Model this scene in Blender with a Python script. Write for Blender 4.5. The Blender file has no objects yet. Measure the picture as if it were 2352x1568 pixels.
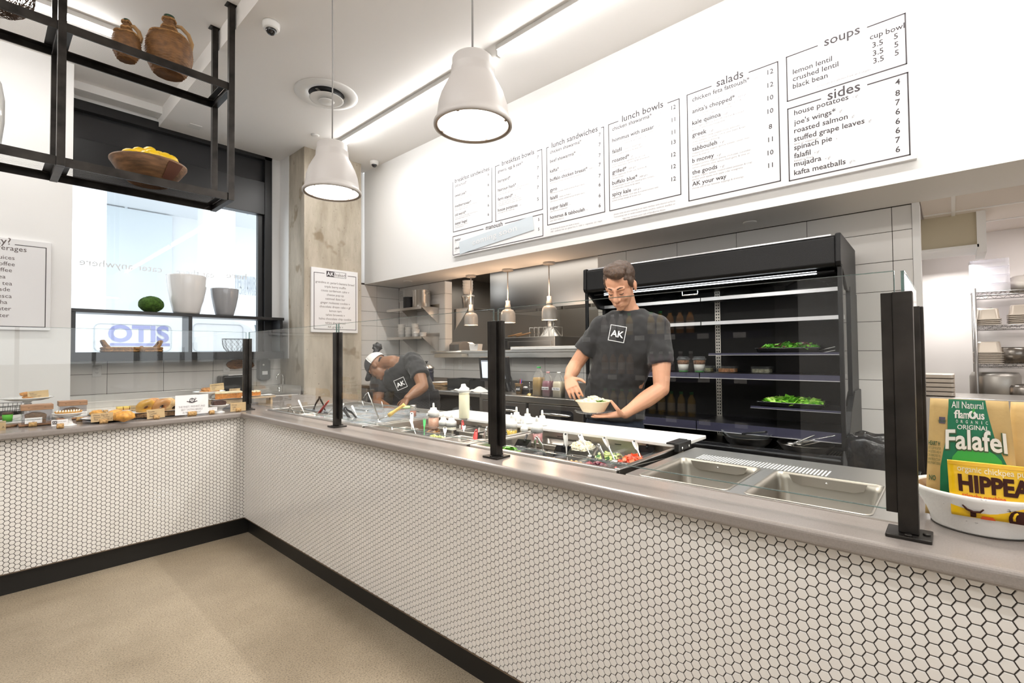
import bpy, bmesh, math, random
from math import pi, sin, cos, radians
from mathutils import Vector, Matrix, noise

S = bpy.context.scene
COL = S.collection
# ------------------------------------------------------------------ camera
FPX, YAW, PIT, ROLL = 1116.374, 0.736625541, 0.0240339332, -0.00938566292
CAM = Vector((-1.352, -3.922, 1.326))
_fw = Vector((cos(YAW) * cos(PIT), sin(YAW) * cos(PIT), sin(PIT)))
_r0 = Vector((sin(YAW), -cos(YAW), 0)); _u0 = _r0.cross(_fw)
RT = cos(ROLL) * _r0 + sin(ROLL) * _u0
UP = -sin(ROLL) * _r0 + cos(ROLL) * _u0
FW = _fw
cd = bpy.data.cameras.new('camera'); cam = bpy.data.objects.new('camera', cd); COL.objects.link(cam)
cd.sensor_width = 36.0; cd.sensor_fit = 'HORIZONTAL'; cd.lens = 36.0 * FPX / 2352; cd.clip_start = 0.05
cam.matrix_world = Matrix(((RT.x, UP.x, -FW.x, CAM.x), (RT.y, UP.y, -FW.y, CAM.y), (RT.z, UP.z, -FW.z, CAM.z), (0, 0, 0, 1)))
S.camera = cam
# ------------------------------------------------------------------ world, exposure
S.view_settings.view_transform = 'Standard'; S.view_settings.look = 'None'
S.view_settings.gamma = 1.0; S.view_settings.exposure = 0.0
S.view_settings.use_curve_mapping = False
S.cycles.use_denoising = True
S.cycles.max_bounces = 10; S.cycles.diffuse_bounces = 5; S.cycles.glossy_bounces = 4
S.cycles.transparent_max_bounces = 24; S.cycles.transmission_bounces = 6
S.cycles.sample_clamp_indirect = 6.0
S.cycles.caustics_reflective = False; S.cycles.caustics_refractive = False
W = bpy.data.worlds.new('sky'); S.world = W; W.use_nodes = True
_b = W.node_tree.nodes['Background']; _b.inputs[0].default_value = (0.93, 0.97, 1.0, 1); _b.inputs[1].default_value = 3.0

# room dimensions (metres): x runs along the pastry counter, y along the main counter
H, HU, XM, YW, YC, YS, XB, ZS, XSTEP = 3.93, 4.107, 2.352, 2.72, 2.02, 2.26, 2.934, 2.324, 0.010
YWL = 2.2           # white wall with the drinks sign
CT = 0.91           # counter top height

def area(name, loc, sx, sy, power, rot=(0, 0, 0), color=(1, 1, 1), spread=pi):
    l = bpy.data.lights.new(name, 'AREA'); l.shape = 'RECTANGLE'; l.size = sx; l.size_y = sy
    l.energy = power; l.color = color; l.spread = spread
    o = bpy.data.objects.new(name, l); COL.objects.link(o); o.location = loc; o.rotation_euler = rot
    return o
# fluorescent tubes: one row over the main counter, one over the pastry counter
TUBES = [(1.60, 0.27, 2.55), (1.60, -2.36, 2.48), (1.60, -4.95, 2.48), (1.60, -7.5, 2.48)]
for tx, ty, tl in TUBES:
    area('tube_light', (tx, ty, H - 0.115), 0.06, tl, 28, color=(1, 0.98, 0.95))
area('tube_light', (-1.75, 1.27, HU - 0.12), 2.3, 0.06, 20, color=(1, 0.98, 0.95))
for tx, ty in ((-1.9, -2.0), (-1.9, -4.8), (-3.6, -2.0), (-3.6, -4.8)):
    area('tube_light', (tx, ty, HU - 0.12), 0.06, 2.4, 24, color=(1, 0.98, 0.95))

# ------------------------------------------------------------------ mesh helpers
WL = {}             # world position of every object's origin
class MB:
    def __init__(s): s.v = []; s.f = []; s.m = []; s.sm = []
    def add(s, vs, fs, mi=0, smooth=False):
        k = len(s.v); s.v += [tuple(v) for v in vs]
        for f in fs: s.f.append(tuple(i + k for i in f)); s.m.append(mi); s.sm.append(smooth)
        return s
    def box(s, x0, x1, y0, y1, z0, z1, mi=0, T=None):
        vs = [Vector((x, y, z)) for z in (z0, z1) for y in (y0, y1) for x in (x0, x1)]
        if T is not None: vs = [T @ v for v in vs]
        return s.add(vs, [(0, 2, 3, 1), (4, 5, 7, 6), (0, 1, 5, 4), (2, 6, 7, 3), (0, 4, 6, 2), (1, 3, 7, 5)], mi)
    def tube(s, pts, r, n=8, mi=0, cap=True, closed=False, flat=1.0, smooth=True):
        pts = [Vector(p) for p in pts]; N = len(pts)
        rs = r if isinstance(r, (list, tuple)) else [r] * N
        if closed: tang = [(pts[(i + 1) % N] - pts[i - 1]).normalized() for i in range(N)]
        else: tang = [(pts[min(i + 1, N - 1)] - pts[max(i - 1, 0)]).normalized() for i in range(N)]
        t = tang[0]; a = Vector((0, 0, 1)) if abs(t.z) < 0.9 else Vector((1, 0, 0))
        nx = t.cross(a).normalized(); vs = []; fs = []
        for i, (p, t) in enumerate(zip(pts, tang)):
            nx = (nx - t * nx.dot(t)).normalized(); ny = t.cross(nx)
            for k in range(n):
                an = 2 * pi * k / n; vs.append(p + nx * cos(an) * rs[i] + ny * sin(an) * rs[i] * flat)
        M = N if closed else N - 1
        for i in range(M):
            j = (i + 1) % N
            for k in range(n): fs.append((i * n + k, i * n + (k + 1) % n, j * n + (k + 1) % n, j * n + k))
        s.add(vs, fs, mi, smooth)
        if cap and not closed:
            b = len(s.v) - len(vs)
            s.add([], [], mi); s.f.append(tuple(b + k for k in range(n))[::-1]); s.m.append(mi); s.sm.append(False)
            s.f.append(tuple(b + (N - 1) * n + k for k in range(n))); s.m.append(mi); s.sm.append(False)
        return s
    def lathe(s, prof, n=32, c=(0, 0, 0), mi=0, smooth=True, T=None, sx=1.0, sy=1.0):
        vs = []; fs = []
        for r, z in prof:
            for k in range(n):
                a = 2 * pi * k / n; v = Vector((r * cos(a) * sx, r * sin(a) * sy, z))
                if T is not None: v = T @ v
                vs.append(v + Vector(c))
        for i in range(len(prof) - 1):
            for k in range(n): fs.append((i * n + k, i * n + (k + 1) % n, (i + 1) * n + (k + 1) % n, (i + 1) * n + k))
        s.add(vs, fs, mi, smooth)
        b = len(s.v) - len(vs)
        if prof[0][0] > 1e-6: s.f.append(tuple(b + k for k in range(n))[::-1]); s.m.append(mi); s.sm.append(False)
        if prof[-1][0] > 1e-6: s.f.append(tuple(b + (len(prof) - 1) * n + k for k in range(n))); s.m.append(mi); s.sm.append(False)
        return s
    def shell(s, prof, n=32, c=(0, 0, 0), mi=0, T=None, sx=1.0, sy=1.0):  # lathe without caps
        vs = []; fs = []
        for r, z in prof:
            for k in range(n):
                a = 2 * pi * k / n; v = Vector((r * cos(a) * sx, r * sin(a) * sy, z))
                if T is not None: v = T @ v
                vs.append(v + Vector(c))
        for i in range(len(prof) - 1):
            for k in range(n): fs.append((i * n + k, i * n + (k + 1) % n, (i + 1) * n + (k + 1) % n, (i + 1) * n + k))
        return s.add(vs, fs, mi, True)
    def prism(s, poly, d0, d1, axis='z', mi=0, T=None, smooth=False):
        def P(a, b, d):
            v = Vector((a, b, d)) if axis == 'z' else Vector((a, d, b)) if axis == 'y' else Vector((d, a, b))
            return T @ v if T is not None else v
        n = len(poly); vs = [P(a, b, d0) for a, b in poly] + [P(a, b, d1) for a, b in poly]
        fs = [tuple(range(n))[::-1], tuple(range(n, 2 * n))]
        s.add(vs, fs, mi); k = len(s.v) - 2 * n
        for i in range(n): s.f.append((k + i, k + (i + 1) % n, k + n + (i + 1) % n, k + n + i)); s.m.append(mi); s.sm.append(smooth)
        return s
    def ball(s, c, r, nu=14, nv=9, mi=0, sc=(1, 1, 1), T=None, jit=0, seed=0):
        vs = []; fs = []; c = Vector(c)
        for i in range(nv + 1):
            th = pi * i / nv
            for k in range(nu):
                ph = 2 * pi * k / nu
                v = Vector((sin(th) * cos(ph) * sc[0], sin(th) * sin(ph) * sc[1], cos(th) * sc[2]))
                if jit: v *= 1 + jit * noise.noise(v * 2.3 + Vector((seed * 3.1, seed, 0)))
                v = v * r
                if T is not None: v = T @ v
                vs.append(c + v)
        for i in range(nv):
            for k in range(nu): fs.append((i * nu + k, (i + 1) * nu + k, (i + 1) * nu + (k + 1) % nu, i * nu + (k + 1) % nu))
        return s.add(vs, fs, mi, True)
    def mesh(s, name, mats):
        me = bpy.data.meshes.new(name); me.from_pydata(s.v, [], s.f)
        for m in (mats if isinstance(mats, (list, tuple)) else [mats]): me.materials.append(m)
        me.polygons.foreach_set('material_index', s.m); me.polygons.foreach_set('use_smooth', s.sm)
        me.validate(clean_customdata=False); me.update(); return me
    def build(s, name, mats, parent=None, bevel=0, seg=2, fix=True, origin=None, sub=0):
        """vertices are in world coordinates; the object is linked with its origin at its parent's (or its own base)"""
        if parent is not None: og = WL[parent.name]
        elif origin is not None: og = Vector(origin)
        else:
            xs, ys, zs = zip(*s.v); og = Vector(((min(xs) + max(xs)) / 2, (min(ys) + max(ys)) / 2, min(zs)))
        s.v = [(v[0] - og.x, v[1] - og.y, v[2] - og.z) for v in s.v]
        me = s.mesh(name, mats)
        if fix:
            bm = bmesh.new(); bm.from_mesh(me); bmesh.ops.remove_doubles(bm, verts=bm.verts, dist=1e-6)
            bmesh.ops.recalc_face_normals(bm, faces=bm.faces); bm.to_mesh(me); bm.free()
        o = bpy.data.objects.new(name, me); COL.objects.link(o)
        if parent is not None: o.parent = parent
        else: o.location = og
        WL[o.name] = og
        if bevel:
            b = o.modifiers.new('bevel', 'BEVEL'); b.width = bevel; b.segments = seg; b.limit_method = 'ANGLE'; b.angle_limit = radians(40)
        if sub:
            b = o.modifiers.new('sub', 'SUBSURF'); b.levels = sub; b.render_levels = sub
        return o
def tag(o, label=None, cat=None, group=None, kind=None):
    if label: o['label'] = label
    if cat: o['category'] = cat
    if group: o['group'] = group
    if kind: o['kind'] = kind
    return o
def thing(name, label, cat, loc, group=None):
    o = bpy.data.objects.new(name, None); COL.objects.link(o); o.location = loc; o.empty_display_size = 0.05
    WL[o.name] = Vector(loc); return tag(o, label, cat, group)
def dup(root, loc, rotz=None, label=None, group=None, scale=None, rot=None):
    r = root.copy(); COL.objects.link(r); r.location = loc; WL[r.name] = Vector(loc)
    if rotz is not None: r.rotation_euler = (0, 0, rotz)
    if rot is not None: r.rotation_euler = rot
    if scale is not None: r.scale = (scale,) * 3 if isinstance(scale, (int, float)) else scale
    if label: r['label'] = label
    if group: r['group'] = group
    for ch in [c for c in root.children]:
        c = ch.copy(); COL.objects.link(c); c.parent = r
        for g in [c2 for c2 in ch.children]:
            d = g.copy(); COL.objects.link(d); d.parent = c
    return r
def struct(name, mb, m, bevel=0): return tag(mb.build(name, m, bevel=bevel), kind='structure')
def rrect(w, h, r, n=5, cx=0, cy=0):
    pts = []
    for sx, sy, a0 in ((1, 1, 0), (-1, 1, 90), (-1, -1, 180), (1, -1, 270)):
        for k in range(n + 1):
            a = radians(a0 + 90 * k / n); pts.append((cx + sx * (w / 2 - r) + r * cos(a), cy + sy * (h / 2 - r) + r * sin(a)))
    return pts
def ray(x, y): return FW + RT * ((x - 1176) / FPX) - UP * ((y - 784) / FPX)
def aX(x, y, X): d = ray(x, y); return CAM + d * ((X - CAM.x) / d.x)     # a point of the photograph on the plane x = X ...
def aY(x, y, Y): d = ray(x, y); return CAM + d * ((Y - CAM.y) / d.y)
def aZ(x, y, Z): d = ray(x, y); return CAM + d * ((Z - CAM.z) / d.z)
def Rz(a): return Matrix.Rotation(a, 4, 'Z')
def TR(loc, rz=0, rx=0, ry=0): return Matrix.Translation(loc) @ Matrix.Rotation(rz, 4, 'Z') @ Matrix.Rotation(ry, 4, 'Y') @ Matrix.Rotation(rx, 4, 'X')

# ------------------------------------------------------------------ lettering
_tc = {}
def glyphs(txt, bold=0.0, res=2):
    key = (txt, bold, res)
    if key not in _tc:
        c = bpy.data.curves.new('t', 'FONT'); c.body = txt; c.size = 1.0; c.resolution_u = res; c.offset = bold; c.fill_mode = 'FRONT'
        o = bpy.data.objects.new('t', c); COL.objects.link(o)
        me = bpy.data.meshes.new_from_object(o.evaluated_get(bpy.context.evaluated_depsgraph_get()))
        _tc[key] = ([tuple(v.co) for v in me.vertices], [tuple(p.vertices) for p in me.polygons])
        bpy.data.objects.remove(o); bpy.data.curves.remove(c); bpy.data.meshes.remove(me)
    return _tc[key]
def letters(mb, txt, org, ux, uy, size, align='l', mi=0, bold=0.0, sx=1.0, res=2, width=None, off=0.0008):
    """flat lettering on a plane: org = start of the base line, ux/uy = unit directions"""
    v, f = glyphs(txt, bold, res)
    if not v: return
    x0 = min(p[0] for p in v); x1 = max(p[0] for p in v); wd = (x1 - x0)
    if width: sx = width / (wd * size)
    sh = -x0 if align == 'l' else -(x0 + x1) / 2 if align == 'c' else -x1
    org, ux, uy = Vector(org), Vector(ux), Vector(uy); n = ux.cross(uy) * off
    mb.add([org + ux * ((p[0] + sh) * size * sx) + uy * (p[1] * size) + n for p in v], f, mi)

# ------------------------------------------------------------------ materials
MATS = {}
def mat(name, col, rough=0.5, metal=0.0, bump=0, scale=40, var=0, vscale=6, spec=0.5, emit=0, ecol=None, detail=4, coat=0, stretch=None, sheen=0, sss=0, col2=None):
    if name in MATS: return MATS[name]
    m = bpy.data.materials.new(name); m.use_nodes = True; nt = m.node_tree; b = nt.nodes['Principled BSDF']
    b.inputs['Base Color'].default_value = (*col, 1); b.inputs['Roughness'].default_value = rough; b.inputs['Metallic'].default_value = metal
    b.inputs['Specular IOR Level'].default_value = spec
    if coat: b.inputs['Coat Weight'].default_value = coat; b.inputs['Coat Roughness'].default_value = 0.08
    if sss: b.inputs['Subsurface Weight'].default_value = sss; b.inputs['Subsurface Radius'].default_value = (0.01, 0.004, 0.002); b.inputs['Subsurface Scale'].default_value = 0.6
    if sheen: b.inputs['Sheen Weight'].default_value = sheen
    if emit:
        b.inputs['Emission Color'].default_value = (*(ecol or col), 1); b.inputs['Emission Strength'].default_value = emit
    tc = None
    if bump or var:
        tc = nt.nodes.new('ShaderNodeTexCoord'); mp = nt.nodes.new('ShaderNodeMapping'); nt.links.new(tc.outputs['Object'], mp.inputs[0])
        if stretch: mp.inputs['Scale'].default_value = stretch
    if var:
        nz = nt.nodes.new('ShaderNodeTexNoise'); nz.inputs['Scale'].default_value = vscale; nz.inputs['Detail'].default_value = detail
        nt.links.new(mp.outputs[0], nz.inputs['Vector'])
        r = nt.nodes.new('ShaderNodeValToRGB'); c2 = col2 or tuple(max(0, c * (1 - var)) for c in col); c3 = tuple(min(1, c * (1 + var)) for c in col)
        r.color_ramp.elements[0].position = 0.3; r.color_ramp.elements[0].color = (*c2, 1)
        r.color_ramp.elements[1].position = 0.7; r.color_ramp.elements[1].color = (*(col if col2 else c3), 1)
        nt.links.new(nz.outputs[0], r.inputs[0]); nt.links.new(r.outputs[0], b.inputs['Base Color'])
    if bump:
        nb = nt.nodes.new('ShaderNodeTexNoise'); nb.inputs['Scale'].default_value = scale; nb.inputs['Detail'].default_value = detail
        nt.links.new(mp.outputs[0], nb.inputs['Vector'])
        bp = nt.nodes.new('ShaderNodeBump'); bp.inputs['Strength'].default_value = min(1, bump); bp.inputs['Distance'].default_value = 0.01
        nt.links.new(nb.outputs[0], bp.inputs['Height']); nt.links.new(bp.outputs[0], b.inputs['Normal'])
    MATS[name] = m; return m
def glass(name, tint=(1, 1, 1), refl=1.0, rough=0.0, ior=1.5, haze=0.0):
    if name in MATS: return MATS[name]
    m = bpy.data.materials.new(name); m.use_nodes = True; nt = m.node_tree; nt.nodes.clear()
    out = nt.nodes.new('ShaderNodeOutputMaterial'); mx = nt.nodes.new('ShaderNodeMixShader'); tr = nt.nodes.new('ShaderNodeBsdfTransparent'); gl = nt.nodes.new('ShaderNodeBsdfGlossy')
    fr = nt.nodes.new('ShaderNodeFresnel'); fr.inputs[0].default_value = ior
    tr.inputs[0].default_value = (*tint, 1); gl.inputs['Roughness'].default_value = rough; gl.inputs[0].default_value = (refl, refl, refl, 1)
    # the back face of a pane sees the same Fresnel as its front
    geo = nt.nodes.new('ShaderNodeNewGeometry'); m1 = nt.nodes.new('ShaderNodeMath'); m1.operation = 'SUBTRACT'; m1.inputs[0].default_value = 1
    nt.links.new(geo.outputs['Backfacing'], m1.inputs[1]); m2 = nt.nodes.new('ShaderNodeMath'); m2.operation = 'MULTIPLY'
    nt.links.new(fr.outputs[0], m2.inputs[0]); nt.links.new(m1.outputs[0], m2.inputs[1])
    nt.links.new(m2.outputs[0], mx.inputs[0]); nt.links.new(tr.outputs[0], mx.inputs[1]); nt.links.new(gl.outputs[0], mx.inputs[2])
    last = mx
    if haze:
        df = nt.nodes.new('ShaderNodeBsdfDiffuse'); df.inputs[0].default_value = (0.9, 0.92, 0.93, 1); m3 = nt.nodes.new('ShaderNodeMixShader'); m3.inputs[0].default_value = haze
        nt.links.new(mx.outputs[0], m3.inputs[1]); nt.links.new(df.outputs[0], m3.inputs[2]); last = m3
    nt.links.new(last.outputs[0], out.inputs[0]); MATS[name] = m; return m
def clearplastic(name, tint=(0.95, 0.96, 0.97), haze=0.05): return glass(name, tint, 1.0, 0.08, 1.45, haze)

WHITE = mat('white_paint', (0.86, 0.855, 0.845), 0.7)
CEILP = mat('ceiling_paint', (0.90, 0.875, 0.85), 0.8)
BLACK = mat('black_metal', (0.012, 0.012, 0.012), 0.42, 0.3)
STEELK = mat('blackened_steel', (0.035, 0.031, 0.028), 0.38, 0.75, var=0.5, vscale=9)
STEEL = mat('stainless_steel', (0.62, 0.6, 0.57), 0.28, 1.0, bump=0.03, scale=60, stretch=(1, 1, 12))
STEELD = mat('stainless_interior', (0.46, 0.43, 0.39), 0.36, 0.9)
CHROME = mat('chrome', (0.8, 0.8, 0.8), 0.08, 1.0)
QUARTZ = mat('taupe_quartz', (0.265, 0.235, 0.217), 0.22, 0, var=0.07, vscale=320, detail=3)
TILEW = mat('white_glazed_tile', (0.80, 0.775, 0.745), 0.16, coat=0.3)
GROUT = mat('dark_grout', (0.045, 0.037, 0.032), 0.9)
PLW = mat('white_plastic', (0.82, 0.81, 0.79), 0.4)
PLK = mat('black_plastic', (0.018, 0.018, 0.02), 0.35)
PLR = mat('red_plastic', (0.72, 0.03, 0.025), 0.35)
PLG = mat('green_plastic', (0.02, 0.42, 0.08), 0.35)
INK = mat('dark_ink', (0.05, 0.04, 0.045), 0.6)
INK2 = mat('grey_ink', (0.30, 0.28, 0.29), 0.6)
SIGNW = mat('sign_board_white', (0.84, 0.835, 0.845), 0.35)
GLASS = glass('clear_glass', (0.985, 0.995, 0.99))
GEDGE = glass('glass_edge_green', (0.25, 0.45, 0.42), 1.0, 0.1, 1.5, 0.10)
CARD = mat('kraft_card', (0.55, 0.40, 0.22), 0.8, var=0.06, vscale=30)
CORK = mat('cork', (0.42, 0.26, 0.11), 0.9, var=0.45, vscale=90, detail=6)
WOODB = mat('walnut_wood', (0.20, 0.105, 0.05), 0.5, var=0.35, vscale=14, stretch=(1, 6, 6))
CERW = mat('white_porcelain', (0.84, 0.835, 0.82), 0.12, coat=0.3)
CLEARP = clearplastic('clear_polycarbonate')
# ================================================================== the setting
FLOOR = bpy.data.materials.new('polished_concrete_floor'); FLOOR.use_nodes = True
def _floor(nt):
    b = nt.nodes['Principled BSDF']; L = nt.links
    tc = nt.nodes.new('ShaderNodeTexCoord')
    def nz(sc, det, ro=0.6):
        n = nt.nodes.new('ShaderNodeTexNoise'); n.inputs['Scale'].default_value = sc; n.inputs['Detail'].default_value = det; n.inputs['Roughness'].default_value = ro
        L.new(tc.outputs['Object'], n.inputs['Vector']); return n
    a = nz(1.3, 8); r = nt.nodes.new('ShaderNodeValToRGB'); L.new(a.outputs[0], r.inputs[0])
    r.color_ramp.elements[0].position = 0.32; r.color_ramp.elements[0].color = (0.225, 0.18, 0.125, 1)
    r.color_ramp.elements[1].position = 0.68; r.color_ramp.elements[1].color = (0.39, 0.325, 0.24, 1)
    s = nz(150, 2); r2 = nt.nodes.new('ShaderNodeValToRGB'); L.new(s.outputs[0], r2.inputs[0])
    r2.color_ramp.elements[0].position = 0.33; r2.color_ramp.elements[0].color = (0.45, 0.42, 0.38, 1); r2.color_ramp.elements[1].position = 0.5; r2.color_ramp.elements[1].color = (1, 1, 1, 1)
    e = r2.color_ramp.elements.new(0.72); e.color = (1.35, 1.3, 1.2, 1)
    mx = nt.nodes.new('ShaderNodeMix'); mx.data_type = 'RGBA'; mx.blend_type = 'MULTIPLY'; mx.inputs[0].default_value = 0.75
    L.new(r.outputs[0], mx.inputs[6]); L.new(r2.outputs[0], mx.inputs[7]); L.new(mx.outputs[2], b.inputs['Base Color'])
    b.inputs['Roughness'].default_value = 0.42
    bp = nt.nodes.new('ShaderNodeBump'); bp.inputs['Strength'].default_value = 0.12; bp.inputs['Distance'].default_value = 0.004; L.new(s.outputs[0], bp.inputs['Height']); L.new(bp.outputs[0], b.inputs['Normal'])
_floor(FLOOR.node_tree)
struct('floor', MB().box(-5.2, 6.2, -8.6, YW + 0.12, -0.1, 0), FLOOR)
struct('ceiling', MB().box(XSTEP, XM, -8.6, YW, H, H + 0.3).box(-5.2, XSTEP, -8.6, YW, HU, HU + 0.12), CEILP)
XWE = aY(166, 500, YWL).x                                             # free end of the white wall
struct('wall_left', MB().box(-5.2, XWE, YWL, YW + 0.1, 0, HU), WHITE)
# bulkhead carrying the menu and its soffit
struct('wall_menu', MB().box(XM, XB, -8.6, YS, ZS, H + 0.05), WHITE)
# small white return between the column and the bulkhead, tiled side wall under it
XC0, XC1, YCB = 1.371, 2.161, 2.37
CONC = bpy.data.materials.new('board_formed_concrete'); CONC.use_nodes = True
def _conc(nt):
    b = nt.nodes['Principled BSDF']; L = nt.links; tc = nt.nodes.new('ShaderNodeTexCoord')
    mp = nt.nodes.new('ShaderNodeMapping'); mp.inputs['Scale'].default_value = (3, 3, 0.7); L.new(tc.outputs['Object'], mp.inputs[0])
    def nz(sc, det, v): n = nt.nodes.new('ShaderNodeTexNoise'); n.inputs['Scale'].default_value = sc; n.inputs['Detail'].default_value = det; n.inputs['Roughness'].default_value = 0.65; L.new(v, n.inputs['Vector']); return n
    a = nz(1.6, 9, mp.outputs[0]); r = nt.nodes.new('ShaderNodeValToRGB'); L.new(a.outputs[0], r.inputs[0])
    r.color_ramp.elements[0].position = 0.3; r.color_ramp.elements[0].color = (0.30, 0.255, 0.19, 1)
    r.color_ramp.elements[1].position = 0.66; r.color_ramp.elements[1].color = (0.56, 0.50, 0.41, 1)
    c = nz(2.4, 3, tc.outputs['Object']); r2 = nt.nodes.new('ShaderNodeValToRGB'); L.new(c.outputs[0], r2.inputs[0])
    r2.color_ramp.elements[0].position = 0.60; r2.color_ramp.elements[0].color = (1, 1, 1, 1); r2.color_ramp.elements[1].position = 0.66; r2.color_ramp.elements[1].color = (0.66, 0.60, 0.52, 1)
    d = nz(38, 2, tc.outputs['Object']); r3 = nt.nodes.new('ShaderNodeValToRGB'); L.new(d.outputs[0], r3.inputs[0])
    r3.color_ramp.elements[0].position = 0.25; r3.color_ramp.elements[0].color = (0.3, 0.27, 0.24, 1); r3.color_ramp.elements[1].position = 0.31; r3.color_ramp.elements[1].color = (1, 1, 1, 1)
    m1 = nt.nodes.new('ShaderNodeMix'); m1.data_type = 'RGBA'; m1.blend_type = 'MULTIPLY'; m1.inputs[0].default_value = 1
    m2 = nt.nodes.new('ShaderNodeMix'); m2.data_type = 'RGBA'; m2.blend_type = 'MULTIPLY'; m2.inputs[0].default_value = 1
    L.new(r.outputs[0], m1.inputs[6]); L.new(r2.outputs[0], m1.inputs[7]); L.new(m1.outputs[2], m2.inputs[6]); L.new(r3.outputs[0], m2.inputs[7]); L.new(m2.outputs[2], b.inputs['Base Color'])
    b.inputs['Roughness'].default_value = 0.75
    bp = nt.nodes.new('ShaderNodeBump'); bp.inputs['Strength'].default_value = 0.25; bp.inputs['Distance'].default_value = 0.01; L.new(a.outputs[0], bp.inputs['Height']); L.new(bp.outputs[0], b.inputs['Normal'])
_conc(CONC.node_tree)
struct('wall_column', MB().box(XC0, XC1, YC, YW - 0.001, 0, H + 0.02), CONC, bevel=0.006)
XS0 = aX(838, 655, XM).y
struct('trim_1', MB().box(XC1, XM + 0.03, YS + 0.03, YW, 0, H), WHITE)
struct('trim_2', MB().box(aY(655, 700, 2.55).x, XC0, 2.45, YW, aY(660, 823, 2.5).z, H), WHITE)

# ---- large format tile: real tiles with open joints over a dark bed
def tile_wall(mb, axis, fixed, a0, a1, z0, z1, tw, th, az, zz, sign, gap=0.0035, thick=0.006, offs=0.0):
    """tiles on the plane x=fixed or y=fixed, joints pass through az / zz; sign = direction the face looks"""
    k0 = math.floor((z0 - zz) / th) - 1
    z = zz + k0 * th; row = 0
    while z < z1:
        s0, s1 = max(z, z0) + gap / 2, min(z + th, z1) - gap / 2
        if s1 - s0 > 0.005:
            a = az + (row % 2) * offs * tw; a -= math.ceil((a - a0) / tw) * tw
            while a < a1:
                t0, t1 = max(a, a0) + gap / 2, min(a + tw, a1) - gap / 2
                if t1 - t0 > 0.005:
                    lo, hi = sorted((fixed, fixed + sign * thick))
                    if axis == 'x': mb.box(lo, hi, t0, t1, s0, s1)
                    else: mb.box(t0, t1, lo, hi, s0, s1)
                a += tw
        z += th; row += 1
YP0, YP1 = 1.286, 1.20          # pilaster at the left of the pass-through
PASS_Z = 1.335; YPR = -1.232
XT = XB + 0.008
JB = 0.5165; CB = 0.208
def zB(px, py): return aX(px, py, XB).z
# back wall core
core = MB()
core.box(XT, XB + 0.13, YP1, YS + 0.1, 0, ZS + 0.02)                     # left of the pass
core.box(XT, XB + 0.13, YPR, YP1, 0, PASS_Z - 0.05)                      # under the pass
core.box(XT, XB + 0.13, -3.735, YPR, 0, ZS + 0.02)                       # behind the cooler
struct('wall_back', core, GROUT)
tb = MB()
zj = zB(2049, 531); yj = aX(2049, 530, XB).y
tile_wall(tb, 'x', XT, YP1, YS, 0.05, ZS - 0.004, JB, CB, yj, zj, -1)
tile_wall(tb, 'x', XT, YPR + 0.003, YP1, 0.05, PASS_Z - 0.06, JB, CB, yj, zj, -1)
tile_wall(tb, 'x', XT, -3.735, YPR, 0.05, ZS - 0.004, JB, CB, yj, zj, -1)
TILEB = mat('pale_grey_wall_tile', (0.74, 0.72, 0.695), 0.3)
tag(tb.build('wall_back_tiles', TILEB, bevel=0.0012, seg=1), kind='structure')
ts = MB(); tile_wall(ts, 'y', YS + 0.008, XM - 0.2, XB, 0.05, ZS - 0.004, JB, CB, aY(866, 657, YS).x, zj, -1)
tag(ts.build('wall_side_tiles', TILEB, bevel=0.0012, seg=1), kind='structure')
struct('wall_side', MB().box(XM - 0.2, XB + 0.13, YS + 0.008, YS + 0.12, 0, ZS + 0.02), GROUT)
# return of the pilaster with narrow tiles and plaster corner
tr = MB(); tile_wall(tr, 'y', YP1 + 0.0, XB + 0.004, XB + 0.13, 0.9, ZS - 0.004, JB, CB, XB - 0.1, zj, -1)
tag(tr.build('trim_3', TILEB, bevel=0.0012, seg=1), kind='structure')
# doorway edge on the right
struct('trim_4', MB().box(XB - 0.004, XB + 0.145, -3.775, -3.735, 0, ZS), WHITE)

# ---- street window
YF = YW - 0.01
XL, XR = -0.76, 1.25
def yz(px, py, Y=YW): return aY(px, py, Y).z
Z_SILL = 1.287; Z_SHELF = 1.835; Z_HEAD = 3.985
ZM0, ZM1 = yz(608, 494), yz(608, 420)           # horizontal mullion band
ww = MB()
ww.box(XWE - 0.6, XC0, YW + 0.004, YW + 0.12, 0, Z_SILL - 0.0)               # below the window (tiled)
ww.box(XR, XC0 + 0.02, YW + 0.004, YW + 0.12, Z_SILL, H + 0.02)
ww.box(XWE - 0.6, XR, YW + 0.004, YW + 0.12, Z_HEAD, HU)
struct('wall_window', ww, WHITE)
struct('trim_5', MB().box(XWE - 0.3, XSTEP, YW - 0.18, YW - 0.02, yz(168, 217), HU), WHITE)
tw_ = MB(); JW = aY(375.5, 850, YW).x - aY(246, 850, YW).x
tile_wall(tw_, 'y', YW, -0.9, XC0 + 0.01, 0.7, Z_SILL - 0.002, JW, CB, aY(246, 850, YW).x, aY(300, 857, YW).z, -1)
tag(tw_.build('wall_window_tiles', TILEW, bevel=0.0012, seg=1), kind='structure')
struct('wall_window_bed', MB().box(-0.9, XC0 + 0.01, YW, YW + 0.003, 0.7, Z_SILL), GROUT)
FRAMEK = mat('window_frame_black', (0.010, 0.010, 0.011), 0.35, 0.2)
win = MB()
zi = Z_SILL + 0.02
win.box(XL, XR, YW - 0.03, YW + 0.10, Z_HEAD - 0.10, Z_HEAD)                 # head
win.box(XL, XL + 0.05, YW - 0.03, YW + 0.10, zi, Z_HEAD)
win.box(1.16, XR, YW - 0.03, YW + 0.10, zi, Z_HEAD)
win.box(XL, XR, YW - 0.02, YW + 0.10, ZM0, ZM1)                                # mid band
win.box(1.10, 1.16, YW + 0.03, YW + 0.10, zi, ZM0)
win.box(XL, XR, YW - 0.03, YW + 0.10, zi, zi + 0.05)
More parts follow.
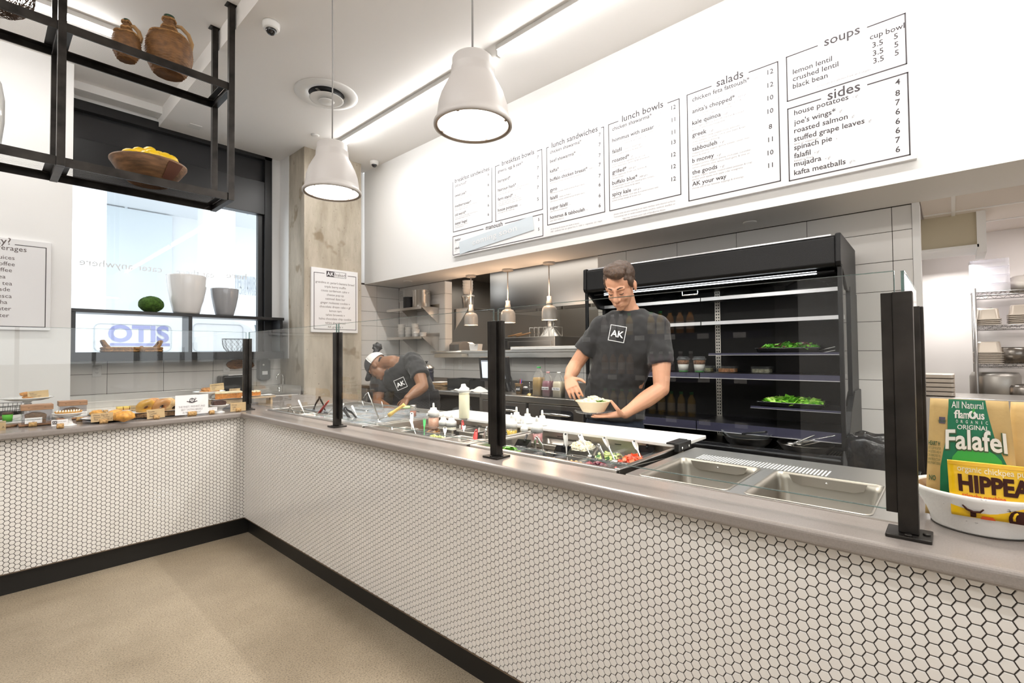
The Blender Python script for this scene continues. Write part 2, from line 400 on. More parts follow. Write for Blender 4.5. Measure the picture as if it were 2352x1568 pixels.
wo = struct('window_1', win, FRAMEK, bevel=0.003)
tag(MB().box(XL + 0.05, 1.16, YW + 0.05, YW + 0.056, zi + 0.05, ZM0).build('window_1_glass', glass('window_glass', (0.97, 0.985, 0.99))), kind='structure')
DARKG = mat('dark_spandrel_panel', (0.022, 0.023, 0.026), 0.12, spec=0.6)
tag(MB().box(XL + 0.05, 1.16, YW + 0.05, YW + 0.06, ZM1, Z_HEAD - 0.1).build('window_2', DARKG), kind='structure')

# ---- rest of the shop, behind and beside the camera
struct('wall_right', MB().box(-5.3, -5.2, -8.6, YW + 0.1, 0, HU + 0.1), WHITE)
sf = MB()
for k in range(8):
    x = -5.2 + k * 1.08; sf.box(x, x + 0.06, -8.65, -8.58, 0, HU)
sf.box(-5.2, 2.4, -8.65, -8.58, 0, 0.1).box(-5.2, 2.4, -8.65, -8.58, 2.6, 2.7)
struct('window_3', sf, FRAMEK)
struct('wall_front', MB().box(-5.3, 6.2, -8.70, -8.65, 0, 1.2).box(-5.3, 6.2, -8.70, -8.65, 2.3, HU + .1).box(2.4, 6.2, -8.70, -8.65, 1.2, 2.3), WHITE)
# ---- kitchen shell
KX = 5.6
struct('wall_kitchen', MB().box(KX, KX + 0.1, -3.7, YS + 0.6, 0, 3.0).box(XB + 0.13, KX, YS + 0.12, YS + 0.2, 0, 3.0), mat('kitchen_steel_wall', (0.46, 0.43, 0.39), 0.4, 0.8))
struct('wall_partition', MB().box(XB + 0.13, 4.3, -3.72, -3.62, 0, 3.0), WHITE)
KC = mat('kitchen_ceiling_tile', (0.72, 0.66, 0.60), 0.9)
struct('ceiling_kitchen', MB().box(XB + 0.0, 6.2, -8.6, YS + 0.6, 2.62, 2.7), KC)
struct('wall_kitchen_right', MB().box(5.25, 5.35, -8.65, -3.0, 0, 3.0), mat('warm_white_wall', (0.84, 0.80, 0.77), 0.7))
# ================================================================== counters
QZ = CT - 0.038
def hexpanel(mb, P, w, z0, z1, pitch=0.0253, gap=0.0023, lift=0.0022):
    """flat-topped hexagon tiles; P(a, z, d) maps along-wall / height / outwards to the room"""
    R = (pitch - gap) / math.sqrt(3); colp = pitch * math.sqrt(3) / 2
    def clip(poly):
        for ax, lim, sg in ((0, 0, 1), (0, w, -1), (1, z0, 1), (1, z1, -1)):
            out = []
            for i in range(len(poly)):
                a, b = poly[i - 1], poly[i]; da, db = (a[ax] - lim) * sg, (b[ax] - lim) * sg
                if (da >= 0) != (db >= 0):
                    t = da / (da - db); out.append((a[0] + (b[0] - a[0]) * t, a[1] + (b[1] - a[1]) * t))
                if db >= 0: out.append(b)
            poly = out
            if len(poly) < 3: return []
        return poly
    nc = int(w / colp) + 2; nr = int((z1 - z0) / pitch) + 2
    for c in range(nc):
        for r in range(nr):
            ca = c * colp; cz = z0 + (r + 0.5 * (c % 2)) * pitch
            poly = clip([(ca + R * cos(k * pi / 3), cz + R * sin(k * pi / 3)) for k in range(6)])
            if len(poly) < 3: continue
            mx = sum(p[0] for p in poly) / len(poly); mz = sum(p[1] for p in poly) / len(poly); n = len(poly)
            if max(math.hypot(p[0] - mx, p[1] - mz) for p in poly) < 0.003: continue
            q = 0.88
            vs = [P(a, z, 0.0002) for a, z in poly] + [P(mx + (a - mx) * 0.975, mz + (z - mz) * 0.975, lift * 0.75) for a, z in poly] + [P(mx + (a - mx) * q, mz + (z - mz) * q, lift) for a, z in poly]
            fs = [tuple(range(2 * n, 3 * n))]
            for i in range(n):
                j = (i + 1) % n; fs += [(i, j, n + j, n + i), (n + i, n + j, 2 * n + j, 2 * n + i)]
            k = len(mb.v); mb.v += vs
            for t, f in enumerate(fs): mb.f.append(tuple(x + k for x in f)); mb.m.append(1); mb.sm.append(False)
TOEK = mat('black_toe_kick', (0.012, 0.011, 0.010), 0.4, 0.2)
sc_ = thing('service_counter', 'long serving counter faced with small white hexagon tiles, running toward the camera', 'counter', (0.3, -2.45, 0))
m = MB().box(0.004, 0.14, -4.95, -0.004, 0.129, QZ)
m.box(0.0, 0.004, -4.95, 0, 0.129, QZ)
hexpanel(m, lambda a, z, d: (-d, -a, z), 4.95, 0.129, QZ)
m.build('hexagon_tile_front', [GROUT, TILEW], sc_, fix=False)
MB().box(0.039, 0.13, -4.95, 0.039, 0, 0.127).build('toe_kick', TOEK, sc_)
MB().box(-0.004, 0.05, -4.95, -0.004, 0.124, 0.129).build('edge_trim', mat('bronze_trim', (0.20, 0.15, 0.11), 0.4, 0.6), sc_)
MB().box(0.14, 0.16, -4.95, -3.83, 0.129, QZ).box(0.5, 0.75, -4.95, -3.83, 0, QZ).build('carcass', mat('grey_carcass', (0.3, 0.29, 0.28), 0.6), sc_)
pc = thing('pastry_counter', 'shorter tiled counter turning off to the left under the cakes and bagels', 'counter', (-1.3, 0.2, 0))
m = MB().box(-2.7, -0.0, 0.004, 0.14, 0.129, QZ).box(-2.7, 0, 0, 0.004, 0.129, QZ)
hexpanel(m, lambda a, z, d: (-a, -d, z), 2.7, 0.129, QZ)
m.build('hexagon_tile_front', [GROUT, TILEW], pc, fix=False)
MB().box(-2.7, 0.039, 0.039, 0.13, 0, 0.127).build('toe_kick', TOEK, pc)
MB().box(-2.7, -0.004, -0.004, 0.05, 0.124, 0.129).build('edge_trim', MATS['bronze_trim'], pc)
MB().box(-2.7, 0.0, 0.14, 0.5, 0.13, QZ).box(0.15, 0.98, 0.15, 1.17, 0.05, QZ).build('carcass', MATS['grey_carcass'], pc)
poly = [(-2.75, -0.045), (-0.045, -0.045), (-0.045, -4.95), (0.76, -4.95), (0.76, -3.82), (0.142, -3.82), (0.142, -0.012), (1.0, -0.012), (1.0, 1.2), (0.0, 1.2), (0.0, 0.55), (-2.75, 0.55)]
ct = MB().prism(poly, QZ, CT).build('countertop', QUARTZ, bevel=0.011, seg=4)
tag(ct, 'speckled taupe stone countertop running round both tiled counters', 'countertop')

# ---- sneeze guard
POSTX, POSTS = 0.055, [0.10, -1.275, -2.556, -3.84]
def post(x, y, label, chan, zt=1.456, turn=0):
    t = thing('sneeze_guard_post', label, 'post', (x, y, CT), 'black steel posts holding the glass guard')
    m = MB().box(x - 0.04, x + 0.04, y - 0.04, y + 0.04, CT, CT + 0.008); m.build('base_plate', STEELK, t, bevel=0.002)
    for sx, sy in ((-1, 0), (1, 0), (0, -1)):
        MB().lathe([(0.007, CT + 0.008), (0.007, CT + 0.011), (0.005, CT + 0.012), (0, CT + 0.012)], 10, (x + sx * 0.03 * (sy == 0), y + sy * 0.03, 0)).build('screw', STEELK, t)
    MB().box(x - 0.018, x + 0.018, y - 0.018, y + 0.018, CT + 0.009, zt).build('upright', STEELK, t, bevel=0.0015)
    for dx, dy in chan:
        cx, cy = x + dx * 0.029 + 0.004, y + dy * 0.029
        MB().box(cx - 0.0105, cx + 0.0105, cy - 0.0105, cy + 0.0105, CT + 0.048, zt).build('glass_channel', STEELK, t, bevel=0.001)
    return t
post(POSTX, POSTS[0], 'black guard post at the inner corner of the two counters', [(-1, 0), (0, -1)])
post(POSTX, POSTS[1], 'black guard post standing beside the red scraper in the lidded pans', [(0, 1), (0, -1)])
post(POSTX, POSTS[2], 'black guard post in front of the order screen', [(0, 1), (0, -1)])
post(POSTX, POSTS[3], 'thick black guard post in front of the steam wells, next to the white snack bowl', [(0, 1), (1, 0)])
post(0.585, POSTS[3], 'black guard post farther back behind the snack bags', [(-1, 0)])
def pane(x0, x1, y0, y1, z0, z1, label):
    t = thing('glass_panel', label, 'glass panel', ((x0 + x1) / 2, (y0 + y1) / 2, z0), 'glass panels of the sneeze guard')
    MB().box(x0, x1, y0, y1, z0, z1).build('pane', GLASS, t)
    e = 0.0006; m = MB()
    if x1 - x0 < y1 - y0:
        m.box(x0 - e, x1 + e, y0, y1, z1 - 0.001, z1 + e).box(x0 - e, x1 + e, y0, y1, z0 - e, z0 + 0.001).box(x0 - e, x1 + e, y0 - e, y0 + 0.001, z0, z1).box(x0 - e, x1 + e, y1 - 0.001, y1 + e, z0, z1)
    else:
        m.box(x0, x1, y0 - e, y1 + e, z1 - 0.001, z1 + e).box(x0, x1, y0 - e, y1 + e, z0 - e, z0 + 0.001).box(x0 - e, x0 + 0.001, y0, y1, z0, z1).box(x1 - 0.001, x1 + e, y0, y1, z0, z1)
    m.build('polished_edge', GEDGE, t)
gx = POSTX + 0.004
ZG0, ZG1 = 0.961, 1.506
pane(gx - 0.003, gx + 0.003, POSTS[1] + 0.012, POSTS[0] - 0.012, ZG0, ZG1, 'glass guard panel over the lidded pans nearest the corner')
pane(gx - 0.003, gx + 0.003, POSTS[2] + 0.012, POSTS[1] - 0.012, ZG0, ZG1, 'glass guard panel over the sauce bottles and white spoons')
pane(gx - 0.003, gx + 0.003, POSTS[3] + 0.014, POSTS[2] - 0.012, ZG0, ZG1, 'glass guard panel over the salad toppings and steam wells')
pane(-2.6, POSTX - 0.014, POSTS[0] - 0.003, POSTS[0] + 0.003, ZG0, ZG1, 'long glass guard panel in front of the pastries')
pane(gx + 0.012, 0.57, POSTS[3] - 0.003, POSTS[3] + 0.003, ZG0, ZG1, 'end glass panel turned toward the kitchen, between two posts')

# ---- refrigerated prep rails
PRZ = 0.885
def prep(name_label, y0, y1, x1, back=True):
    x0 = 0.15
    t = thing('prep_rail', name_label, 'food prep unit', ((x0 + x1) / 2, (y0 + y1) / 2, 0), 'refrigerated prep rails behind the counter')
    r = 0.022
    m = MB().box(x0, x0 + r, y0, y1, CT - 0.03, CT + 0.006).box(x1 - r, x1, y0, y1, CT - 0.03, CT + 0.004).box(x0 + r, x1 - r, y0, y0 + r, CT - 0.03, CT + 0.006).box(x0 + r, x1 - r, y1 - r, y1, CT - 0.03, CT + 0.006)
    m.build('rim', STEEL, t, bevel=0.003)
    w = MB().box(x0 + r, x0 + r + 0.004, y0 + r, y1 - r, 0.72, CT - 0.001).box(x1 - r - 0.004, x1 - r, y0 + r, y1 - r, 0.72, CT - 0.001).box(x0 + r, x1 - r, y0 + r, y0 + r + 0.004, 0.72, CT - 0.001).box(x0 + r, x1 - r, y1 - r - 0.004, y1 - r, 0.72, CT - 0.001).box(x0 + r, x1 - r, y0 + r, y1 - r, 0.715, 0.72)
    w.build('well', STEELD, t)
    y = y0 + 0.12
    while y < y1 - 0.1: MB().box(x1 - r - 0.0046, x1 - r - 0.004, y, y + 0.035, 0.888, 0.892).build('air_slot', PLK, t); y += 0.17
    MB().box(x0 + 0.01, x1 + 0.28, y0, y1, 0.12, 0.71).build('cabinet_body', STEEL, t)
    return t
prep('stainless prep rail of lidded pans at the corner of the counters', -1.385, -0.02, 0.93)
prep('stainless prep rail with squeeze bottles and white spoons, middle of the counter', -2.275, -1.41, 0.72)
prep('stainless prep rail of diced salad toppings next to the steam wells', -3.045, -2.295, 0.72)
# cutting board along the kitchen side of two of the rails
cb0 = aZ(1565, 1027, 0.932); cb1 = aZ(1612, 1003, 0.932)
cb = MB().box(0.655, 0.955, cb1.y - 0.0, -1.33, CT + 0.006, 0.932).build('cutting_board', mat('white_cutting_board', (0.83, 0.82, 0.80), 0.45), bevel=0.003)
tag(cb, 'long white cutting board running along the back of the salad rails', 'cutting board')
bk = aZ(1583, 1030, 0.93)
t = thing('board_bracket', 'black hinged bracket clamped on the near end of the cutting board', 'bracket', (0.66, -3.06, CT))
MB().box(0.60, 0.73, -3.075, -3.055, CT, CT + 0.034).build('side_plate', BLACK, t, bevel=0.002)
MB().box(0.60, 0.73, -3.058, -3.02, CT + 0.028, CT + 0.036).build('top_plate', BLACK, t, bevel=0.002)
for x in (0.63, 0.70): MB().lathe([(0.006, 0), (0.006, 0.004), (0, 0.005)], 8, T=TR((x, -3.075, CT + 0.014), rx=radians(90))).build('bolt', CHROME, t)

# ---- steam wells
t = thing('steam_table', 'stainless steam table with two empty rectangular wells', 'steam table', (0.43, -3.45, 0))
xs = [0.142, 0.155, 0.505, 0.74]; ys = [(-3.41, -3.128), (-3.758, -3.463)]
def plate_holes(m, x0, x1, y0, y1, z0, z1, holes):
    yy = [y1] + [v for h in sorted(holes, key=lambda h: -h[3]) for v in (h[3], h[2])] + [y0]
    for i in range(0, len(yy), 2): m.box(x0, x1, yy[i + 1], yy[i], z0, z1)
    for h in holes: m.box(x0, h[0], h[2], h[3], z0, z1).box(h[1], x1, h[2], h[3], z0, z1)
m = MB(); plate_holes(m, 0.142, 0.745, -3.82, -3.085, CT - 0.004, CT + 0.001, [(0.155, 0.505, a, b) for a, b in ys])
m.build('deck', mat('steam_table_deck', (0.66, 0.645, 0.62), 0.3, 0.95, bump=0.05, scale=200), t)
for a, b in ys:
    cy = (a + b) / 2; cx = 0.33
    W0, L0 = 0.35, b - a
    rings = [(rrect(L0 + 0.012, W0 + 0.012, 0.022), CT + 0.002), (rrect(L0 + 0.008, W0 + 0.008, 0.022), CT + 0.004), (rrect(L0 - 0.002, W0 - 0.002, 0.02), CT + 0.003), (rrect(L0 - 0.012, W0 - 0.012, 0.03), CT - 0.02), (rrect(L0 - 0.03, W0 - 0.03, 0.04), 0.74), (rrect(L0 - 0.09, W0 - 0.09, 0.03), 0.72)]
    vs = []; fs = []; n = len(rings[0][0])
    for pts, z in rings: vs += [(cx + q, cy + p, z) for p, q in pts]
    for i in range(len(rings) - 1):
        for k in range(n): fs.append((i * n + k, i * n + (k + 1) % n, (i + 1) * n + (k + 1) % n, (i + 1) * n + k))
    fs.append(tuple((len(rings) - 1) * n + k for k in range(n)))
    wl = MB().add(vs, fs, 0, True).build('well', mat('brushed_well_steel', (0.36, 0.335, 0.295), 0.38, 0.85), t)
    # stepped splash lip with rivet
    lp = MB().prism([(cy - L0 / 2 + 0.04, CT), (cy - L0 / 2 + 0.05, CT - 0.022), (cy - L0 / 2 + 0.075, CT - 0.03), (cy + L0 / 2 - 0.075, CT - 0.03), (cy + L0 / 2 - 0.05, CT - 0.022), (cy + L0 / 2 - 0.04, CT)], cx + W0 / 2 - 0.013, cx + W0 / 2 - 0.010, 'x')
    lp.build('splash_lip', STEEL, wl)
    MB().lathe([(0.004, 0), (0.004, 0.002), (0, 0.003)], 10, T=TR((cx + W0 / 2 - 0.013, cy, CT - 0.014), ry=radians(-90))).build('rivet', STEEL, wl)
MB().box(0.16, 0.745, -3.82, -3.085, 0.1, 0.70).box(0.742, 0.748, -3.82, -3.085, 0.70, CT - 0.004).build('cabinet_body', STEEL, t)
tp = MB()
for k in range(40): tp.box(0.53, 0.62, -3.17 - k * 0.011, -3.175 - k * 0.011, CT + 0.001, CT + 0.0016)
tp.build('grip_strip', mat('pale_grip_strip', (0.62, 0.62, 0.62), 0.5), t)
# ================================================================== pans, toppings, utensils, bottles
rnd = random.Random(5)
def panmesh(w, l, z0, z1, r=0.016):
    """open pan, local coordinates, rim at z1"""
    n = None; vs = []; fs = []
    rings = [(rrect(w, l, r + 0.004), z1 - 0.004), (rrect(w, l, r + 0.004), z1), (rrect(w - 0.016, l - 0.016, r), z1), (rrect(w - 0.022, l - 0.022, r), z1 - 0.006), (rrect(w - 0.035, l - 0.035, r), z0 + 0.006), (rrect(w - 0.05, l - 0.05, r * 0.8), z0)]
    n = len(rings[0][0])
    for pts, z in rings: vs += [(p, q, z) for p, q in pts]
    for i in range(len(rings) - 1):
        for k in range(n): fs.append((i * n + k, i * n + (k + 1) % n, (i + 1) * n + (k + 1) % n, (i + 1) * n + k))
    fs.append(tuple((len(rings) - 1) * n + k for k in range(n)))
    return vs, fs
def food_pan(cx, cy, w, l, label, m=None, zr=PRZ, depth=0.11, group='food pans set into the prep rails'):
    t = thing('food_pan', label, 'food pan', (cx, cy, zr - depth), group)
    vs, fs = panmesh(w, l, zr - depth, zr)
    MB().add([(x + cx, y + cy, z) for x, y, z in vs], fs, 0, True).build('body', m or CLEARP, t)
    return t
def heap(name, label, cat, cx, cy, w, l, z, col, n, size, shape='cube', dome=0.02, bed=None, cols=None):
    """a heap of cut food: one uncountable mass"""
    m = MB(); cols = cols or [col]
    ms = [mat(name + '_%d' % i, c, 0.35, coat=0.1) for i, c in enumerate(cols)]
    nb = 12; vs = []; fs = []
    for i in range(nb + 1):
        for j in range(nb + 1):
            a, b = i / nb * 2 - 1, j / nb * 2 - 1
            h = dome * (1 - a * a) * (1 - b * b) + 0.006 * noise.noise(Vector((a * 3, b * 3, cx * 9)))
            vs.append((cx + a * w / 2, cy + b * l / 2, z + h))
    for i in range(nb):
        for j in range(nb): k = i * (nb + 1) + j; fs.append((k, k + nb + 1, k + nb + 2, k + 1))
    m.add(vs, fs, 0, True)
    for q in range(n):
        a, b = rnd.uniform(-0.93, 0.93), rnd.uniform(-0.93, 0.93)
        h = z + dome * (1 - a * a) * (1 - b * b) + rnd.uniform(-0.002, 0.006)
        T = TR((cx + a * w / 2, cy + b * l / 2, h), rnd.uniform(0, 6), rnd.uniform(-.6, .6), rnd.uniform(-.6, .6)); s = size * rnd.uniform(0.7, 1.3); mi = rnd.randrange(len(cols))
        if shape == 'cube': m.box(-s, s, -s * .8, s * .8, -s * .7, s * .7, mi, T)
        elif shape == 'ball': m.ball((cx + a * w / 2, cy + b * l / 2, h), s, 8, 6, mi)
        elif shape == 'slice': m.lathe([(s * 1.5, -s * .25), (s * 1.5, s * .25)], 9, mi=mi, T=T)
        elif shape == 'leaf':
            pts = [(-1, 0, .1), (-.3, .5, .25), (.5, .45, .1), (1, 0, -.1), (.5, -.45, .15), (-.3, -.5, .2), (0, 0, 0)]
            vv = [T @ (Vector((p[0], p[1] * rnd.uniform(.6, 1.2), p[2] + rnd.uniform(-.3, .3))) * s * 2) for p in pts]
            m.add(vv, [(6, i, (i + 1) % 6) for i in range(6)], mi, True)
    o = m.build(name, ms, origin=(cx, cy, z))
    return tag(o, label, cat, kind='stuff')
# ---- nearest rail: two rows of pans
CL3 = [-2.42, -2.545, -2.67, -2.795, -2.93]
bk_y = [(-2.64, 0.14), (-2.79, 0.14), (-2.94, 0.14)]
food_pan(0.60, -2.42, 0.17, 0.20, 'shallow steel pan under the six dressing bottles', STEELD, depth=0.03, zr=0.88)
labs3b = ['clear pan of white cheese crumbles behind a steel spoon', 'clear pan of sliced cucumber in the back row of the salad rail', 'clear pan of diced tomato in the back row of the salad rail']
for (y, l), lb in zip([(-2.595, 0.135), (-2.735, 0.135), (-2.875, 0.135)], labs3b): food_pan(0.60, y, 0.17, l, lb)
labs3f = ['clear pan of green leaves behind the black guard post', 'nearly empty pan with black scoop in the front row of the salad rail', 'empty pan holding silver and black tongs, front row', 'clear pan with chickpeas and a black scoop in it', 'clear pan of dark beets with long tongs in it', 'clear pan of red sauce at the near front corner of the rail']
for k, lb in enumerate(labs3f): food_pan(0.29 + 0.0, -2.375 - k * 0.118, 0.21, 0.112, lb)
food_pan(0.60, -2.985, 0.17, 0.075, 'small clear pan of pale mushrooms at the near back corner of the rail')
heap('cheese_crumble', 'white feta crumbles heaped in a clear pan', 'cheese', 0.60, -2.595, 0.13, 0.10, 0.868, (0.83, 0.76, 0.58), 120, 0.006, dome=0.03)
heap('cucumber_slices', 'green cucumber pieces in a clear pan', 'cucumber', 0.60, -2.735, 0.125, 0.10, 0.845, (0.30, 0.42, 0.08), 50, 0.008, 'slice', 0.012, cols=[(0.55, 0.62, 0.22), (0.05, 0.16, 0.03), (0.62, 0.66, 0.35)])
heap('diced_tomato', 'bright red diced tomato in a clear pan', 'tomato', 0.60, -2.875, 0.125, 0.10, 0.85, (0.65, 0.06, 0.02), 70, 0.008, 'cube', 0.015, cols=[(0.68, 0.07, 0.02), (0.75, 0.16, 0.04)])
heap('mushroom_pieces', 'pale chopped mushrooms beside the diced tomato', 'mushrooms', 0.60, -2.985, 0.12, 0.045, 0.85, (0.62, 0.48, 0.3), 30, 0.006, 'cube', 0.015)
heap('salad_leaves', 'green salad leaves in the pan behind the guard post', 'salad', 0.29, -2.375, 0.16, 0.08, 0.868, (0.16, 0.38, 0.04), 40, 0.012, 'leaf', 0.015, cols=[(0.16, 0.4, 0.04), (0.1, 0.28, 0.03)])
heap('chickpeas', 'a few tan chickpeas at the bottom of a clear pan', 'chickpeas', 0.29, -2.729, 0.16, 0.075, 0.858, (0.58, 0.36, 0.12), 26, 0.006, 'ball', 0.008)
heap('diced_beets', 'dark purple beets in a clear pan with tongs', 'beets', 0.29, -2.847, 0.16, 0.075, 0.866, (0.10, 0.01, 0.03), 60, 0.007, 'cube', 0.012, cols=[(0.09, 0.008, 0.025), (0.2, 0.02, 0.03)])
heap('red_sauce', 'glossy red sauce in the near corner pan', 'sauce', 0.29, -2.965, 0.17, 0.085, 0.868, (0.42, 0.035, 0.02), 12, 0.006, 'cube', 0.006)
# ---- middle rail
labs2 = [(0.60, -1.53, 'back-row pan of carrots and chickpeas in the middle rail'), (0.60, -1.69, 'steel pan holding the pink-orange sauce bottle', ), (0.60, -1.86, 'steel pan holding two cream nozzle bottles'), (0.60, -2.05, 'steel pan with red and white handles, back row of the middle rail'), (0.60, -2.2, 'empty back-row pan of the middle rail, next to the salad rail'),
         (0.30, -1.50, 'empty front-row pan at the far end of the middle rail'), (0.30, -1.65, 'front-row pan with a pair of white spoons'), (0.30, -1.83, 'front-row pan of pale pickles with a green-handled brush'), (0.30, -2.0, 'front-row pan with one short white handle'), (0.30, -2.17, 'front-row pan with a red scraper')]
for x, y, lb in labs2: food_pan(x, y, 0.19 if x > 0.5 else 0.24, 0.145, lb, None if y in (-1.53, -1.65, -1.83) else STEELD)
heap('carrot_mix', 'orange carrots and chickpeas in the far pan of the middle rail', 'carrots', 0.60, -1.53, 0.14, 0.10, 0.84, (0.7, 0.28, 0.03), 40, 0.008, 'cube', 0.015, cols=[(0.7, 0.28, 0.03), (0.5, 0.3, 0.12)])
heap('pale_pickles', 'pale yellow-green pickles in a pan by the green brush', 'pickles', 0.30, -1.83, 0.19, 0.10, 0.86, (0.55, 0.55, 0.22), 70, 0.008, 'cube', 0.014, cols=[(0.62, 0.6, 0.3), (0.4, 0.45, 0.15)])
# ---- corner rail: pans under clear hinged lids
k = 0
LIDP = clearplastic('clear_lid', (0.90, 0.93, 0.96), 0.11)
rowsn = ['nearest the glass', 'in the middle row', 'on the kitchen side']
coln = ['far-left', 'second from the far left', 'middle', 'second from the near end', 'near-end']
for r_, x in enumerate((0.285, 0.545, 0.80)):
    for c_, y in enumerate((-0.155, -0.425, -0.695, -0.965, -1.235)):
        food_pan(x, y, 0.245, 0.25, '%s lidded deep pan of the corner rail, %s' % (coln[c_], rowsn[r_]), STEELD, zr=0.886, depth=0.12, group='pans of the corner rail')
        if (r_, c_) in ((0, 0), (0, 1)): continue
        L = thing('pan_lid', 'clear lid on the %s corner rail pan, %s' % (coln[c_], rowsn[r_]), 'pan lid', (x, y, 0.888), 'clear lids of the corner rail')
        tilt = rnd.uniform(-0.03, 0.05)
        T = TR((x, y, 0.889), 0, 0, tilt)
        MB().prism(rrect(0.24, 0.245, 0.02), 0.0, 0.004, T=T).build('sheet', LIDP, L)
        rim = MB(); pts = [T @ Vector((p, q, 0.005)) for p, q in rrect(0.236, 0.241, 0.02)]
        rim.tube(pts, 0.0045, 6, closed=True).build('raised_rim', LIDP, L)
heap('shredded_cheese', 'pale shredded cheese showing under a lid of the corner rail', 'cheese', 0.545, -1.235, 0.19, 0.19, 0.86, (0.8, 0.68, 0.42), 60, 0.007, 'cube', 0.02)
# ---- utensils
def top_pt(px, base, dx=0.0): return aX(px[0], px[1], base.x + dx)
def spoon(b, tpx, m, label, name='serving_spoon', w=0.011, dx=0.03, hole=True, zb=0.87, group=None, cat='spoon'):
    P = aZ(b[0], b[1], zb); Q = top_pt(tpx, P, dx); d = (Q - P); L = d.length; d.normalize()
    t = thing(name, label, cat, P - d * 0.05, group)
    side = d.cross(Vector((CAM - P).normalized())).normalized(); nrm = side.cross(d).normalized()
    def W(a, l, h): return P + side * a + d * l + nrm * h
    prof = [(-0.03, 0.35), (L * 0.35, 0.4), (L * 0.5, 0.75), (L * 0.75, 1.0), (L * 0.95, 1.0), (L, 0.6)]
    vs = []; fs = []
    for l, k in prof:
        for a, h in ((-k * w, 0), (0, 0.002), (k * w, 0), (0, -0.002)): vs.append(W(a, l, h))
    for i in range(len(prof) - 1):
        for q in range(4): fs.append((i * 4 + q, i * 4 + (q + 1) % 4, (i + 1) * 4 + (q + 1) % 4, (i + 1) * 4 + q))
    fs += [(0, 1, 2, 3), tuple(len(vs) - 4 + q for q in range(4))[::-1]]
    MB().add(vs, fs, 0, False).build('handle', m, t, bevel=0.0008, seg=1)
    if hole:
        MB().lathe([(0.0045, -0.0028), (0.0045, 0.0028)], 10, T=Matrix.Translation(W(0, L * 0.93, 0)) @ nrm.to_track_quat('Z', 'Y').to_matrix().to_4x4()).build('hanging_hole', PLK, t)
    MB().ball(P - d * 0.035, 0.02, 12, 8, sc=(1, 1, 0.45)).build('bowl', m, t)
    return t
def tongs(apex, l1, l2, m, label, tip=None, zb=0.86, w=0.008, group='serving tongs resting in the pans', dx=0.0, fat=1.0):
    A = aZ(l1[0], l1[1], zb); B = aZ(l2[0], l2[1], zb); mid = (A + B) / 2
    C = aX(apex[0], apex[1], mid.x + dx)
    t = thing('tongs', label, 'tongs', mid, group)
    u = (B - A).normalized()
    for E_, s in ((A, -1), (B, 1)):
        bow = (C + E_) / 2 + u * s * 0.008
        pts = [C + u * s * 0.006 + Vector((0, 0, -0.004)), C + u * s * 0.011 + Vector((0, 0, -0.018)), bow, E_]
        MB().tube(pts, [w * 0.8, w, w, w * 0.9], 8, flat=0.3).build('arm', m, t)
        d = (E_ - bow).normalized()
        MB().tube([E_ - d * 0.01, E_ + d * 0.015, E_ + d * 0.04], [w * fat, w * 1.5 * fat, w * 1.1 * fat], 8, flat=0.3).build('grip_end', tip or m, t)
    MB().tube([C + u * -0.006 + Vector((0, 0, -0.004)), C + Vector((0, 0, 0.003)), C + u * 0.006 + Vector((0, 0, -0.004))], w * 0.8, 8, flat=0.4).build('spring_bend', m, t)
    return t
SS = 'steel spoons standing in the salad pans'; WS = 'white handled spoons in the middle rail'
spoon((1301.8, 1047.6), (1298.6, 993.3), STEEL, 'upright pale steel spoon with a round hole, in front of the cheese crumbles', group=SS)
spoon((1349.6, 1033.5), (1331, 997), STEEL, 'leaning steel spoon stuck in the cucumber pan', group=SS)
spoon((1405.7, 1043.7), (1387, 1003), STEEL, 'leaning steel spoon at the left edge of the diced tomato', group=SS)
spoon((1469.7, 1048), (1455.7, 1011), STEEL, 'leaning steel spoon at the right edge of the diced tomato', group=SS)
BT = PLK
tongs((1233.5, 1003.5), (1229.7, 1035.4), (1248.8, 1038.6), STEEL, 'slim tongs with one black arm in the empty front pan', BT, dx=0.0)
tongs((1375, 1020.8), (1362, 1051), (1386.6, 1059), STEEL, 'slim black and silver tongs standing in the dark beets', BT)
tongs((1160, 993), (1157, 1022), (1172, 1026), BT, 'broad black tongs just right of the middle guard post', w=0.012)
tongs((1118, 981), (1113, 1018), (1122, 1016), STEEL, 'silver tongs half hidden on the left of the middle guard post', BT)
tongs((666.5, 933), (661, 948.6), (676.5, 952), STEEL, 'short tongs with a black top, leftmost in the corner rail', BT, zb=0.885)
tongs((734, 911), (720, 941), (747, 944), STEELK, 'tall bronze tongs behind the red scraper', BT, zb=0.89, w=0.011)
tongs((793, 935), (802.5, 959.7), (819, 959.7), BT, 'thick black tongs lying just right of the second guard post', zb=0.893, w=0.011)
def scoop(px, label, zb=0.878, s=1.0):
    P = aZ(px[0], px[1], zb); t = thing('scoop', label, 'scoop', P, 'black plastic scoops in the pans')
    T = TR(P, radians(20)) @ Matrix.Scale(s, 4)
    MB().add([T @ Vector(v) for v in ((-.03, -.03, -.01), (.035, -.035, .0), (.035, .035, .0), (-.03, .03, -.01), (-.03, -.03, .005), (.035, -.035, .03), (.035, .035, .03), (-.03, .03, .005))], [(3, 2, 1, 0), (0, 1, 5, 4), (2, 3, 7, 6), (1, 2, 6, 5)], 0).build('blade', PLK, t)
    MB().tube([T @ Vector((0.03, 0, 0.02)), T @ Vector((0.07, 0.0, 0.045))], 0.006, 8).build('handle', PLK, t)
scoop((1199, 1026), 'black scoop in the nearly empty front pan, left of the slim tongs')
scoop((1290, 1042), 'black scoop lying beside the chickpeas')
scoop((1484, 1042), 'black scoop at the near end of the salad rail, by the mushrooms')
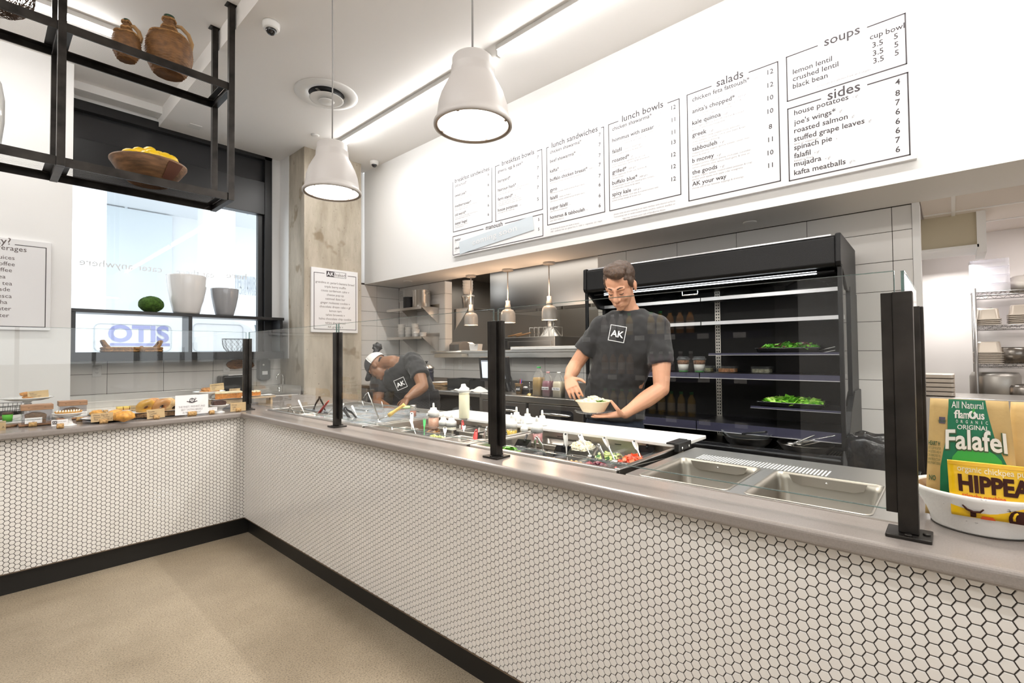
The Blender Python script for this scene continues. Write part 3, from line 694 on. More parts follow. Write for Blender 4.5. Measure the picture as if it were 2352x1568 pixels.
def scraper(b, tpx, m, label, group=None, zb=0.87, w=0.013, dx=0.03):
    P = aZ(b[0], b[1], zb); Q = top_pt(tpx, P, dx); d = (Q - P); L = d.length; d.normalize()
    t = thing('scraper', label, 'scraper', P, group)
    MB().tube([P - d * 0.02, P, P + d * L * 0.45, P + d * L * 0.85, P + d * L], [w * 0.9, w, w * 0.9, w * 0.65, w * 0.35], 10, flat=0.5).build('handle', m, t)
    MB().ball(P + d * L * 0.86 + (CAM - P).normalized() * w * 0.45, 0.004, 8, 6).build('hanging_hole', INK, t)
scraper((1090.5, 1014), (1094, 985.5), PLR, 'upright red scraper handle in front of the salad rail, left of the middle post')
scraper((1064, 990), (1062.4, 965), PLR, 'red handle behind a short white one, back of the middle rail', w=0.010)
scraper((735, 946), (755.5, 919.5), PLR, 'slanting red scraper in the corner rail, left of the second guard post', zb=0.893, dx=0.0)
spoon((900.4, 986.7), (899.8, 971.4), PLW, 'short white handle with a hole at the far end of the middle rail', group=WS, zb=0.88)
spoon((945.7, 990.6), (945.7, 946.6), PLW, 'tall upright white spoon in the middle rail', group=WS)
spoon((954, 994), (942.5, 962.5), PLW, 'white spoon crossing behind the tall upright one', group=WS, hole=False, w=0.008)
spoon((1022, 1002), (1022, 981.6), PLW, 'short white handle in front of the two cream bottles', group=WS)
spoon((1065, 993), (1065.6, 976.5), PLW, 'short white handle standing in front of a red one', group=WS)
spoon((974.4, 992), (975, 961), PLG, 'green handled brush with white bristles in the pickles', name='pastry_brush', w=0.009, cat='brush')
CS = 'long handled tools in the corner rail'
spoon((703, 957), (685.3, 918), PLW, 'long white stick handle leaning left in the corner rail', name='serving_spoon', group=CS, zb=0.885, hole=False, w=0.007, dx=0.0)
spoon((781, 938), (789.8, 926), PLW, 'white handle leaning right, just behind the second guard post', group=CS, zb=0.893, hole=False, w=0.008)
spoon((819, 953), (808, 931), PLW, 'white paddle handle leaning left, right of the second guard post', group=CS, zb=0.893, hole=False, w=0.008)
spoon((838, 938), (831, 920), STEEL, 'short steel handle at the far side of the corner rail', group=CS, zb=0.893, hole=False, w=0.005)
spoon((881.5, 941), (876, 921.5), STEEL, 'thin steel handle left of the bent worker hand', group=CS, zb=0.893, hole=False, w=0.005)
spoon((745, 961), (765, 936.5), STEEL, 'slim steel rod leaning right in front of the red scraper', group=CS, zb=0.885, hole=False, w=0.005)
# hooked ladle and yellow ladle
P = aZ(870, 960, 0.90); Q = aX(845.6, 901.5, P.x - 0.02); Q2 = aX(834.6, 914, P.x - 0.05)
t = thing('ladle', 'steel ladle with a tall hooked handle in the corner rail', 'ladle', P, CS)
MB().tube([P, P + (Q - P) * 0.9, Q + Vector((0, 0, 0.002)), (Q + Q2) / 2 + Vector((0, 0, 0.008)), Q2], 0.0065, 8, flat=0.4).build('handle', STEEL, t)
MB().ball(P - Vector((0, 0, 0.02)), 0.03, 12, 8, sc=(1, 1, 0.6)).build('bowl', STEEL, t)
P = aZ(870.5, 963.5, 0.90); M_ = aX(893, 953.7, P.x + 0.04); Q = aX(928.8, 929, P.x + 0.1)
t = thing('ladle', 'ladle with a pale yellow plastic handle beside the bent worker', 'ladle', P, CS)
MB().tube([P, M_], 0.004, 8).build('rod', STEEL, t)
MB().tube([M_, M_ + (Q - M_) * 0.2, M_ + (Q - M_) * 0.3, M_ + (Q - M_) * 0.9, Q], [0.014, 0.014, 0.011, 0.010, 0.013], 10).build('grip', mat('pale_yellow_plastic', (0.78, 0.52, 0.16), 0.4), t)
MB().ball(P - Vector((0, 0, 0.02)), 0.028, 12, 8, sc=(1, 1, 0.6)).build('bowl', STEEL, t)
# ---- squeeze bottles
def squeeze(px, zb, r, h, capr, col, label, level=0.8, group='squeeze bottles of dressing', X=None, nz=True, lean=0):
    P = aZ(px[0], px[1], zb) if X is None else Vector((X, aX(px[0], px[1], X).y, zb))
    t = thing('squeeze_bottle', label, 'bottle', P, group)
    body = clearplastic('bottle_plastic', (0.95, 0.95, 0.94), 0.06)
    liq = mat('liquid_%02d%02d%02d' % tuple(int(c * 99) for c in col), col, 0.25, coat=0.3)
    x, y, z = P
    MB().lathe([(r * 0.95, z), (r, z + 0.004), (r, z + h * 0.93), (r * 0.85, z + h)], 20, (x, y, 0)).build('body', body, t)
    MB().lathe([(r * 0.9, z + 0.003), (r * 0.94, z + 0.006), (r * 0.94, z + h * level)], 18, (x, y, 0)).build('dressing', liq, t)
    c = MB().lathe([(capr, z + h * 0.94), (capr, z + h + 0.022), (capr * 0.93, z + h + 0.026), (capr * 0.6, z + h + 0.034), (capr * 0.55, z + h + 0.046), (0.0, z + h + 0.048)], 20, (x, y, 0)).build('cap', PLW, t)
    if nz: MB().lathe([(0.008, z + h + 0.046), (0.005, z + h + 0.075), (0, z + h + 0.077)], 10, (x, y, 0)).build('nozzle', mat('frosted_plastic', (0.8, 0.79, 0.75), 0.4), c)
    return t
z0 = 0.862
squeeze((1175.5, 1009), z0, 0.030, 0.065, 0.031, (0.62, 0.42, 0.01), 'squeeze bottle of golden oil, leftmost beside the guard post')
squeeze((1187, 1000), z0, 0.027, 0.085, 0.028, (0.62, 0.58, 0.45), 'pale squeeze bottle standing behind the golden oil', 0.5)
squeeze((1204.5, 1013), z0, 0.030, 0.045, 0.020, (0.58, 0.44, 0.13), 'short squat dressing bottle with sediment and a flat cap', 0.9, nz=False)
squeeze((1212, 1001), z0, 0.028, 0.078, 0.029, (0.66, 0.63, 0.55), 'clear squeeze bottle behind the short squat one', 0.35)
squeeze((1233.5, 1017), z0, 0.031, 0.062, 0.032, (0.52, 0.21, 0.21), 'squeeze bottle of pink dressing, frontmost of its cluster', 0.85)
squeeze((1246, 1007), z0, 0.026, 0.078, 0.027, (0.66, 0.40, 0.02), 'orange-yellow squeeze bottle partly behind the pink one')
squeeze((996, 985), 0.862, 0.034, 0.085, 0.035, (0.62, 0.33, 0.22), 'big squeeze bottle smeared with orange sauce in the middle rail', 0.85)
squeeze((1018.5, 987), 0.862, 0.028, 0.03, 0.029, (0.75, 0.71, 0.58), 'cream nozzle bottle, left one of the low pair')
squeeze((1037, 989), 0.862, 0.031, 0.03, 0.032, (0.75, 0.71, 0.58), 'cream nozzle bottle, right one of the low pair')
P = aZ(1066.5, 960, 0.932)
t = thing('squeeze_bottle', 'tall pale yellow squeeze bottle alone on the white cutting board', 'bottle', P, None)
x, y, z = P
MB().lathe([(0.031, z), (0.033, z + 0.004), (0.033, z + 0.14), (0.030, z + 0.148), (0.033, z + 0.152), (0.033, z + 0.16)], 22, (x, y, 0)).build('body', mat('pale_mayo_bottle', (0.76, 0.73, 0.55), 0.35, sss=0.1), t)
T = TR((x, y, z + 0.158), 0.3, radians(-7))
MB().lathe([(0.034, 0), (0.034, 0.022), (0.026, 0.026), (0.022, 0.03), (0.017, 0.034), (0.013, 0.05), (0, 0.052)], 22, T=T).build('cap', PLW, t)
# things on the far ledge by the bent worker
P = aZ(949, 957, 0.905); x, y, z = P
t = thing('spice_jar', 'small spice jar with a metal cap by the worker hand', 'jar', P)
MB().lathe([(0.021, z), (0.022, z + 0.004), (0.022, z + 0.055), (0.017, z + 0.062)], 16, (x, y, 0)).build('glass_body', clearplastic('jar_glass', (0.9, 0.88, 0.86), 0.1), t)
MB().lathe([(0.019, z + 0.003), (0.020, z + 0.04), (0, z + 0.04)], 16, (x, y, 0)).build('spice', mat('red_spice', (0.35, 0.1, 0.05), 0.8), t)
MB().lathe([(0.021, z + 0.06), (0.021, z + 0.078), (0.018, z + 0.08), (0, z + 0.08)], 16, (x, y, 0)).build('lid', STEEL, t)
P = aZ(933, 953, 0.905); x, y, z = P
t = thing('deli_tub', 'small clear tub with a pale green lid under the worker hand', 'tub', P)
MB().lathe([(0.036, z), (0.042, z + 0.05)], 18, (x, y, 0)).build('cup', CLEARP, t)
MB().lathe([(0.045, z + 0.05), (0.045, z + 0.06), (0.04, z + 0.062), (0, z + 0.062)], 18, (x, y, 0)).build('lid', mat('pale_green_lid', (0.45, 0.62, 0.30), 0.4), t)
# ================================================================== pastries on the left counter
def mpp(P): return (P - CAM).dot(FW) / FPX
def card(corkpx, x0, y0, x1, y1, label, lines, white=False, tilt=0.0, cork=True, z=CT, logo=False, size=0.3, pxw=17, Y=None):
    """place card: cork base at a pixel on the counter, card rectangle in photo pixels"""
    P = aZ(corkpx[0], corkpx[1], z) if Y is None else aY(corkpx[0], corkpx[1], Y)
    u = mpp(P); yc = P.y - 0.004
    a = aY(x0, (y0 + y1) / 2, yc); b = aY(x1, (y0 + y1) / 2, yc)
    zt = aY((x0 + x1) / 2, y0, yc).z; zb = aY((x0 + x1) / 2, y1, yc).z
    t = thing('place_card', label, 'place card', P, 'place cards among the pastries')
    if cork:
        cw = pxw * u * 0.36
        k = MB().lathe([(0.0135, -cw), (0.0145, -cw * 0.8), (0.0145, cw * 0.8), (0.0135, cw)], 14, T=TR((P.x, P.y - 0.004, z + 0.0145), 0, 0, radians(90)))
        k.build('cork_holder', CORK, t)
        yc = P.y - 0.004
    cx, cz = (a.x + b.x) / 2, (zt + zb) / 2; w, h = (b.x - a.x), (zt - zb)
    T = TR((cx, yc + 0.002, cz), 0, 0, -tilt)
    c = MB().box(-w / 2, w / 2, 0, 0.0012, -h / 2, h / 2, T=T).build('card', SIGNW if white else CARD, t)
    lt = MB(); n = len(lines); fh = h * 0.72 / max(n, 2)
    tx0 = -w * 0.42
    if logo:
        MB().box(-w * 0.44, -w * 0.16, -0.0012, -0.0004, -h * 0.2, h * 0.32, T=T).build('printed_logo', INK, c)
        wl = MB(); letters(wl, 'AK', T @ Vector((-w * 0.30, -0.0016, -h * 0.08)), T.to_3x3() @ Vector((1, 0, 0)), T.to_3x3() @ Vector((0, 0, 1)), h * 0.4, 'c')
        wl.build('logo_letters', SIGNW, c)
    for i, s in enumerate(lines):
        sz = fh * 0.85; org = T @ Vector((tx0 + (0.03 * i * w if not white else w * 0.42 + (0.12 * w if logo else 0)), -0.0008, h * 0.40 - fh * (i + 0.85)))
        ux = T.to_3x3() @ Vector((1, 0, 0)); uy = T.to_3x3() @ Vector((0.18 if not white else 0, 0, 1)).normalized()
        gv = glyphs(s)[0]
        if not gv: continue
        wd = max(p[0] for p in gv) - min(p[0] for p in gv)
        letters(lt, s, org, ux, uy, sz, 'c' if white else 'l', sx=min(1.0, w * (0.55 if logo else 0.82) / (wd * sz)))
    if n: lt.build('handwriting' if not white else 'print', INK if not white else INK2, c)
    return t
CRUST = mat('brown_crust', (0.34, 0.13, 0.045), 0.5, var=0.35, vscale=30, bump=0.3, scale=60)
CRUMB = mat('dark_crumb', (0.30, 0.16, 0.06), 0.85, var=0.4, vscale=120, bump=0.4, scale=150)
CRUMBO = mat('orange_crumb', (0.50, 0.19, 0.04), 0.8, var=0.3, vscale=90, bump=0.3, scale=150)
PAPER = mat('white_parchment', (0.82, 0.81, 0.80), 0.7)
def loaf(mb, cx, cy, z, w, d, h, crust=0, crumb=1, dome=0.25, seed=0):
    """loaf cut across: w along x, crumb on the front face"""
    prof = []
    N = 14
    for i in range(N + 1):
        t_ = i / N; x = -w / 2 + w * t_; hh = h * (1 - dome) + h * dome * math.sin(pi * t_) ** 0.8 + 0.004 * noise.noise(Vector((t_ * 7, seed, 0)))
        prof.append((cx + x * (1.03 if 0 < t_ < 1 else 1), z + hh))
    poly = [(cx - w * 0.46, z), (cx + w * 0.46, z)] + prof[::-1]
    n = len(poly); vs = [(a, cy - d / 2, b) for a, b in poly] + [(a, cy + d / 2, b) for a, b in poly]
    mb.add(vs, [tuple(range(n))], crumb); k = len(mb.v) - 2 * n
    mb.f.append(tuple(k + n + i for i in range(n))[::-1]); mb.m.append(crust); mb.sm.append(False)
    for i in range(n): mb.f.append((k + i, k + n + i, k + n + (i + 1) % n, k + (i + 1) % n)); mb.m.append(crust); mb.sm.append(True)
def paper(name, cx, cy, z, w, d, label, n=10):
    vs = []; fs = []
    for i in range(n + 1):
        for j in range(n + 1):
            a, b = i / n - .5, j / n - .5; e = max(abs(a), abs(b)) * 2
            vs.append((cx + a * w, cy + b * d, z + 0.002 + 0.012 * max(0, e - 0.6) * (1 + noise.noise(Vector((a * 9, b * 9, cx))))))
    for i in range(n):
        for j in range(n): k = i * (n + 1) + j; fs.append((k, k + n + 1, k + n + 2, k + 1))
    o = MB().add(vs, fs, 0, True).build(name, PAPER, origin=(cx, cy, z)); m_ = o.modifiers.new('s', 'SOLIDIFY'); m_.thickness = 0.0006
    return tag(o, label, 'paper')
def tray(px, w, d, label, m, h=0.014, cat='tray', name='serving_tray', Y=None):
    P = aZ(px[0], px[1], CT)
    t = thing(name, label, cat, P)
    MB().box(P.x - w / 2, P.x + w / 2, P.y - d / 2, P.y + d / 2, CT + 0.004, CT + h).build('board', m, t, bevel=0.002)
    for sx in (-1, 1): MB().box(P.x + sx * w * 0.4 - 0.01, P.x + sx * w * 0.4 + 0.01, P.y - d * 0.4, P.y + d * 0.4, CT, CT + 0.004).build('foot', WOODB, t)
    return P
LIDW = mat('pale_walnut_lid', (0.36, 0.19, 0.10), 0.5, var=0.25, vscale=20, stretch=(1, 8, 8))
ACR = clearplastic('smoked_acrylic', (0.86, 0.85, 0.86), 0.03)
def cakebox(px, w, d, zt, label, tlabel, llabel, seed):
    P = tray(px, w * 1.18, d * 1.35, tlabel, LIDW)
    z = CT + 0.0145
    t = thing('cake_box', label, 'cake box', (P.x, P.y, z), 'cake boxes with wooden lids')
    w_ = w; e = 0.003
    MB().box(P.x - w_ / 2, P.x + w_ / 2, P.y - d / 2, P.y - d / 2 + e, z, zt - 0.03).box(P.x - w_ / 2, P.x + w_ / 2, P.y + d / 2 - e, P.y + d / 2, z, zt - 0.03).box(P.x - w_ / 2, P.x - w_ / 2 + e, P.y - d / 2 + e, P.y + d / 2 - e, z, zt - 0.03).box(P.x + w_ / 2 - e, P.x + w_ / 2, P.y - d / 2 + e, P.y + d / 2 - e, z, zt - 0.03).build('acrylic_walls', ACR, t)
    lid = MB().box(P.x - w_ / 2 - 0.004, P.x + w_ / 2 + 0.004, P.y - d / 2 - 0.004, P.y + d / 2 + 0.004, zt - 0.032, zt).build('lid', LIDW, t, bevel=0.002)
    for sx in (-.28, .25): MB().box(P.x + sx * w_ - .004, P.x + sx * w_ + .004, P.y - d / 2 - 0.005, P.y - d / 2 - 0.0035, zt - 0.018, zt - 0.013).build('peg', WOODB, lid)
    m = MB(); loaf(m, P.x - 0.005, P.y, z + 0.001, w * 0.70, d * 0.72, (zt - 0.03 - z) * 0.78, seed=seed)
    o = m.build('loaf_cake', [CRUST, CRUMB]); tag(o, llabel, 'cake')
    return P
u0 = mpp(aZ(80, 980, CT))
cakebox((84, 976), 0.135, 0.10, CT + 0.128, 'smoked acrylic cake box with a walnut lid, the nearer and lefthand one', 'walnut board under the lefthand cake box', 'brown banana loaf inside the lefthand cake box', 1)
cakebox((166, 962), 0.135, 0.10, CT + 0.125, 'smoked acrylic cake box with a walnut lid, behind the iced lemon tart', 'walnut board under the cake box behind the lemon tart', 'dark couscous loaf inside the cake box behind the tart', 2)
card((75, 980), 57, 959, 97, 972, 'white printed card on cork in front of the banana loaf', ['banana bread', '$3'], True, pxw=19)
card((182, 967), 166, 945, 201, 957, 'white printed card on cork in front of the dark loaf', ['cousa cardamom', '$3'], True, pxw=15)
def stand(px, r, zp, label, oval=1.0, foot=0.06):
    P = aZ(px[0], px[1], CT); x, y, _ = P
    t = thing('cake_stand', label, 'cake stand', P, 'white cake stands')
    MB().lathe([(foot, CT), (foot, CT + 0.004), (foot * 0.55, CT + 0.014), (0.016, CT + 0.03), (0.014, zp - 0.02), (0.03, zp - 0.006), (0.0, zp - 0.005)], 24, (x, y, 0)).build('pedestal', CERW, t)
    MB().lathe([(0.0, zp - 0.004), (r * 0.6, zp - 0.004), (r * 0.96, zp + 0.012), (r, zp + 0.016), (r * 0.98, zp + 0.018), (r * 0.62, zp + 0.003), (0, zp + 0.002)], 36, (x, y, 0), sx=oval).build('plate', CERW, t)
    return P
COOK = mat('golden_cookie', (0.45, 0.21, 0.06), 0.7, var=0.35, vscale=60, bump=0.4, scale=90)
def cookie(x, y, z, r, label, seed, m=None, tilt=0.0, h=0.016, name='cookie', group=None):
    b = MB().ball((0, 0, 0), r, 16, 8, sc=(1, 1, h / r), jit=0.25, seed=seed, T=TR((0, 0, 0), 0, tilt))
    b.v = [(v[0] + x, v[1] + y, v[2] + z) for v in b.v]
    return tag(b.build(name, m or COOK), label, 'cookie', group)
# ginger cookies on a stand behind the first box
zp = aY(85, 926, 0.34).z
P = stand((62, 962), 0.135, zp, 'white oval cake stand behind the lefthand cake box', foot=0.075)
cookie(P.x + 0.01, P.y - 0.02, zp + 0.018, 0.036, 'ginger cookie, lower one on the lefthand white stand', 1, group='ginger cookies')
cookie(P.x - 0.005, P.y - 0.01, zp + 0.04, 0.034, 'ginger cookie, upper one on the lefthand white stand', 2, group='ginger cookies')
card((88, 918), 63.5, 897, 112, 918, 'tilted kraft card about ginger molasses cookies on the white stand', ['Ginger', '  Molasses', '    Cookie vegan', '            2.50'], tilt=radians(4), cork=False, Y=P.y - 0.05)
# wire basket far left
P = aZ(8, 962, CT); zb = aY(30, 948, P.y).z; x, y = P.x - 0.05, P.y
t = thing('wire_basket', 'shallow round wire basket on a wooden foot at the left end of the counter', 'basket', (x, y, CT))
m = MB(); R = 0.185
for zz, rr in ((zb, R * 0.96), (zb + 0.03, R * 0.98), (zb + 0.06, R)): m.tube([(x + rr * cos(a * pi / 24), y + rr * sin(a * pi / 24), zz) for a in range(48)], 0.0022, 6, closed=True)
for a in range(44): an = a * 2 * pi / 44; m.tube([(x + R * .96 * cos(an), y + R * .96 * sin(an), zb), (x + R * cos(an), y + R * sin(an), zb + 0.06)], 0.0014, 5)
for a in range(-5, 6):
    q = a * 0.03; h_ = math.sqrt((R * .95) ** 2 - q * q); m.tube([(x + q, y - h_, zb), (x + q, y + h_, zb)], 0.0014, 5); m.tube([(x - h_, y + q, zb), (x + h_, y + q, zb)], 0.0014, 5)
m.build('wire_mesh', mat('dark_wire', (0.06, 0.055, 0.05), 0.4, 0.7), t, fix=False)
MB().lathe([(0.075, CT), (0.07, CT + 0.012), (0.03, CT + 0.03), (0.025, zb - 0.02), (0.05, zb - 0.004), (0, zb - 0.003)], 20, (x, y, 0)).build('wooden_foot', WOODB, t)
P = aZ(17, 969, CT); x, y = P.x, P.y
t = thing('paper_cup', 'green and brown paper cup under the wire basket', 'cup', P)
MB().lathe([(0.022, CT), (0.026, CT + 0.055)], 20, (x, y, 0)).build('sleeve', mat('bright_green_paper', (0.08, 0.42, 0.02), 0.6), t)
MB().lathe([(0.0265, CT + 0.05), (0.0265, CT + 0.06), (0.022, CT + 0.064), (0, CT + 0.064)], 20, (x, y, 0)).build('lid', mat('brown_lid', (0.08, 0.035, 0.02), 0.5), t)
P = aZ(8, 981, CT)
t = thing('wooden_plate', 'round bark-edged wooden plate at the very left of the counter', 'plate', P)
MB().lathe([(0.055, CT), (0.06, CT + 0.004), (0.06, CT + 0.014)], 28, (P.x, P.y, 0)).build('slab', WOODB, t)
card((3, 988), -22, 967, 13.5, 989, 'kraft card with a price of 3 at the left end of the counter', ['', 'Fruit  3-'], cork=False)
# lemon tart on small stand
zp = aY(150, 962, 0.22).z
P = stand((157, 977), 0.077, CT + 0.062, 'small white cake stand with an iced lemon tart', foot=0.04)
x, y = P.x, P.y; zz = CT + 0.066
t = thing('lemon_tart', 'fluted lemon tart with white icing on the small stand', 'tart', (x, y, zz))
pts = []
fl = MB(); n = 40
for rr, q in ((0.052, 0), (0.064, 0.022), (0.060, 0.022), (0.052, 0.014)):
    pts.append([(x + rr * (1 + 0.03 * (k % 2)) * cos(2 * pi * k / n), y + rr * (1 + 0.03 * (k % 2)) * sin(2 * pi * k / n), zz + q) for k in range(n)])
fl.add(sum(pts, []), [(i * n + k, i * n + (k + 1) % n, (i + 1) * n + (k + 1) % n, (i + 1) * n + k) for i in range(3) for k in range(n)], 0).build('crust', mat('tart_crust', (0.55, 0.30, 0.09), 0.7), t)
MB().lathe([(0.055, zz + 0.012), (0.05, zz + 0.02), (0, zz + 0.022)], 28, (x, y, 0)).build('lemon_filling', mat('lemon_curd', (0.72, 0.46, 0.03), 0.3, coat=0.4), t)
ic = MB()
for k in range(9):
    q = -0.05 + k * 0.0125; hw = math.sqrt(max(0.0001, 0.056 ** 2 - q * q)); ic.tube([(x + q - .006, y - hw, zz + 0.016), (x + q - .004, y - hw * .8, zz + 0.024), (x + q, y, zz + 0.027), (x + q + .004, y + hw * .8, zz + 0.024)], [0.002, 0.003, 0.0035, 0.003], 7)
ic.build('icing', mat('white_icing', (0.85, 0.82, 0.74), 0.4), t)
card((138, 983.5), 118, 963.5, 156, 977.5, 'white printed card with a small black logo in front of the lemon tart', ['lemon tart', '$5'], True, logo=True, pxw=17)
# pop ups on a dark plate
P = aZ(262, 966, CT); x, y = P.x - 0.02, P.y + 0.03
t = thing('dinner_plate', 'black rimmed plate of golden cheese pop ups', 'plate', (x, y, CT))
MB().lathe([(0.07, CT), (0.08, CT + 0.004), (0.145, CT + 0.022), (0.147, CT + 0.025), (0.14, CT + 0.026), (0.08, CT + 0.009), (0, CT + 0.008)], 36, (x, y, 0)).build('dish', PLK, t)
MB().lathe([(0.0, CT + 0.0095), (0.08, CT + 0.0105), (0.138, CT + 0.0275)], 36, (x, y, 0)).build('white_glaze', CERW, t)
POP = mat('cheese_puff_crust', (0.62, 0.30, 0.06), 0.5, var=0.4, vscale=40, bump=0.35, scale=50)
for k, (px, py, r, lb) in enumerate([(285, 955, 0.052, 'front right of the three'), (264, 951, 0.045, 'middle one, standing taller'), (222, 949, 0.036, 'partly hidden behind the big kraft card')]):
    Q = aZ(px, py, CT + 0.045); b = MB().ball((Q.x, Q.y, CT + 0.045), r, 16, 10, sc=(1.05, 0.95, 0.62), jit=0.3, seed=k + 4)
    tag(b.build('cheese_puff', POP), 'golden cheese pop up pastry, ' + lb, 'pastry', 'cheese pop ups')
card((238, 972.5), 209, 948, 260, 968, 'large kraft card listing cheese pop ups on a cork', ['Cheese  Pop Up', 'Spinach    Turkey', 'Feta     Cheddar  3'], pxw=20)
card((242, 950), 227.5, 940.5, 256, 948, 'white printed card half hidden behind the big kraft card', ['oatmeal date bar'], True, pxw=12)
P = aZ(282, 946, CT); x, y = P.x, P.y
t = thing('serving_tray', 'white rimmed dark tray of lemon bars behind the pop ups', 'tray', P)
MB().box(x - 0.11, x + 0.10, y - 0.06, y + 0.06, CT, CT + 0.012).build('tray_base', PLK, t, bevel=0.002)
MB().box(x - 0.105, x + 0.095, y - 0.056, y + 0.056, CT + 0.012, CT + 0.015).build('tray_liner', PAPER, t)
for k in range(3):
    b = MB(); xx = x - 0.02 + k * 0.038; b.box(xx - .017, xx + .017, y - .025, y + .03, CT + .015, CT + .03, 1).box(xx - .017, xx + .017, y - .025, y + .03, CT + .03, CT + .042, 0)
    tag(b.build('lemon_bar', [mat('lemon_topping', (0.75, 0.55, 0.12), 0.5), MATS['tart_crust']], bevel=0.003), 'pale yellow lemon bar on the tray, %s of the three' % ['left', 'middle', 'right'][k], 'lemon bar', 'lemon bars')
card((308, 949), 300, 931, 318, 949, 'kraft card beside the leftmost bagel, half hidden', ['Lemon', ' Bar'], cork=False)
# bagels on the bark tray
P = aZ(362, 957, CT); x, y = P.x, P.y + 0.015
t = thing('bark_tray', 'bark edged wooden tray holding the bagels', 'tray', (x, y, CT))
bt = [( (0.165 + 0.008 * sin(k * 2.7)) * cos(2 * pi * k / 40), (0.085 + 0.006 * sin(k * 1.9)) * sin(2 * pi * k / 40)) for k in range(40)]
MB().prism([(x + a, y + b) for a, b in bt], CT + 0.008, CT + 0.036).build('bark_slab', mat('rough_bark', (0.20, 0.12, 0.06), 0.9, var=0.6, vscale=45, bump=0.8, scale=60), t)
MB().box(x - 0.12, x + 0.12, y - 0.05, y + 0.05, CT, CT + 0.008).build('base', PLK, t)
paper('parchment_sheet', x, y, CT + 0.036, 0.31, 0.15, 'white parchment under the bagels')
BAG = [mat('egg_bagel', (0.62, 0.33, 0.05), 0.35, var=0.35, vscale=12, coat=0.2), mat('plain_bagel', (0.55, 0.26, 0.09), 0.35, var=0.25, vscale=12, coat=0.2), mat('pale_bagel', (0.62, 0.40, 0.18), 0.5, var=0.3, vscale=40), mat('raisin_bagel', (0.50, 0.25, 0.10), 0.5, var=0.6, vscale=30), mat('dark_bagel', (0.07, 0.03, 0.02), 0.6)]
def bagel(px, py, zc, yoff, m, label, R=0.037, r=0.0235, tilt=1.1, seed=0):
    Q = aY(px, py, P.y + yoff); b = MB(); n1, n2 = 26, 14; vs = []; fs = []
    T = TR(Q, 0.25, -tilt + pi)
    for i in range(n1):
        for j in range(n2):
            a, c = 2 * pi * i / n1, 2 * pi * j / n2; rr = r * (1 + 0.08 * noise.noise(Vector((cos(a) * 2, sin(a) * 2, seed))))
            vs.append(T @ Vector(((R + rr * cos(c)) * cos(a), (R + rr * cos(c)) * sin(a), rr * 0.92 * sin(c))))
    for i in range(n1):
        for j in range(n2): fs.append((i * n2 + j, ((i + 1) % n1) * n2 + j, ((i + 1) % n1) * n2 + (j + 1) % n2, i * n2 + (j + 1) % n2))
    b.add(vs, fs, 0, True); return tag(b.build('bagel', BAG[m]), label, 'bagel', 'bagels on the bark tray')
bagel(335, 935, 0, 0.0, 0, 'yellow egg bagel leaning at the front left of the tray', seed=1)
bagel(371, 933, 0, 0.0, 1, 'glossy brown bagel leaning at the front middle of the tray', seed=2)
bagel(399, 935, 0, 0.02, 2, 'pale bagel half hidden by the white bagel sign', seed=3)
bagel(347, 926, 0, 0.06, 3, 'bagel with dark raisins behind the yellow one', tilt=0.5, seed=4)
bagel(379, 924, 0, 0.065, 2, 'toasted bagel lying on top at the back', tilt=0.35, seed=5)
bagel(394, 930, 0, 0.07, 4, 'dark pumpernickel bagel at the back right', tilt=0.5, seed=6)
card((359, 962.5), 337.5, 939, 378.5, 960, 'kraft card about toasted bagels in front of the bark tray', ['Freshly', '  Toasted', '    Bagels  2-'], tilt=radians(3), pxw=15)
# bagel sign on cork
Pc = aZ(441, 955, CT); yb = Pc.y
A0, A1 = aY(402, 952, yb), aY(478, 944, yb); zt0 = aY(440, 906.5, yb).z; zb0 = aY(440, 951, yb).z
t = thing('bagel_sign', 'white printed sign praising the bagels, standing on a cork', 'sign', Pc)
MB().lathe([(0.0155, -0.026), (0.0165, -0.02), (0.0165, 0.02), (0.0155, 0.026)], 14, T=TR((Pc.x, Pc.y, CT + 0.0165), 0, 0, radians(90))).build('cork_holder', CORK, t)
sg = MB().box(A0.x, A1.x, yb - 0.001, yb + 0.001, zb0, zt0).build('sheet', SIGNW, t)
lt = MB(); cx = (A0.x + A1.x) / 2; w = A1.x - A0.x; h = zt0 - zb0
for i, s in enumerate(['THE FINEST, FRESHEST, AND', 'BEST TASTING BAGELS', 'IN METRO DETROIT']):
    letters(lt, s, (cx, yb - 0.0012, zb0 + h * (0.36 - 0.15 * i)), (1, 0, 0), (0, 0, 1), h * 0.135, 'c', width=w * (0.80, 0.64, 0.55)[i])
lt.build('print', INK2, sg)
em = MB(); ez = zb0 + h * 0.73
em.tube([(cx + 0.014 * cos(k * pi / 12), yb - 0.002, ez + 0.013 * sin(k * pi / 12)) for k in range(24)], 0.002, 5, closed=True)
em.tube([(cx + 0.005 * cos(k * pi / 8), yb - 0.002, ez + 0.003 + 0.005 * sin(k * pi / 8)) for k in range(16)], 0.0014, 5, closed=True)
for sx in (-1, 1):
    for k in range(4): em.ball((cx + sx * (0.01 + 0.006 * k), yb - 0.002, ez - 0.010 + 0.002 * (k % 2)), 0.005, 8, 6, sc=(1, .3, .55))
for k in range(3): em.tube([(cx + 0.014 + 0.002 * k, yb - 0.002, ez), (cx + 0.02 + 0.004 * k, yb - 0.002, ez + 0.018 - 0.003 * k)], 0.001, 5)
em.tube([(cx - 0.018, yb - 0.002, ez - 0.014), (cx, yb - 0.002, ez - 0.018), (cx + 0.018, yb - 0.002, ez - 0.014)], 0.002, 5)
em.build('printed_emblem', INK, sg)
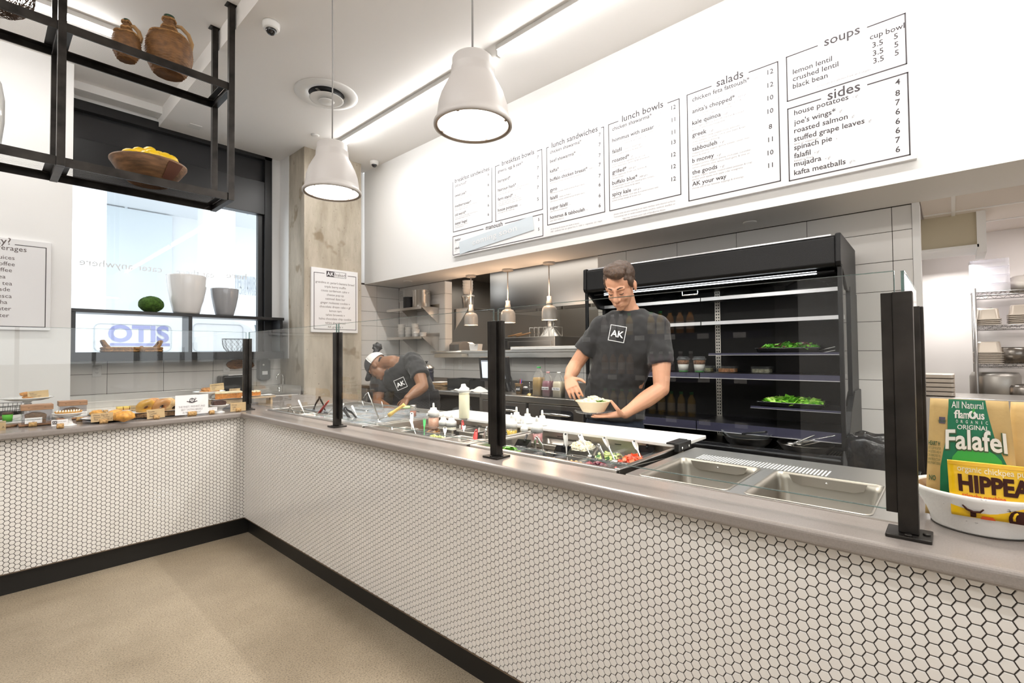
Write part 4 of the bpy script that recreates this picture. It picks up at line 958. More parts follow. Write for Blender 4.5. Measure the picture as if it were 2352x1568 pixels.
# small chocolate cake
zp = aY(500, 933, aZ(504, 947, CT).y).z
P = stand((504, 947), 0.062, zp - 0.006, 'small white cake stand under a little chocolate loaf', foot=0.036)
m = MB(); x, y = P.x - 0.005, P.y
m.prism([(x - .036, zp - .002), (x + .036, zp - .002), (x + .044, zp + .028), (x + .038, zp + .04), (x + .015, zp + .046), (x - .02, zp + .046), (x - .04, zp + .038), (x - .044, zp + .028)], y - .03, y + .03, 'y')
tag(m.build('chocolate_loaf', mat('chocolate_cake', (0.045, 0.018, 0.012), 0.6, var=0.4, vscale=50, bump=0.3, scale=80), bevel=0.004), 'little dark chocolate loaf on the small white stand', 'cake')
card((486, 951), 478, 935, 499, 944, 'white printed card in front of the chocolate loaf', ['choc. dream cake', '5'], True, pxw=14)
card((547, 945.5), 529.5, 924, 565, 944, 'kraft card about honey cake near the corner post', ['Honey', '  Cake', '         5-'], pxw=14)
# crate stand with carrot cake
yC = 0.33
zc0, zc1 = aY(525, 926, yC).z, aY(525, 915.5, yC).z; xa, xb = aY(481, 920, yC).x, aY(566, 920, yC).x
CRATE = mat('pale_crate_wood', (0.55, 0.42, 0.28), 0.7, var=0.25, vscale=20, stretch=(1, 8, 8))
t = thing('wooden_crate', 'low pale wooden crate stand lifting the carrot cake', 'crate', ((xa + xb) / 2, yC, CT))
MB().box(xa, xb, yC - 0.07, yC + 0.09, zc0, zc1).build('slatted_top', CRATE, t, bevel=0.002)
for x in (xa + 0.03, xb - 0.03): MB().box(x - 0.008, x + 0.008, yC - 0.06, yC + 0.08, CT, zc0).build('leg_panel', CRATE, t)
cx = (xa + xb) / 2
paper('parchment_sheet', cx - 0.01, yC, zc1, (xb - xa) * 1.02, 0.18, 'white parchment under the carrot cake')
m = MB(); x0, x1 = aY(491, 905, yC).x, aY(556, 905, yC).x; zz = zc1 + 0.003; zt = aY(525, 903, yC - 0.03).z
m.prism([(x0, yC - 0.03), (x0 + 0.07, yC - 0.06), (x1 - 0.02, yC - 0.05), (x1, yC + 0.02), (x1 - 0.04, yC + 0.06), (x0 + 0.03, yC + 0.05)], zz, zt, 'z', 1)
m.prism([(x0 - .002, yC - 0.03), (x0 + 0.07, yC - 0.062), (x1 - 0.02, yC - 0.052), (x1 + .002, yC + 0.02), (x1 - 0.04, yC + 0.062), (x0 + 0.03, yC + 0.052)], zt, zt + 0.012, 'z', 0)
FROST = mat('cream_frosting', (0.80, 0.68, 0.46), 0.5, var=0.12, vscale=40)
tag(m.build('carrot_cake', [FROST, CRUMBO], bevel=0.003), 'slab of orange carrot cake with cream frosting on the crate', 'cake')
card((539, 901), 527, 892, 551.5, 901.5, 'kraft card standing behind the carrot cake', ['GF  Carrot', ' Cake'], cork=False, Y=yC + 0.08)
# cookies on a higher stand
yK = 0.42; zk = aY(480, 901, yK).z; xk = aY(480, 900, yK).x
P = Vector((xk, yK, CT))
t = thing('cake_stand', 'white cake stand with chocolate chip cookies beside the black dispenser', 'cake stand', P, 'white cake stands')
MB().lathe([(0.06, CT), (0.06, CT + 0.005), (0.02, CT + 0.03), (0.016, zk - 0.03), (0.04, zk - 0.012), (0, zk - 0.011)], 24, (xk, yK, 0)).build('pedestal', CERW, t)
MB().lathe([(0, zk - 0.012), (0.07, zk - 0.012), (0.112, zk + 0.008), (0.11, zk + 0.011), (0.068, zk - 0.006), (0, zk - 0.006)], 36, (xk, yK, 0)).build('plate', CERW, t)
g = 'chocolate chip cookies'
CC = mat('chip_cookie', (0.44, 0.20, 0.06), 0.7, var=0.55, vscale=35, bump=0.4, scale=60)
cookie(xk - 0.035, yK - 0.03, zk + 0.006, 0.04, 'chocolate chip cookie, lower left on the high stand', 11, CC, group=g)
cookie(xk - 0.02, yK - 0.025, zk + 0.024, 0.042, 'chocolate chip cookie, topmost on the high stand', 12, CC, 0.15, group=g)
cookie(xk + 0.03, yK - 0.02, zk + 0.008, 0.04, 'chocolate chip cookie under the tilted kraft card', 13, CC, group=g)
card((498, 896), 482.5, 880.5, 514.5, 896.5, 'tilted kraft card on the high cookie stand', ['Halva Chocolate Chip', '   Cookie', '            2.50'], tilt=radians(5), cork=False, Y=yK - 0.06)
# frosted cake behind the corner post, on its own board
yB = 0.50; zb = aY(585, 908, yB).z; x0, x1 = aY(557, 900, yB).x, aY(594, 900, yB).x
t = thing('wooden_crate', 'raised wooden board behind the corner post carrying a frosted cake', 'crate', ((x0 + x1) / 2 + .02, yB, CT))
MB().box(x0 - 0.03, x1 + 0.11, yB - 0.08, yB + 0.04, zb - 0.02, zb - 0.004).build('board', CRATE, t, bevel=0.002)
for x in (x0, x1 + 0.08): MB().box(x - 0.008, x + 0.008, yB - 0.07, yB + 0.03, CT, zb - 0.02).build('leg_panel', CRATE, t)
paper('parchment_sheet', (x0 + x1) / 2 + 0.035, yB - 0.02, zb - 0.004, 0.27, 0.13, 'white parchment hanging over the raised board')
m = MB(); m.box(x0, x1, yB - 0.05, yB + 0.03, zb, zb + 0.035, 1)
for k in range(40): m.ball((rnd.uniform(x0, x1), rnd.uniform(yB - .05, yB + .03), zb + 0.036), rnd.uniform(.008, .014), 7, 5, 0, sc=(1, 1, .7))
tag(m.build('frosted_cake', [FROST, CRUMBO]), 'square cake with fluffy cream frosting behind the corner post', 'cake')
# ================================================================== window ledge, back worktop under the window, overhead rack
K = mat('black_laminate', (0.011, 0.011, 0.012), 0.28, spec=0.5)
ySF = YW - 0.30                         # front of the window shelf
def zy(px, py): return aY(px, py, ySF).z
x0 = XWE - 0.25; x1 = aY(653, 728, ySF).x
zs1 = zy(400, 718); zs0 = zy(400, 726)
t = thing('window_shelf', 'black two tier shelf unit across the bottom of the window', 'shelf', ((x0 + x1) / 2, ySF, zy(400, 826)))
MB().box(x0, x1, ySF, YW - 0.03, zs1 - 0.035, zs1).build('upper_shelf', K, t, bevel=0.002)
zl1 = zy(400, 808); zl0 = zy(400, 825.5)
MB().box(x0, x1, ySF, YW - 0.03, zl1 - 0.09, zl1).build('lower_shelf', K, t, bevel=0.002)
for px in (168, 438, 647):
    x = aY(px, 770, ySF).x; MB().box(x - 0.018, x + 0.018, ySF + 0.01, YW - 0.03, zl1, zs1 - 0.035).build('divider', K, t)
ZU, ZL = zs1, zl1
POTW = mat('white_glazed_pot', (0.80, 0.79, 0.785), 0.12, coat=0.5); POTG = mat('grey_glazed_pot', (0.33, 0.335, 0.35), 0.12, coat=0.5)
def pot(pxl, pxr, ytop, ybot, m, label, yb):
    z0 = ZU; a, b = aY(pxl, (ytop + ybot) / 2, yb), aY(pxr, (ytop + ybot) / 2, yb); R = (b.x - a.x) / 2 * 0.92; c = (a.x + b.x) / 2; h = aY((pxl + pxr) / 2, ytop, yb).z - z0
    t = thing('planter_pot', label, 'pot', (c, yb, z0), 'glazed pots in the window')
    MB().lathe([(R * .60, 0), (R * .66, h * .05), (R * .82, h * .35), (R * .95, h * .7), (R, h * .97), (R, h), (R * .95, h), (R * .9, h * .7), (R * .6, h * .1), (0, h * .08)], 40, (c, yb, z0)).build('body', m, t)
pot(376, 479, 634, 717, POTW, 'large white glazed pot on the window shelf', YW - 0.19)
pot(481, 550, 664, 722, POTG, 'smaller grey glazed pot on the window shelf', YW - 0.18)
yb = YW - 0.19; c = aY(347.5, 689, yb); r = (aY(380, 689, yb).x - aY(316, 689, yb).x) / 2 * 0.9
MOSS = mat('green_moss', (0.05, 0.115, 0.012), 0.95, var=0.6, vscale=40, bump=1.0, scale=120)
b = MB().ball((0, 0, 0), r, 40, 28, sc=(1.02, 1, 0.80), jit=0.06)
b.v = [(v[0] + c.x, v[1] + yb, v[2] + ZU + r * 0.78) for v in b.v]
rb = random.Random(3); tf = MB(); tf.v, tf.f, tf.m, tf.sm = b.v, b.f, b.m, b.sm
for q in range(900):
    a, zz = rb.uniform(0, 2 * pi), rb.uniform(-0.9, 1); s = math.sqrt(1 - zz * zz); d = Vector((s * cos(a), s * sin(a), zz * 0.8)); p = Vector((c.x, yb, ZU + r * 0.78)) + d * r * 0.98
    e = Vector((rb.uniform(-1, 1), rb.uniform(-1, 1), rb.uniform(-1, 1))) * r * 0.05
    tf.add([p - e, p + d * r * 0.06, p + e], [(0, 1, 2)])
tag(tf.build('moss_ball', MOSS, fix=False), 'round green moss ball left of the white pot', 'moss ball')
# rope tray and wire bowl on the lower shelf
ROPE = mat('twisted_rope', (0.33, 0.17, 0.06), 0.85, var=0.5, vscale=60, bump=0.8, scale=70)
yb = YW - 0.16
a, b = aY(233, 802, yb), aY(370, 802, yb); hz = aY(300, 795, yb).z - ZL; cx = (a.x + b.x) / 2; L = (b.x - a.x) / 2 * 0.97
t = thing('rope_tray', 'tray of bundled rope with two raised handles on the lower window shelf', 'tray', (cx, yb, ZL))
def roperect(z, rr=0.014):
    return [(cx + x, yb + y, z) for x, y in rrect(2 * L, 0.2, 0.04)]
for z in (ZL + 0.014, ZL + 0.040): MB().tube(roperect(z), 0.015, 8, closed=True).build('rope_coil', ROPE, t)
for sx in (-1, 1):
    MB().tube([(cx + sx * (L - 0.05), yb - 0.07, ZL + 0.04), (cx + sx * (L - 0.02), yb - 0.07, ZL + 0.075), (cx + sx * (L), yb - 0.05, ZL + 0.115), (cx + sx * (L), yb + 0.05, ZL + 0.115), (cx + sx * (L - 0.02), yb + 0.07, ZL + 0.075), (cx + sx * (L - 0.05), yb + 0.07, ZL + 0.04)], 0.016, 8).build('handle', ROPE, t)
MB().tube([(cx + 0.06, yb - 0.1, ZL + 0.0), (cx + 0.06, yb - 0.118, ZL + 0.027), (cx + 0.06, yb - 0.1, ZL + 0.056)], [0.018, 0.03, 0.018], 8).build('binding', ROPE, t)
MB().box(cx - L + 0.02, cx + L - 0.02, yb - 0.09, yb + 0.09, ZL + 0.001, ZL + 0.008).build('base', WOODB, t)
yb = YW - 0.17; a, b = aY(508.5, 780, yb), aY(568, 780, yb); cx = (a.x + b.x) / 2; R = (b.x - a.x) / 2 * 0.93; h = aY(538, 779, yb).z - ZL
t = thing('wire_bowl', 'open wire bowl on the lower window shelf', 'bowl', (cx, yb, ZL))
m = MB(); WIR = mat('grey_wire', (0.10, 0.10, 0.105), 0.4, 0.6)
prof = [(0.62, 0.0), (0.85, 0.25), (0.98, 0.6), (1.0, 1.0)]
for k in range(12):
    an = 2 * pi * k / 12; m.tube([(cx + R * p * cos(an), yb + R * p * sin(an), ZL + 0.003 + h * q) for p, q in prof], 0.0018, 5)
for k in range(18):
    for s in (-1, 1): m.tube([(cx + R * p * cos(2 * pi * k / 18 + s * q * 0.9), yb + R * p * sin(2 * pi * k / 18 + s * q * 0.9), ZL + 0.003 + h * q) for p, q in prof], 0.001, 4)
m.build('lattice', WIR, t, fix=False)
for p, q in ((0.62, 0), (1, 1)): MB().tube([(cx + R * p * cos(k * pi / 16), yb + R * p * sin(k * pi / 16), ZL + 0.003 + h * q) for k in range(32)], 0.003, 6, closed=True).build('rim' if q else 'foot_ring', WIR, t)
# stainless worktop with sink under the window
wz = 0.80
bz = aY(400, 897, YW).z
t = thing('window_worktop', 'low stainless worktop with a raised back under the window', 'worktop', (0.3, YW - 0.35, 0))
MB().box(-0.9, 1.36, YW - 0.70, YW - 0.02, wz - 0.04, wz).build('top', STEEL, t, bevel=0.004)
MB().box(-0.9, 1.36, YW - 0.02, YW - 0.006, wz, bz).box(-0.9, 1.36, YW - 0.06, YW - 0.02, wz + 0.0, bz - 0.07).build('backsplash', STEEL, t, bevel=0.002)
MB().box(-0.9, 1.36, YW - 0.66, YW - 0.05, 0.1, wz - 0.04).build('cabinet', mat('dark_cabinet', (0.03, 0.03, 0.032), 0.5), t)
t = thing('hand_sink', 'small stainless hand sink beside the concrete column', 'sink', (1.20, YW - 0.35, wz))
sx0, sx1, sy0, sy1 = 0.98, 1.34, YW - 0.62, YW - 0.1
MB().box(sx0, sx1, sy0, sy1, wz + 0.001, wz + 0.05).build('raised_deck', STEEL, t, bevel=0.012)
MB().prism(rrect(0.28, 0.30, 0.05, cx=1.16, cy=YW - 0.38), wz + 0.051, wz + 0.0515).build('basin', STEELD, t)
MB().box(sx1 + 0.001, sx1 + 0.012, sy0 - 0.05, YW - 0.021, wz, wz + 0.15).build('side_splash', STEEL, t)
fx = aY(645, 890, YW - 0.15)
t = thing('faucet', 'chrome gooseneck faucet with two knobs at the hand sink', 'faucet', (fx.x, fx.y, wz + 0.05))
x, y = fx.x, fx.y; zt = aY(645, 858, YW - 0.15).z; z0_ = wz + 0.05
xl = aY(634, 870, YW - 0.15).x
pts = [(x + 0.03, y, z0_), (x + 0.03, y, zt - 0.05)] + [((x + xl + 0.03) / 2 + (x + 0.03 - xl) / 2 * cos(k * pi / 8), y - 0.02 * k / 8, zt - 0.05 + 0.05 * sin(k * pi / 8)) for k in range(1, 9)] + [(xl, y - 0.02, zt - 0.075)]
MB().tube(pts, 0.009, 10).build('spout', CHROME, t)
for s in (-1, 1): MB().lathe([(0.016, z0_), (0.018, z0_ + 0.02), (0.013, z0_ + 0.025), (0.022, z0_ + 0.045), (0.022, z0_ + 0.06), (0, z0_ + 0.065)], 14, (x + 0.03 + s * 0.05, y, 0)).build('knob', CHROME, t)
# wall mounted things on the tile under the window
def onW(px, py): return aY(px, py, YW - 0.008)
def outlet(axis, P, label, horizontal=False, w=0.073, h=0.12, blank=False, group='wall outlets'):
    t = thing('wall_outlet', label, 'outlet', P, group)
    m = MB(); x, y, z = P
    if axis == 'y':
        m.box(x - w / 2, x + w / 2, y - 0.006, y, z - h / 2, z + h / 2).build('cover_plate', PLW, t, bevel=0.002)
        if not blank:
            MB().box(x - 0.018, x + 0.018, y - 0.009, y - 0.0055, z - 0.036, z + 0.036).build('receptacle', PLW, t)
            for dz in (-.02, .02):
                for dx in (-.007, .007): MB().box(x + dx - .0015, x + dx + .0015, y - 0.0095, y - 0.0088, z + dz - .001, z + dz + .008).build('slot', INK, t)
                MB().box(x - .002, x + .002, y - 0.0095, y - 0.0088, z + dz - .009, z + dz - .005).build('ground_hole', INK, t)
    else:
        m.box(x - 0.006, x, y - w / 2, y + w / 2, z - h / 2, z + h / 2).build('cover_plate', PLW, t, bevel=0.002)
        for dz in (-.042, .042): MB().box(x - 0.0066, x - 0.0058, y - .003, y + .003, z + dz - .003, z + dz + .003).build('screw', INK2, t)
outlet('y', onW(222.5, 852), 'white duplex outlet below the rope tray')
outlet('y', onW(520, 844), 'white duplex outlet beside the wooden plaque')
P = onW(549, 836); m = MB()
pl = [(-22, 0), (-19, -5), (-12, -9.5), (-2, -11), (9, -10), (18, -7), (24, -2), (26, 4), (22, 9), (12, 10), (4, 9), (-8, 11), (-15, 10), (-20, 5)]
u = mpp(P) * 1.0
t = thing('wooden_plaque', 'irregular olive wood plaque hanging on the white tile', 'plaque', P)
m.prism([(P.x + a * u * 1.25, P.z - b * u) for a, b in pl][::-1], P.y - 0.022, P.y, 'y').build('slab', mat('olive_wood', (0.25, 0.11, 0.04), 0.5, var=0.5, vscale=25, stretch=(1, 1, 5)), t, bevel=0.003)
lt = MB()
for k, s in enumerate(('please', 'wash hands')): letters(lt, s, (P.x, P.y - 0.023, P.z - 0.0 - k * 0.028), (1, 0, 0), (0, 0, 1), 0.026, 'c')
lt.build('carved_letters', mat('burnt_wood', (0.09, 0.04, 0.02), 0.8), t)
P = onW(602, 848); w = (onW(614.5, 848).x - onW(588.5, 848).x); h = onW(602, 824).z - onW(602, 872).z
t = thing('soap_dispenser', 'grey wall soap dispenser left of the faucet', 'dispenser', P)
MB().prism(rrect(w, h, 0.035, cx=P.x, cy=P.z), P.y - 0.10, P.y, 'y').build('housing', mat('grey_plastic', (0.10, 0.105, 0.11), 0.35), t, bevel=0.012, seg=3)
MB().box(P.x - 0.035, P.x + 0.03, P.y - 0.102, P.y - 0.1, P.z - 0.065, P.z - 0.02).build('label_sticker', SIGNW, t)
MB().lathe([(0.012, 0), (0.012, 0.002), (0, 0.003)], 14, T=TR((P.x - 0.02, P.y - 0.1, P.z + 0.06), 0, radians(90))).build('indicator', SIGNW, t)
P = onW(529, 880); a, b = onW(498, 880).x, onW(561, 880).x; zt, zb = onW(529, 861).z, wz + 0.001
t = thing('towel_dispenser', 'glossy black paper towel dispenser standing against the white tile', 'dispenser', (P.x, P.y - 0.1, zb))
MB().box(a, b, P.y - 0.22, P.y - 0.002, zb + 0.04, zt).build('housing', mat('gloss_black', (0.01, 0.01, 0.011), 0.15, coat=0.3), t, bevel=0.02, seg=3)
MB().box(a + 0.03, b - 0.03, P.y - 0.19, P.y - 0.01, zb, zb + 0.041).build('foot', PLK, t)
pp = MB().box(-0.11, 0.10, -0.05, 0.05, 0, 0.012, T=TR(((a + b) / 2, P.y - 0.12, zt + 0.001), 0.3)).build('towel_stack', PAPER)
tag(pp, 'white folded paper towels on top of the black dispenser', 'paper towels')
# ---- overhead steel rack
YR0, YR1 = 0.262, 0.662
rk = thing('hanging_rack', 'blackened steel two tier rack hung from the ceiling over the pastries', 'rack', (-1.2, 0.46, 2.5), None)
XR_ = [-0.02, -1.005, -2.0, -2.9]
zU, zL = 3.42, 2.545       # undersides of the two shelves (rails 60 mm)
PS = 0.021
for i, x in enumerate(XR_):
    for y in (YR0, YR1):
        MB().box(x - PS, x + PS, y - PS, y + PS, zL - 0.0, HU).build('post', STEELK, rk, bevel=0.002)
        MB().box(x - PS - 0.02, x + PS + 0.02, y - PS - 0.012, y + PS + 0.012, HU - 0.006, HU - 0.0005).build('ceiling_plate', STEELK, rk)
    for z in (zL, zU): MB().box(x - PS, x + PS, YR0 + PS, YR1 - PS, z - 0.0, z + 0.042).build('cross_bar', STEELK, rk, bevel=0.0015)
MESHM = mat('expanded_metal', (0.03, 0.028, 0.026), 0.4, 0.7)
for z in (zL, zU):
    for y in (YR0, YR1):
        for i in range(3):
            MB().box(XR_[i + 1] + PS, XR_[i] - PS, y - 0.006, y + 0.006, z + 0.0, z + 0.058).box(XR_[i + 1] + PS, XR_[i] - PS, min(y, y + (0.05 if y == YR0 else -0.05)), max(y, y + (0.05 if y == YR0 else -0.05)), z + 0.04, z + 0.046).build('rail', STEELK, rk, bevel=0.001, seg=1)
    for i in range(3):
        xa, xb = XR_[i + 1] + PS, XR_[i] - PS; m = MB()
        for x in (xa + 0.02, xb - 0.02): m.box(x - 0.02, x + 0.02, YR0 + 0.01, YR1 - 0.01, z + 0.046, z + 0.05)
        ln, lw = 0.030, 0.0115; ya, yb_ = YR0 + 0.03, YR1 - 0.03
        # expanded metal: crossing strands making lozenges
        nx_ = int((xb - xa) / ln) ; ny_ = int((yb_ - ya) / (lw * 2))
        for j in range(ny_ * 2 + 1):
            y = ya + j * lw; pts = []
            for k in range(nx_ * 2 + 1):
                x = xa + k * ln / 2; sgn = 1 if (k + j) % 2 else -1; pts.append((x, y + sgn * lw * 0.42, z + 0.052))
            vs = []; fs = []; hw = 0.0022
            for q, p in enumerate(pts): vs += [(p[0], p[1] - hw, p[2]), (p[0], p[1] + hw, p[2] + 0.002)]
            for q in range(len(pts) - 1): fs.append((2 * q, 2 * q + 2, 2 * q + 3, 2 * q + 1))
            m.add(vs, fs)
        m.build('mesh_deck', MESHM, rk, fix=False)
RT_U, RT_L = zU + 0.054, zL + 0.054
# demijohns in wicker
WICK = bpy.data.materials.new('brown_wicker'); WICK.use_nodes = True
def _wick(nt):
    b = nt.nodes['Principled BSDF']; L = nt.links; tc = nt.nodes.new('ShaderNodeTexCoord')
    wv = nt.nodes.new('ShaderNodeTexWave'); wv.bands_direction = 'Z'; wv.inputs['Scale'].default_value = 28; wv.inputs['Distortion'].default_value = 1.5; wv.inputs['Detail'].default_value = 2; L.new(tc.outputs['Object'], wv.inputs[0])
    nz = nt.nodes.new('ShaderNodeTexNoise'); nz.inputs['Scale'].default_value = 25; L.new(tc.outputs['Object'], nz.inputs[0])
    r = nt.nodes.new('ShaderNodeValToRGB'); r.color_ramp.elements[0].color = (0.05, 0.018, 0.006, 1); r.color_ramp.elements[1].color = (0.34, 0.16, 0.05, 1); L.new(nz.outputs[0], r.inputs[0]); L.new(r.outputs[0], b.inputs['Base Color']); b.inputs['Roughness'].default_value = 0.55
_wick(WICK.node_tree)
def demijohn(px, zbase, R, Hh, label, seed, handle=True, neck=0.32):
    yb = 0.47; c = aY(px[0], px[1], yb); x, z = c.x, zbase
    t = thing('demijohn', label, 'jug', (x, yb, z), 'wicker jugs on the rack')
    def prof(f):   # radius at height fraction
        ks = [(0, .62), (.06, .74), (.2, .93), (.36, 1.0), (.5, .97), (.6, .84), (.68, .60), (.75, .36), (.80, .27), (.9, .24), (.96, .25)]
        for (a, ra), (b, rb_) in zip(ks, ks[1:]):
            if a <= f <= b: return R * (ra + (rb_ - ra) * (f - a) / (b - a))
        return R * .25
    n = 44; rows = int(Hh * 0.96 / 0.0085); vs = []; fs = []; m = MB()
    for i in range(rows + 1):
        for sub in (0, 1, 2):
            f = min(0.96, (i + sub / 3) / rows * 0.96)
            for k in range(n):
                a = 2 * pi * k / n; wv = 0.0045 * (1 if sub == 1 else 0.35) * (1 if (k // 2 + i) % 2 else -0.4)
                r_ = prof(f) + wv + 0.002 * noise.noise(Vector((cos(a) * 3, sin(a) * 3, f * 9 + seed)))
                vs.append((x + r_ * cos(a), yb + r_ * sin(a), z + Hh * f))
    nr = (rows + 1) * 3
    for i in range(nr - 1):
        for k in range(n): fs.append((i * n + k, i * n + (k + 1) % n, (i + 1) * n + (k + 1) % n, (i + 1) * n + k))
    fs.append(tuple(range(n))[::-1]); m.add(vs, fs, 0, True).build('woven_cover', WICK, t)
    for f in (0.62, 0.79, 0.93):
        MB().tube([(x + (prof(f) + 0.004) * cos(k * pi / 16), yb + (prof(f) + 0.004) * sin(k * pi / 16), z + Hh * f + 0.004 * sin(k * .8)) for k in range(32)], 0.008, 7, closed=True).build('braided_band', ROPE, t)
    MB().lathe([(R * .2, z + Hh * .95), (R * .23, z + Hh * .97), (R * .23, z + Hh), (R * .15, z + Hh * 1.005), (0, z + Hh * 1.0)], 20, (x, yb, 0)).build('bottle_neck', mat('dark_green_glass', (0.02, 0.06, 0.03), 0.15), t)
    hx = R * 1.0
    pts = [(x + R * .24, yb, z + Hh * .88), (x + R * .5, yb, z + Hh * .90), (x + R * .82, yb, z + Hh * .82), (x + R * .98, yb, z + Hh * .68), (x + R * .94, yb, z + Hh * .56)]
    MB().tube(pts, [0.012, 0.014, 0.015, 0.015, 0.012], 9).build('handle', mat('pale_rope_wrap', (0.45, 0.27, 0.12), 0.8, bump=0.7, scale=80), t)
    return t
dx = 0.47
zz = RT_U
h1 = aY(292, 46, 0.47).z - zz; r1 = (aY(331, 110, 0.47).x - aY(256, 110, 0.47).x) / 2
demijohn((290, 150), zz, r1 * 0.90, h1, 'smaller wicker covered jug, left of the pair on the rack', 1)
h2 = aY(395, 41, 0.47).z - zz; r2 = (aY(449, 120, 0.47).x - aY(331, 120, 0.47).x) / 2
demijohn((388, 150), zz, r2 * 0.93, h2, 'larger wicker covered jug, right of the pair on the rack', 2)
# twig ball at the left edge
c = aY(28, 18, 0.45); R = 0.155
m = MB(); rb = random.Random(8)
for k in range(46):
    ax = Vector((rb.gauss(0, 1), rb.gauss(0, 1), rb.gauss(0, 1))).normalized(); a1 = ax.orthogonal().normalized(); a2 = ax.cross(a1); off = rb.uniform(-.55, .55); rr = math.sqrt(1 - off * off)
    m.tube([(c.x - 0.05 + R * (off * ax.x + rr * (a1.x * cos(q * pi / 10) + a2.x * sin(q * pi / 10))), 0.45 + R * (off * ax.y + rr * (a1.y * cos(q * pi / 10) + a2.y * sin(q * pi / 10))), zz + R + R * (off * ax.z + rr * (a1.z * cos(q * pi / 10) + a2.z * sin(q * pi / 10)))) for q in range(20)], 0.0022, 4, closed=True)
tag(m.build('twig_ball', mat('brown_twig', (0.09, 0.05, 0.03), 0.7), fix=False), 'hollow ball of woven brown twigs at the left end of the rack', 'ornament')
# wooden bowl of lemons on the lower shelf
yb = 0.46; a, b = aY(243, 365, yb), aY(433, 395, yb); cx = (a.x + b.x) / 2; R = (b.x - a.x) / 2 * 0.94; zb = RT_L; zt = aY(338, 372, yb).z; hb = 0.155
t = thing('wooden_bowl', 'large worn dark wooden bowl full of lemons on the lower rack shelf', 'bowl', (cx, yb, zb))
OLDW = mat('worn_bowl_wood', (0.16, 0.08, 0.035), 0.55, var=0.6, vscale=9, stretch=(1, 1, 5), bump=0.2, scale=30)
MB().lathe([(R * .48, 0), (R * .55, .006), (R * .82, hb * .5), (R, hb * .93), (R * 1.0, hb), (R * .95, hb), (R * .78, hb * .5), (R * .45, hb * .14), (0, hb * .12)], 48, (cx, yb, zb)).build('body', OLDW, t)
m = MB(); vs = []; fs = []
for i, an in enumerate([-1.0 - 0.26, -1.0 - 0.13, -1.0, -0.87, -0.74]):
    for f, r_ in ((0.18, .66), (0.5, .835), (0.9, 1.0)): vs.append((cx + (R * r_ + .002) * cos(an), yb + (R * r_ + .002) * sin(an), zb + hb * f))
for i in range(4):
    for j in range(2): fs.append((i * 3 + j, (i + 1) * 3 + j, (i + 1) * 3 + j + 1, i * 3 + j + 1))
m.add(vs, fs, 0, True).build('mended_patch', mat('reddish_patch', (0.10, 0.035, 0.02), 0.5), t)
LEM = mat('lemon_skin', (0.85, 0.55, 0.005), 0.35, bump=0.15, scale=250, coat=0.2)
def lemon_mesh():
    b = MB(); prof = [(0, -.058), (.008, -.055), (.012, -.049), (.024, -.040), (.034, -.022), (.037, 0), (.034, .022), (.024, .040), (.012, .049), (.007, .056), (0, .058)]
    return b.shell(prof, 20)
L0 = lemon_mesh().mesh('lemon', LEM)
lp = [(258, 351, -.03, .3), (294, 346, -.05, 1.2), (320, 344, -.02, 2.0), (343, 343, 0, .5), (352, 350, -.07, 1.6), (374, 357, -.06, .9), (397, 363, -.05, 1.9), (332, 352, -.1, .2), (300, 350, .1, .7), (308, 352, .0, 2.6), (366, 353, .06, 1.1), (386, 358, .06, 2.2)]
nm = ['leftmost in the wooden bowl', 'second from the left along the rim', 'third from the left, near the middle', 'topmost of the pile', 'middle one just over the front rim', 'right of the middle over the front rim', 'rightmost in the wooden bowl', 'low one showing under the topmost', 'behind the second from the left', 'between the second and third, half hidden', 'behind the topmost, to the right', 'second from the right at the back']
for (px, py, dy, an), lb in zip(lp, nm):
    Q = aY(px, py, yb + dy)
    o = bpy.data.objects.new('lemon', L0); COL.objects.link(o); o.location = (cx + max(-R * .76, min(R * .76, (Q.x - cx) * .9)), yb + dy, max(Q.z - 0.018, zb + hb * 0.86)); o.rotation_euler = (radians(90), an * 0.6, an); WL[o.name] = o.location.copy()
    tag(o, 'yellow lemon, ' + lb, 'lemon', 'lemons in the wooden bowl')
# white shade just cut by the left edge
c = aY(-12, 232, 0.46); zb = RT_L
t = thing('vase', 'white vase cut off by the left edge on the lower rack shelf', 'vase', (c.x - 0.05, yb, RT_L))
MB().lathe([(0.06, 0), (0.08, .05), (0.095, .2), (0.095, .34), (0.08, .44), (0.05, .50), (0.04, .49)], 30, (c.x - 0.05, yb, RT_L)).build('body', CERW, t)
# ================================================================== ceiling fittings
TUBE = mat('lit_tube', (1, 1, 1), 0.4, emit=26.0, ecol=(1, 0.985, 0.96))
def tube_fix(x, y, L, z, axis, label):
    t = thing('tube_light_fixture', label, 'ceiling light', (x, y, z), 'fluorescent tube lights')
    def bx(m, a0, a1, b0, b1, z0, z1): return m.box(x + b0, x + b1, y + a0, y + a1, z0, z1) if axis == 'y' else m.box(x + a0, x + a1, y + b0, y + b1, z0, z1)
    bx(MB(), -L / 2, L / 2, -0.035, 0.035, z - 0.045, z - 0.001).build('housing', PLW, t, bevel=0.006)
    p = [(x, y - L / 2 + .02, z - 0.066), (x, y + L / 2 - .02, z - 0.066)] if axis == 'y' else [(x - L / 2 + .02, y, z - 0.066), (x + L / 2 - .02, y, z - 0.066)]
    MB().tube(p, 0.019, 12).build('lit_tube', TUBE, t)
    for s in (-1, 1): bx(MB(), s * L / 2 - .012, s * L / 2 + .012, -0.022, 0.022, z - 0.09, z - 0.03).build('lamp_holder', PLW, t, bevel=0.004)
for k, (tx, ty, tl) in enumerate(TUBES):
    tube_fix(tx, ty, tl, H, 'y', ['white tube light before the menu wall, its far end by the round vent', 'white tube light before the menu wall, cut by the top of the photo', 'white tube light in the row over the counter, behind the camera', 'white tube light at the shop front end of the row'][k])
tube_fix(-1.75, 1.27, 2.36, HU, 'x', 'white tube light behind the wicker jugs at upper left')
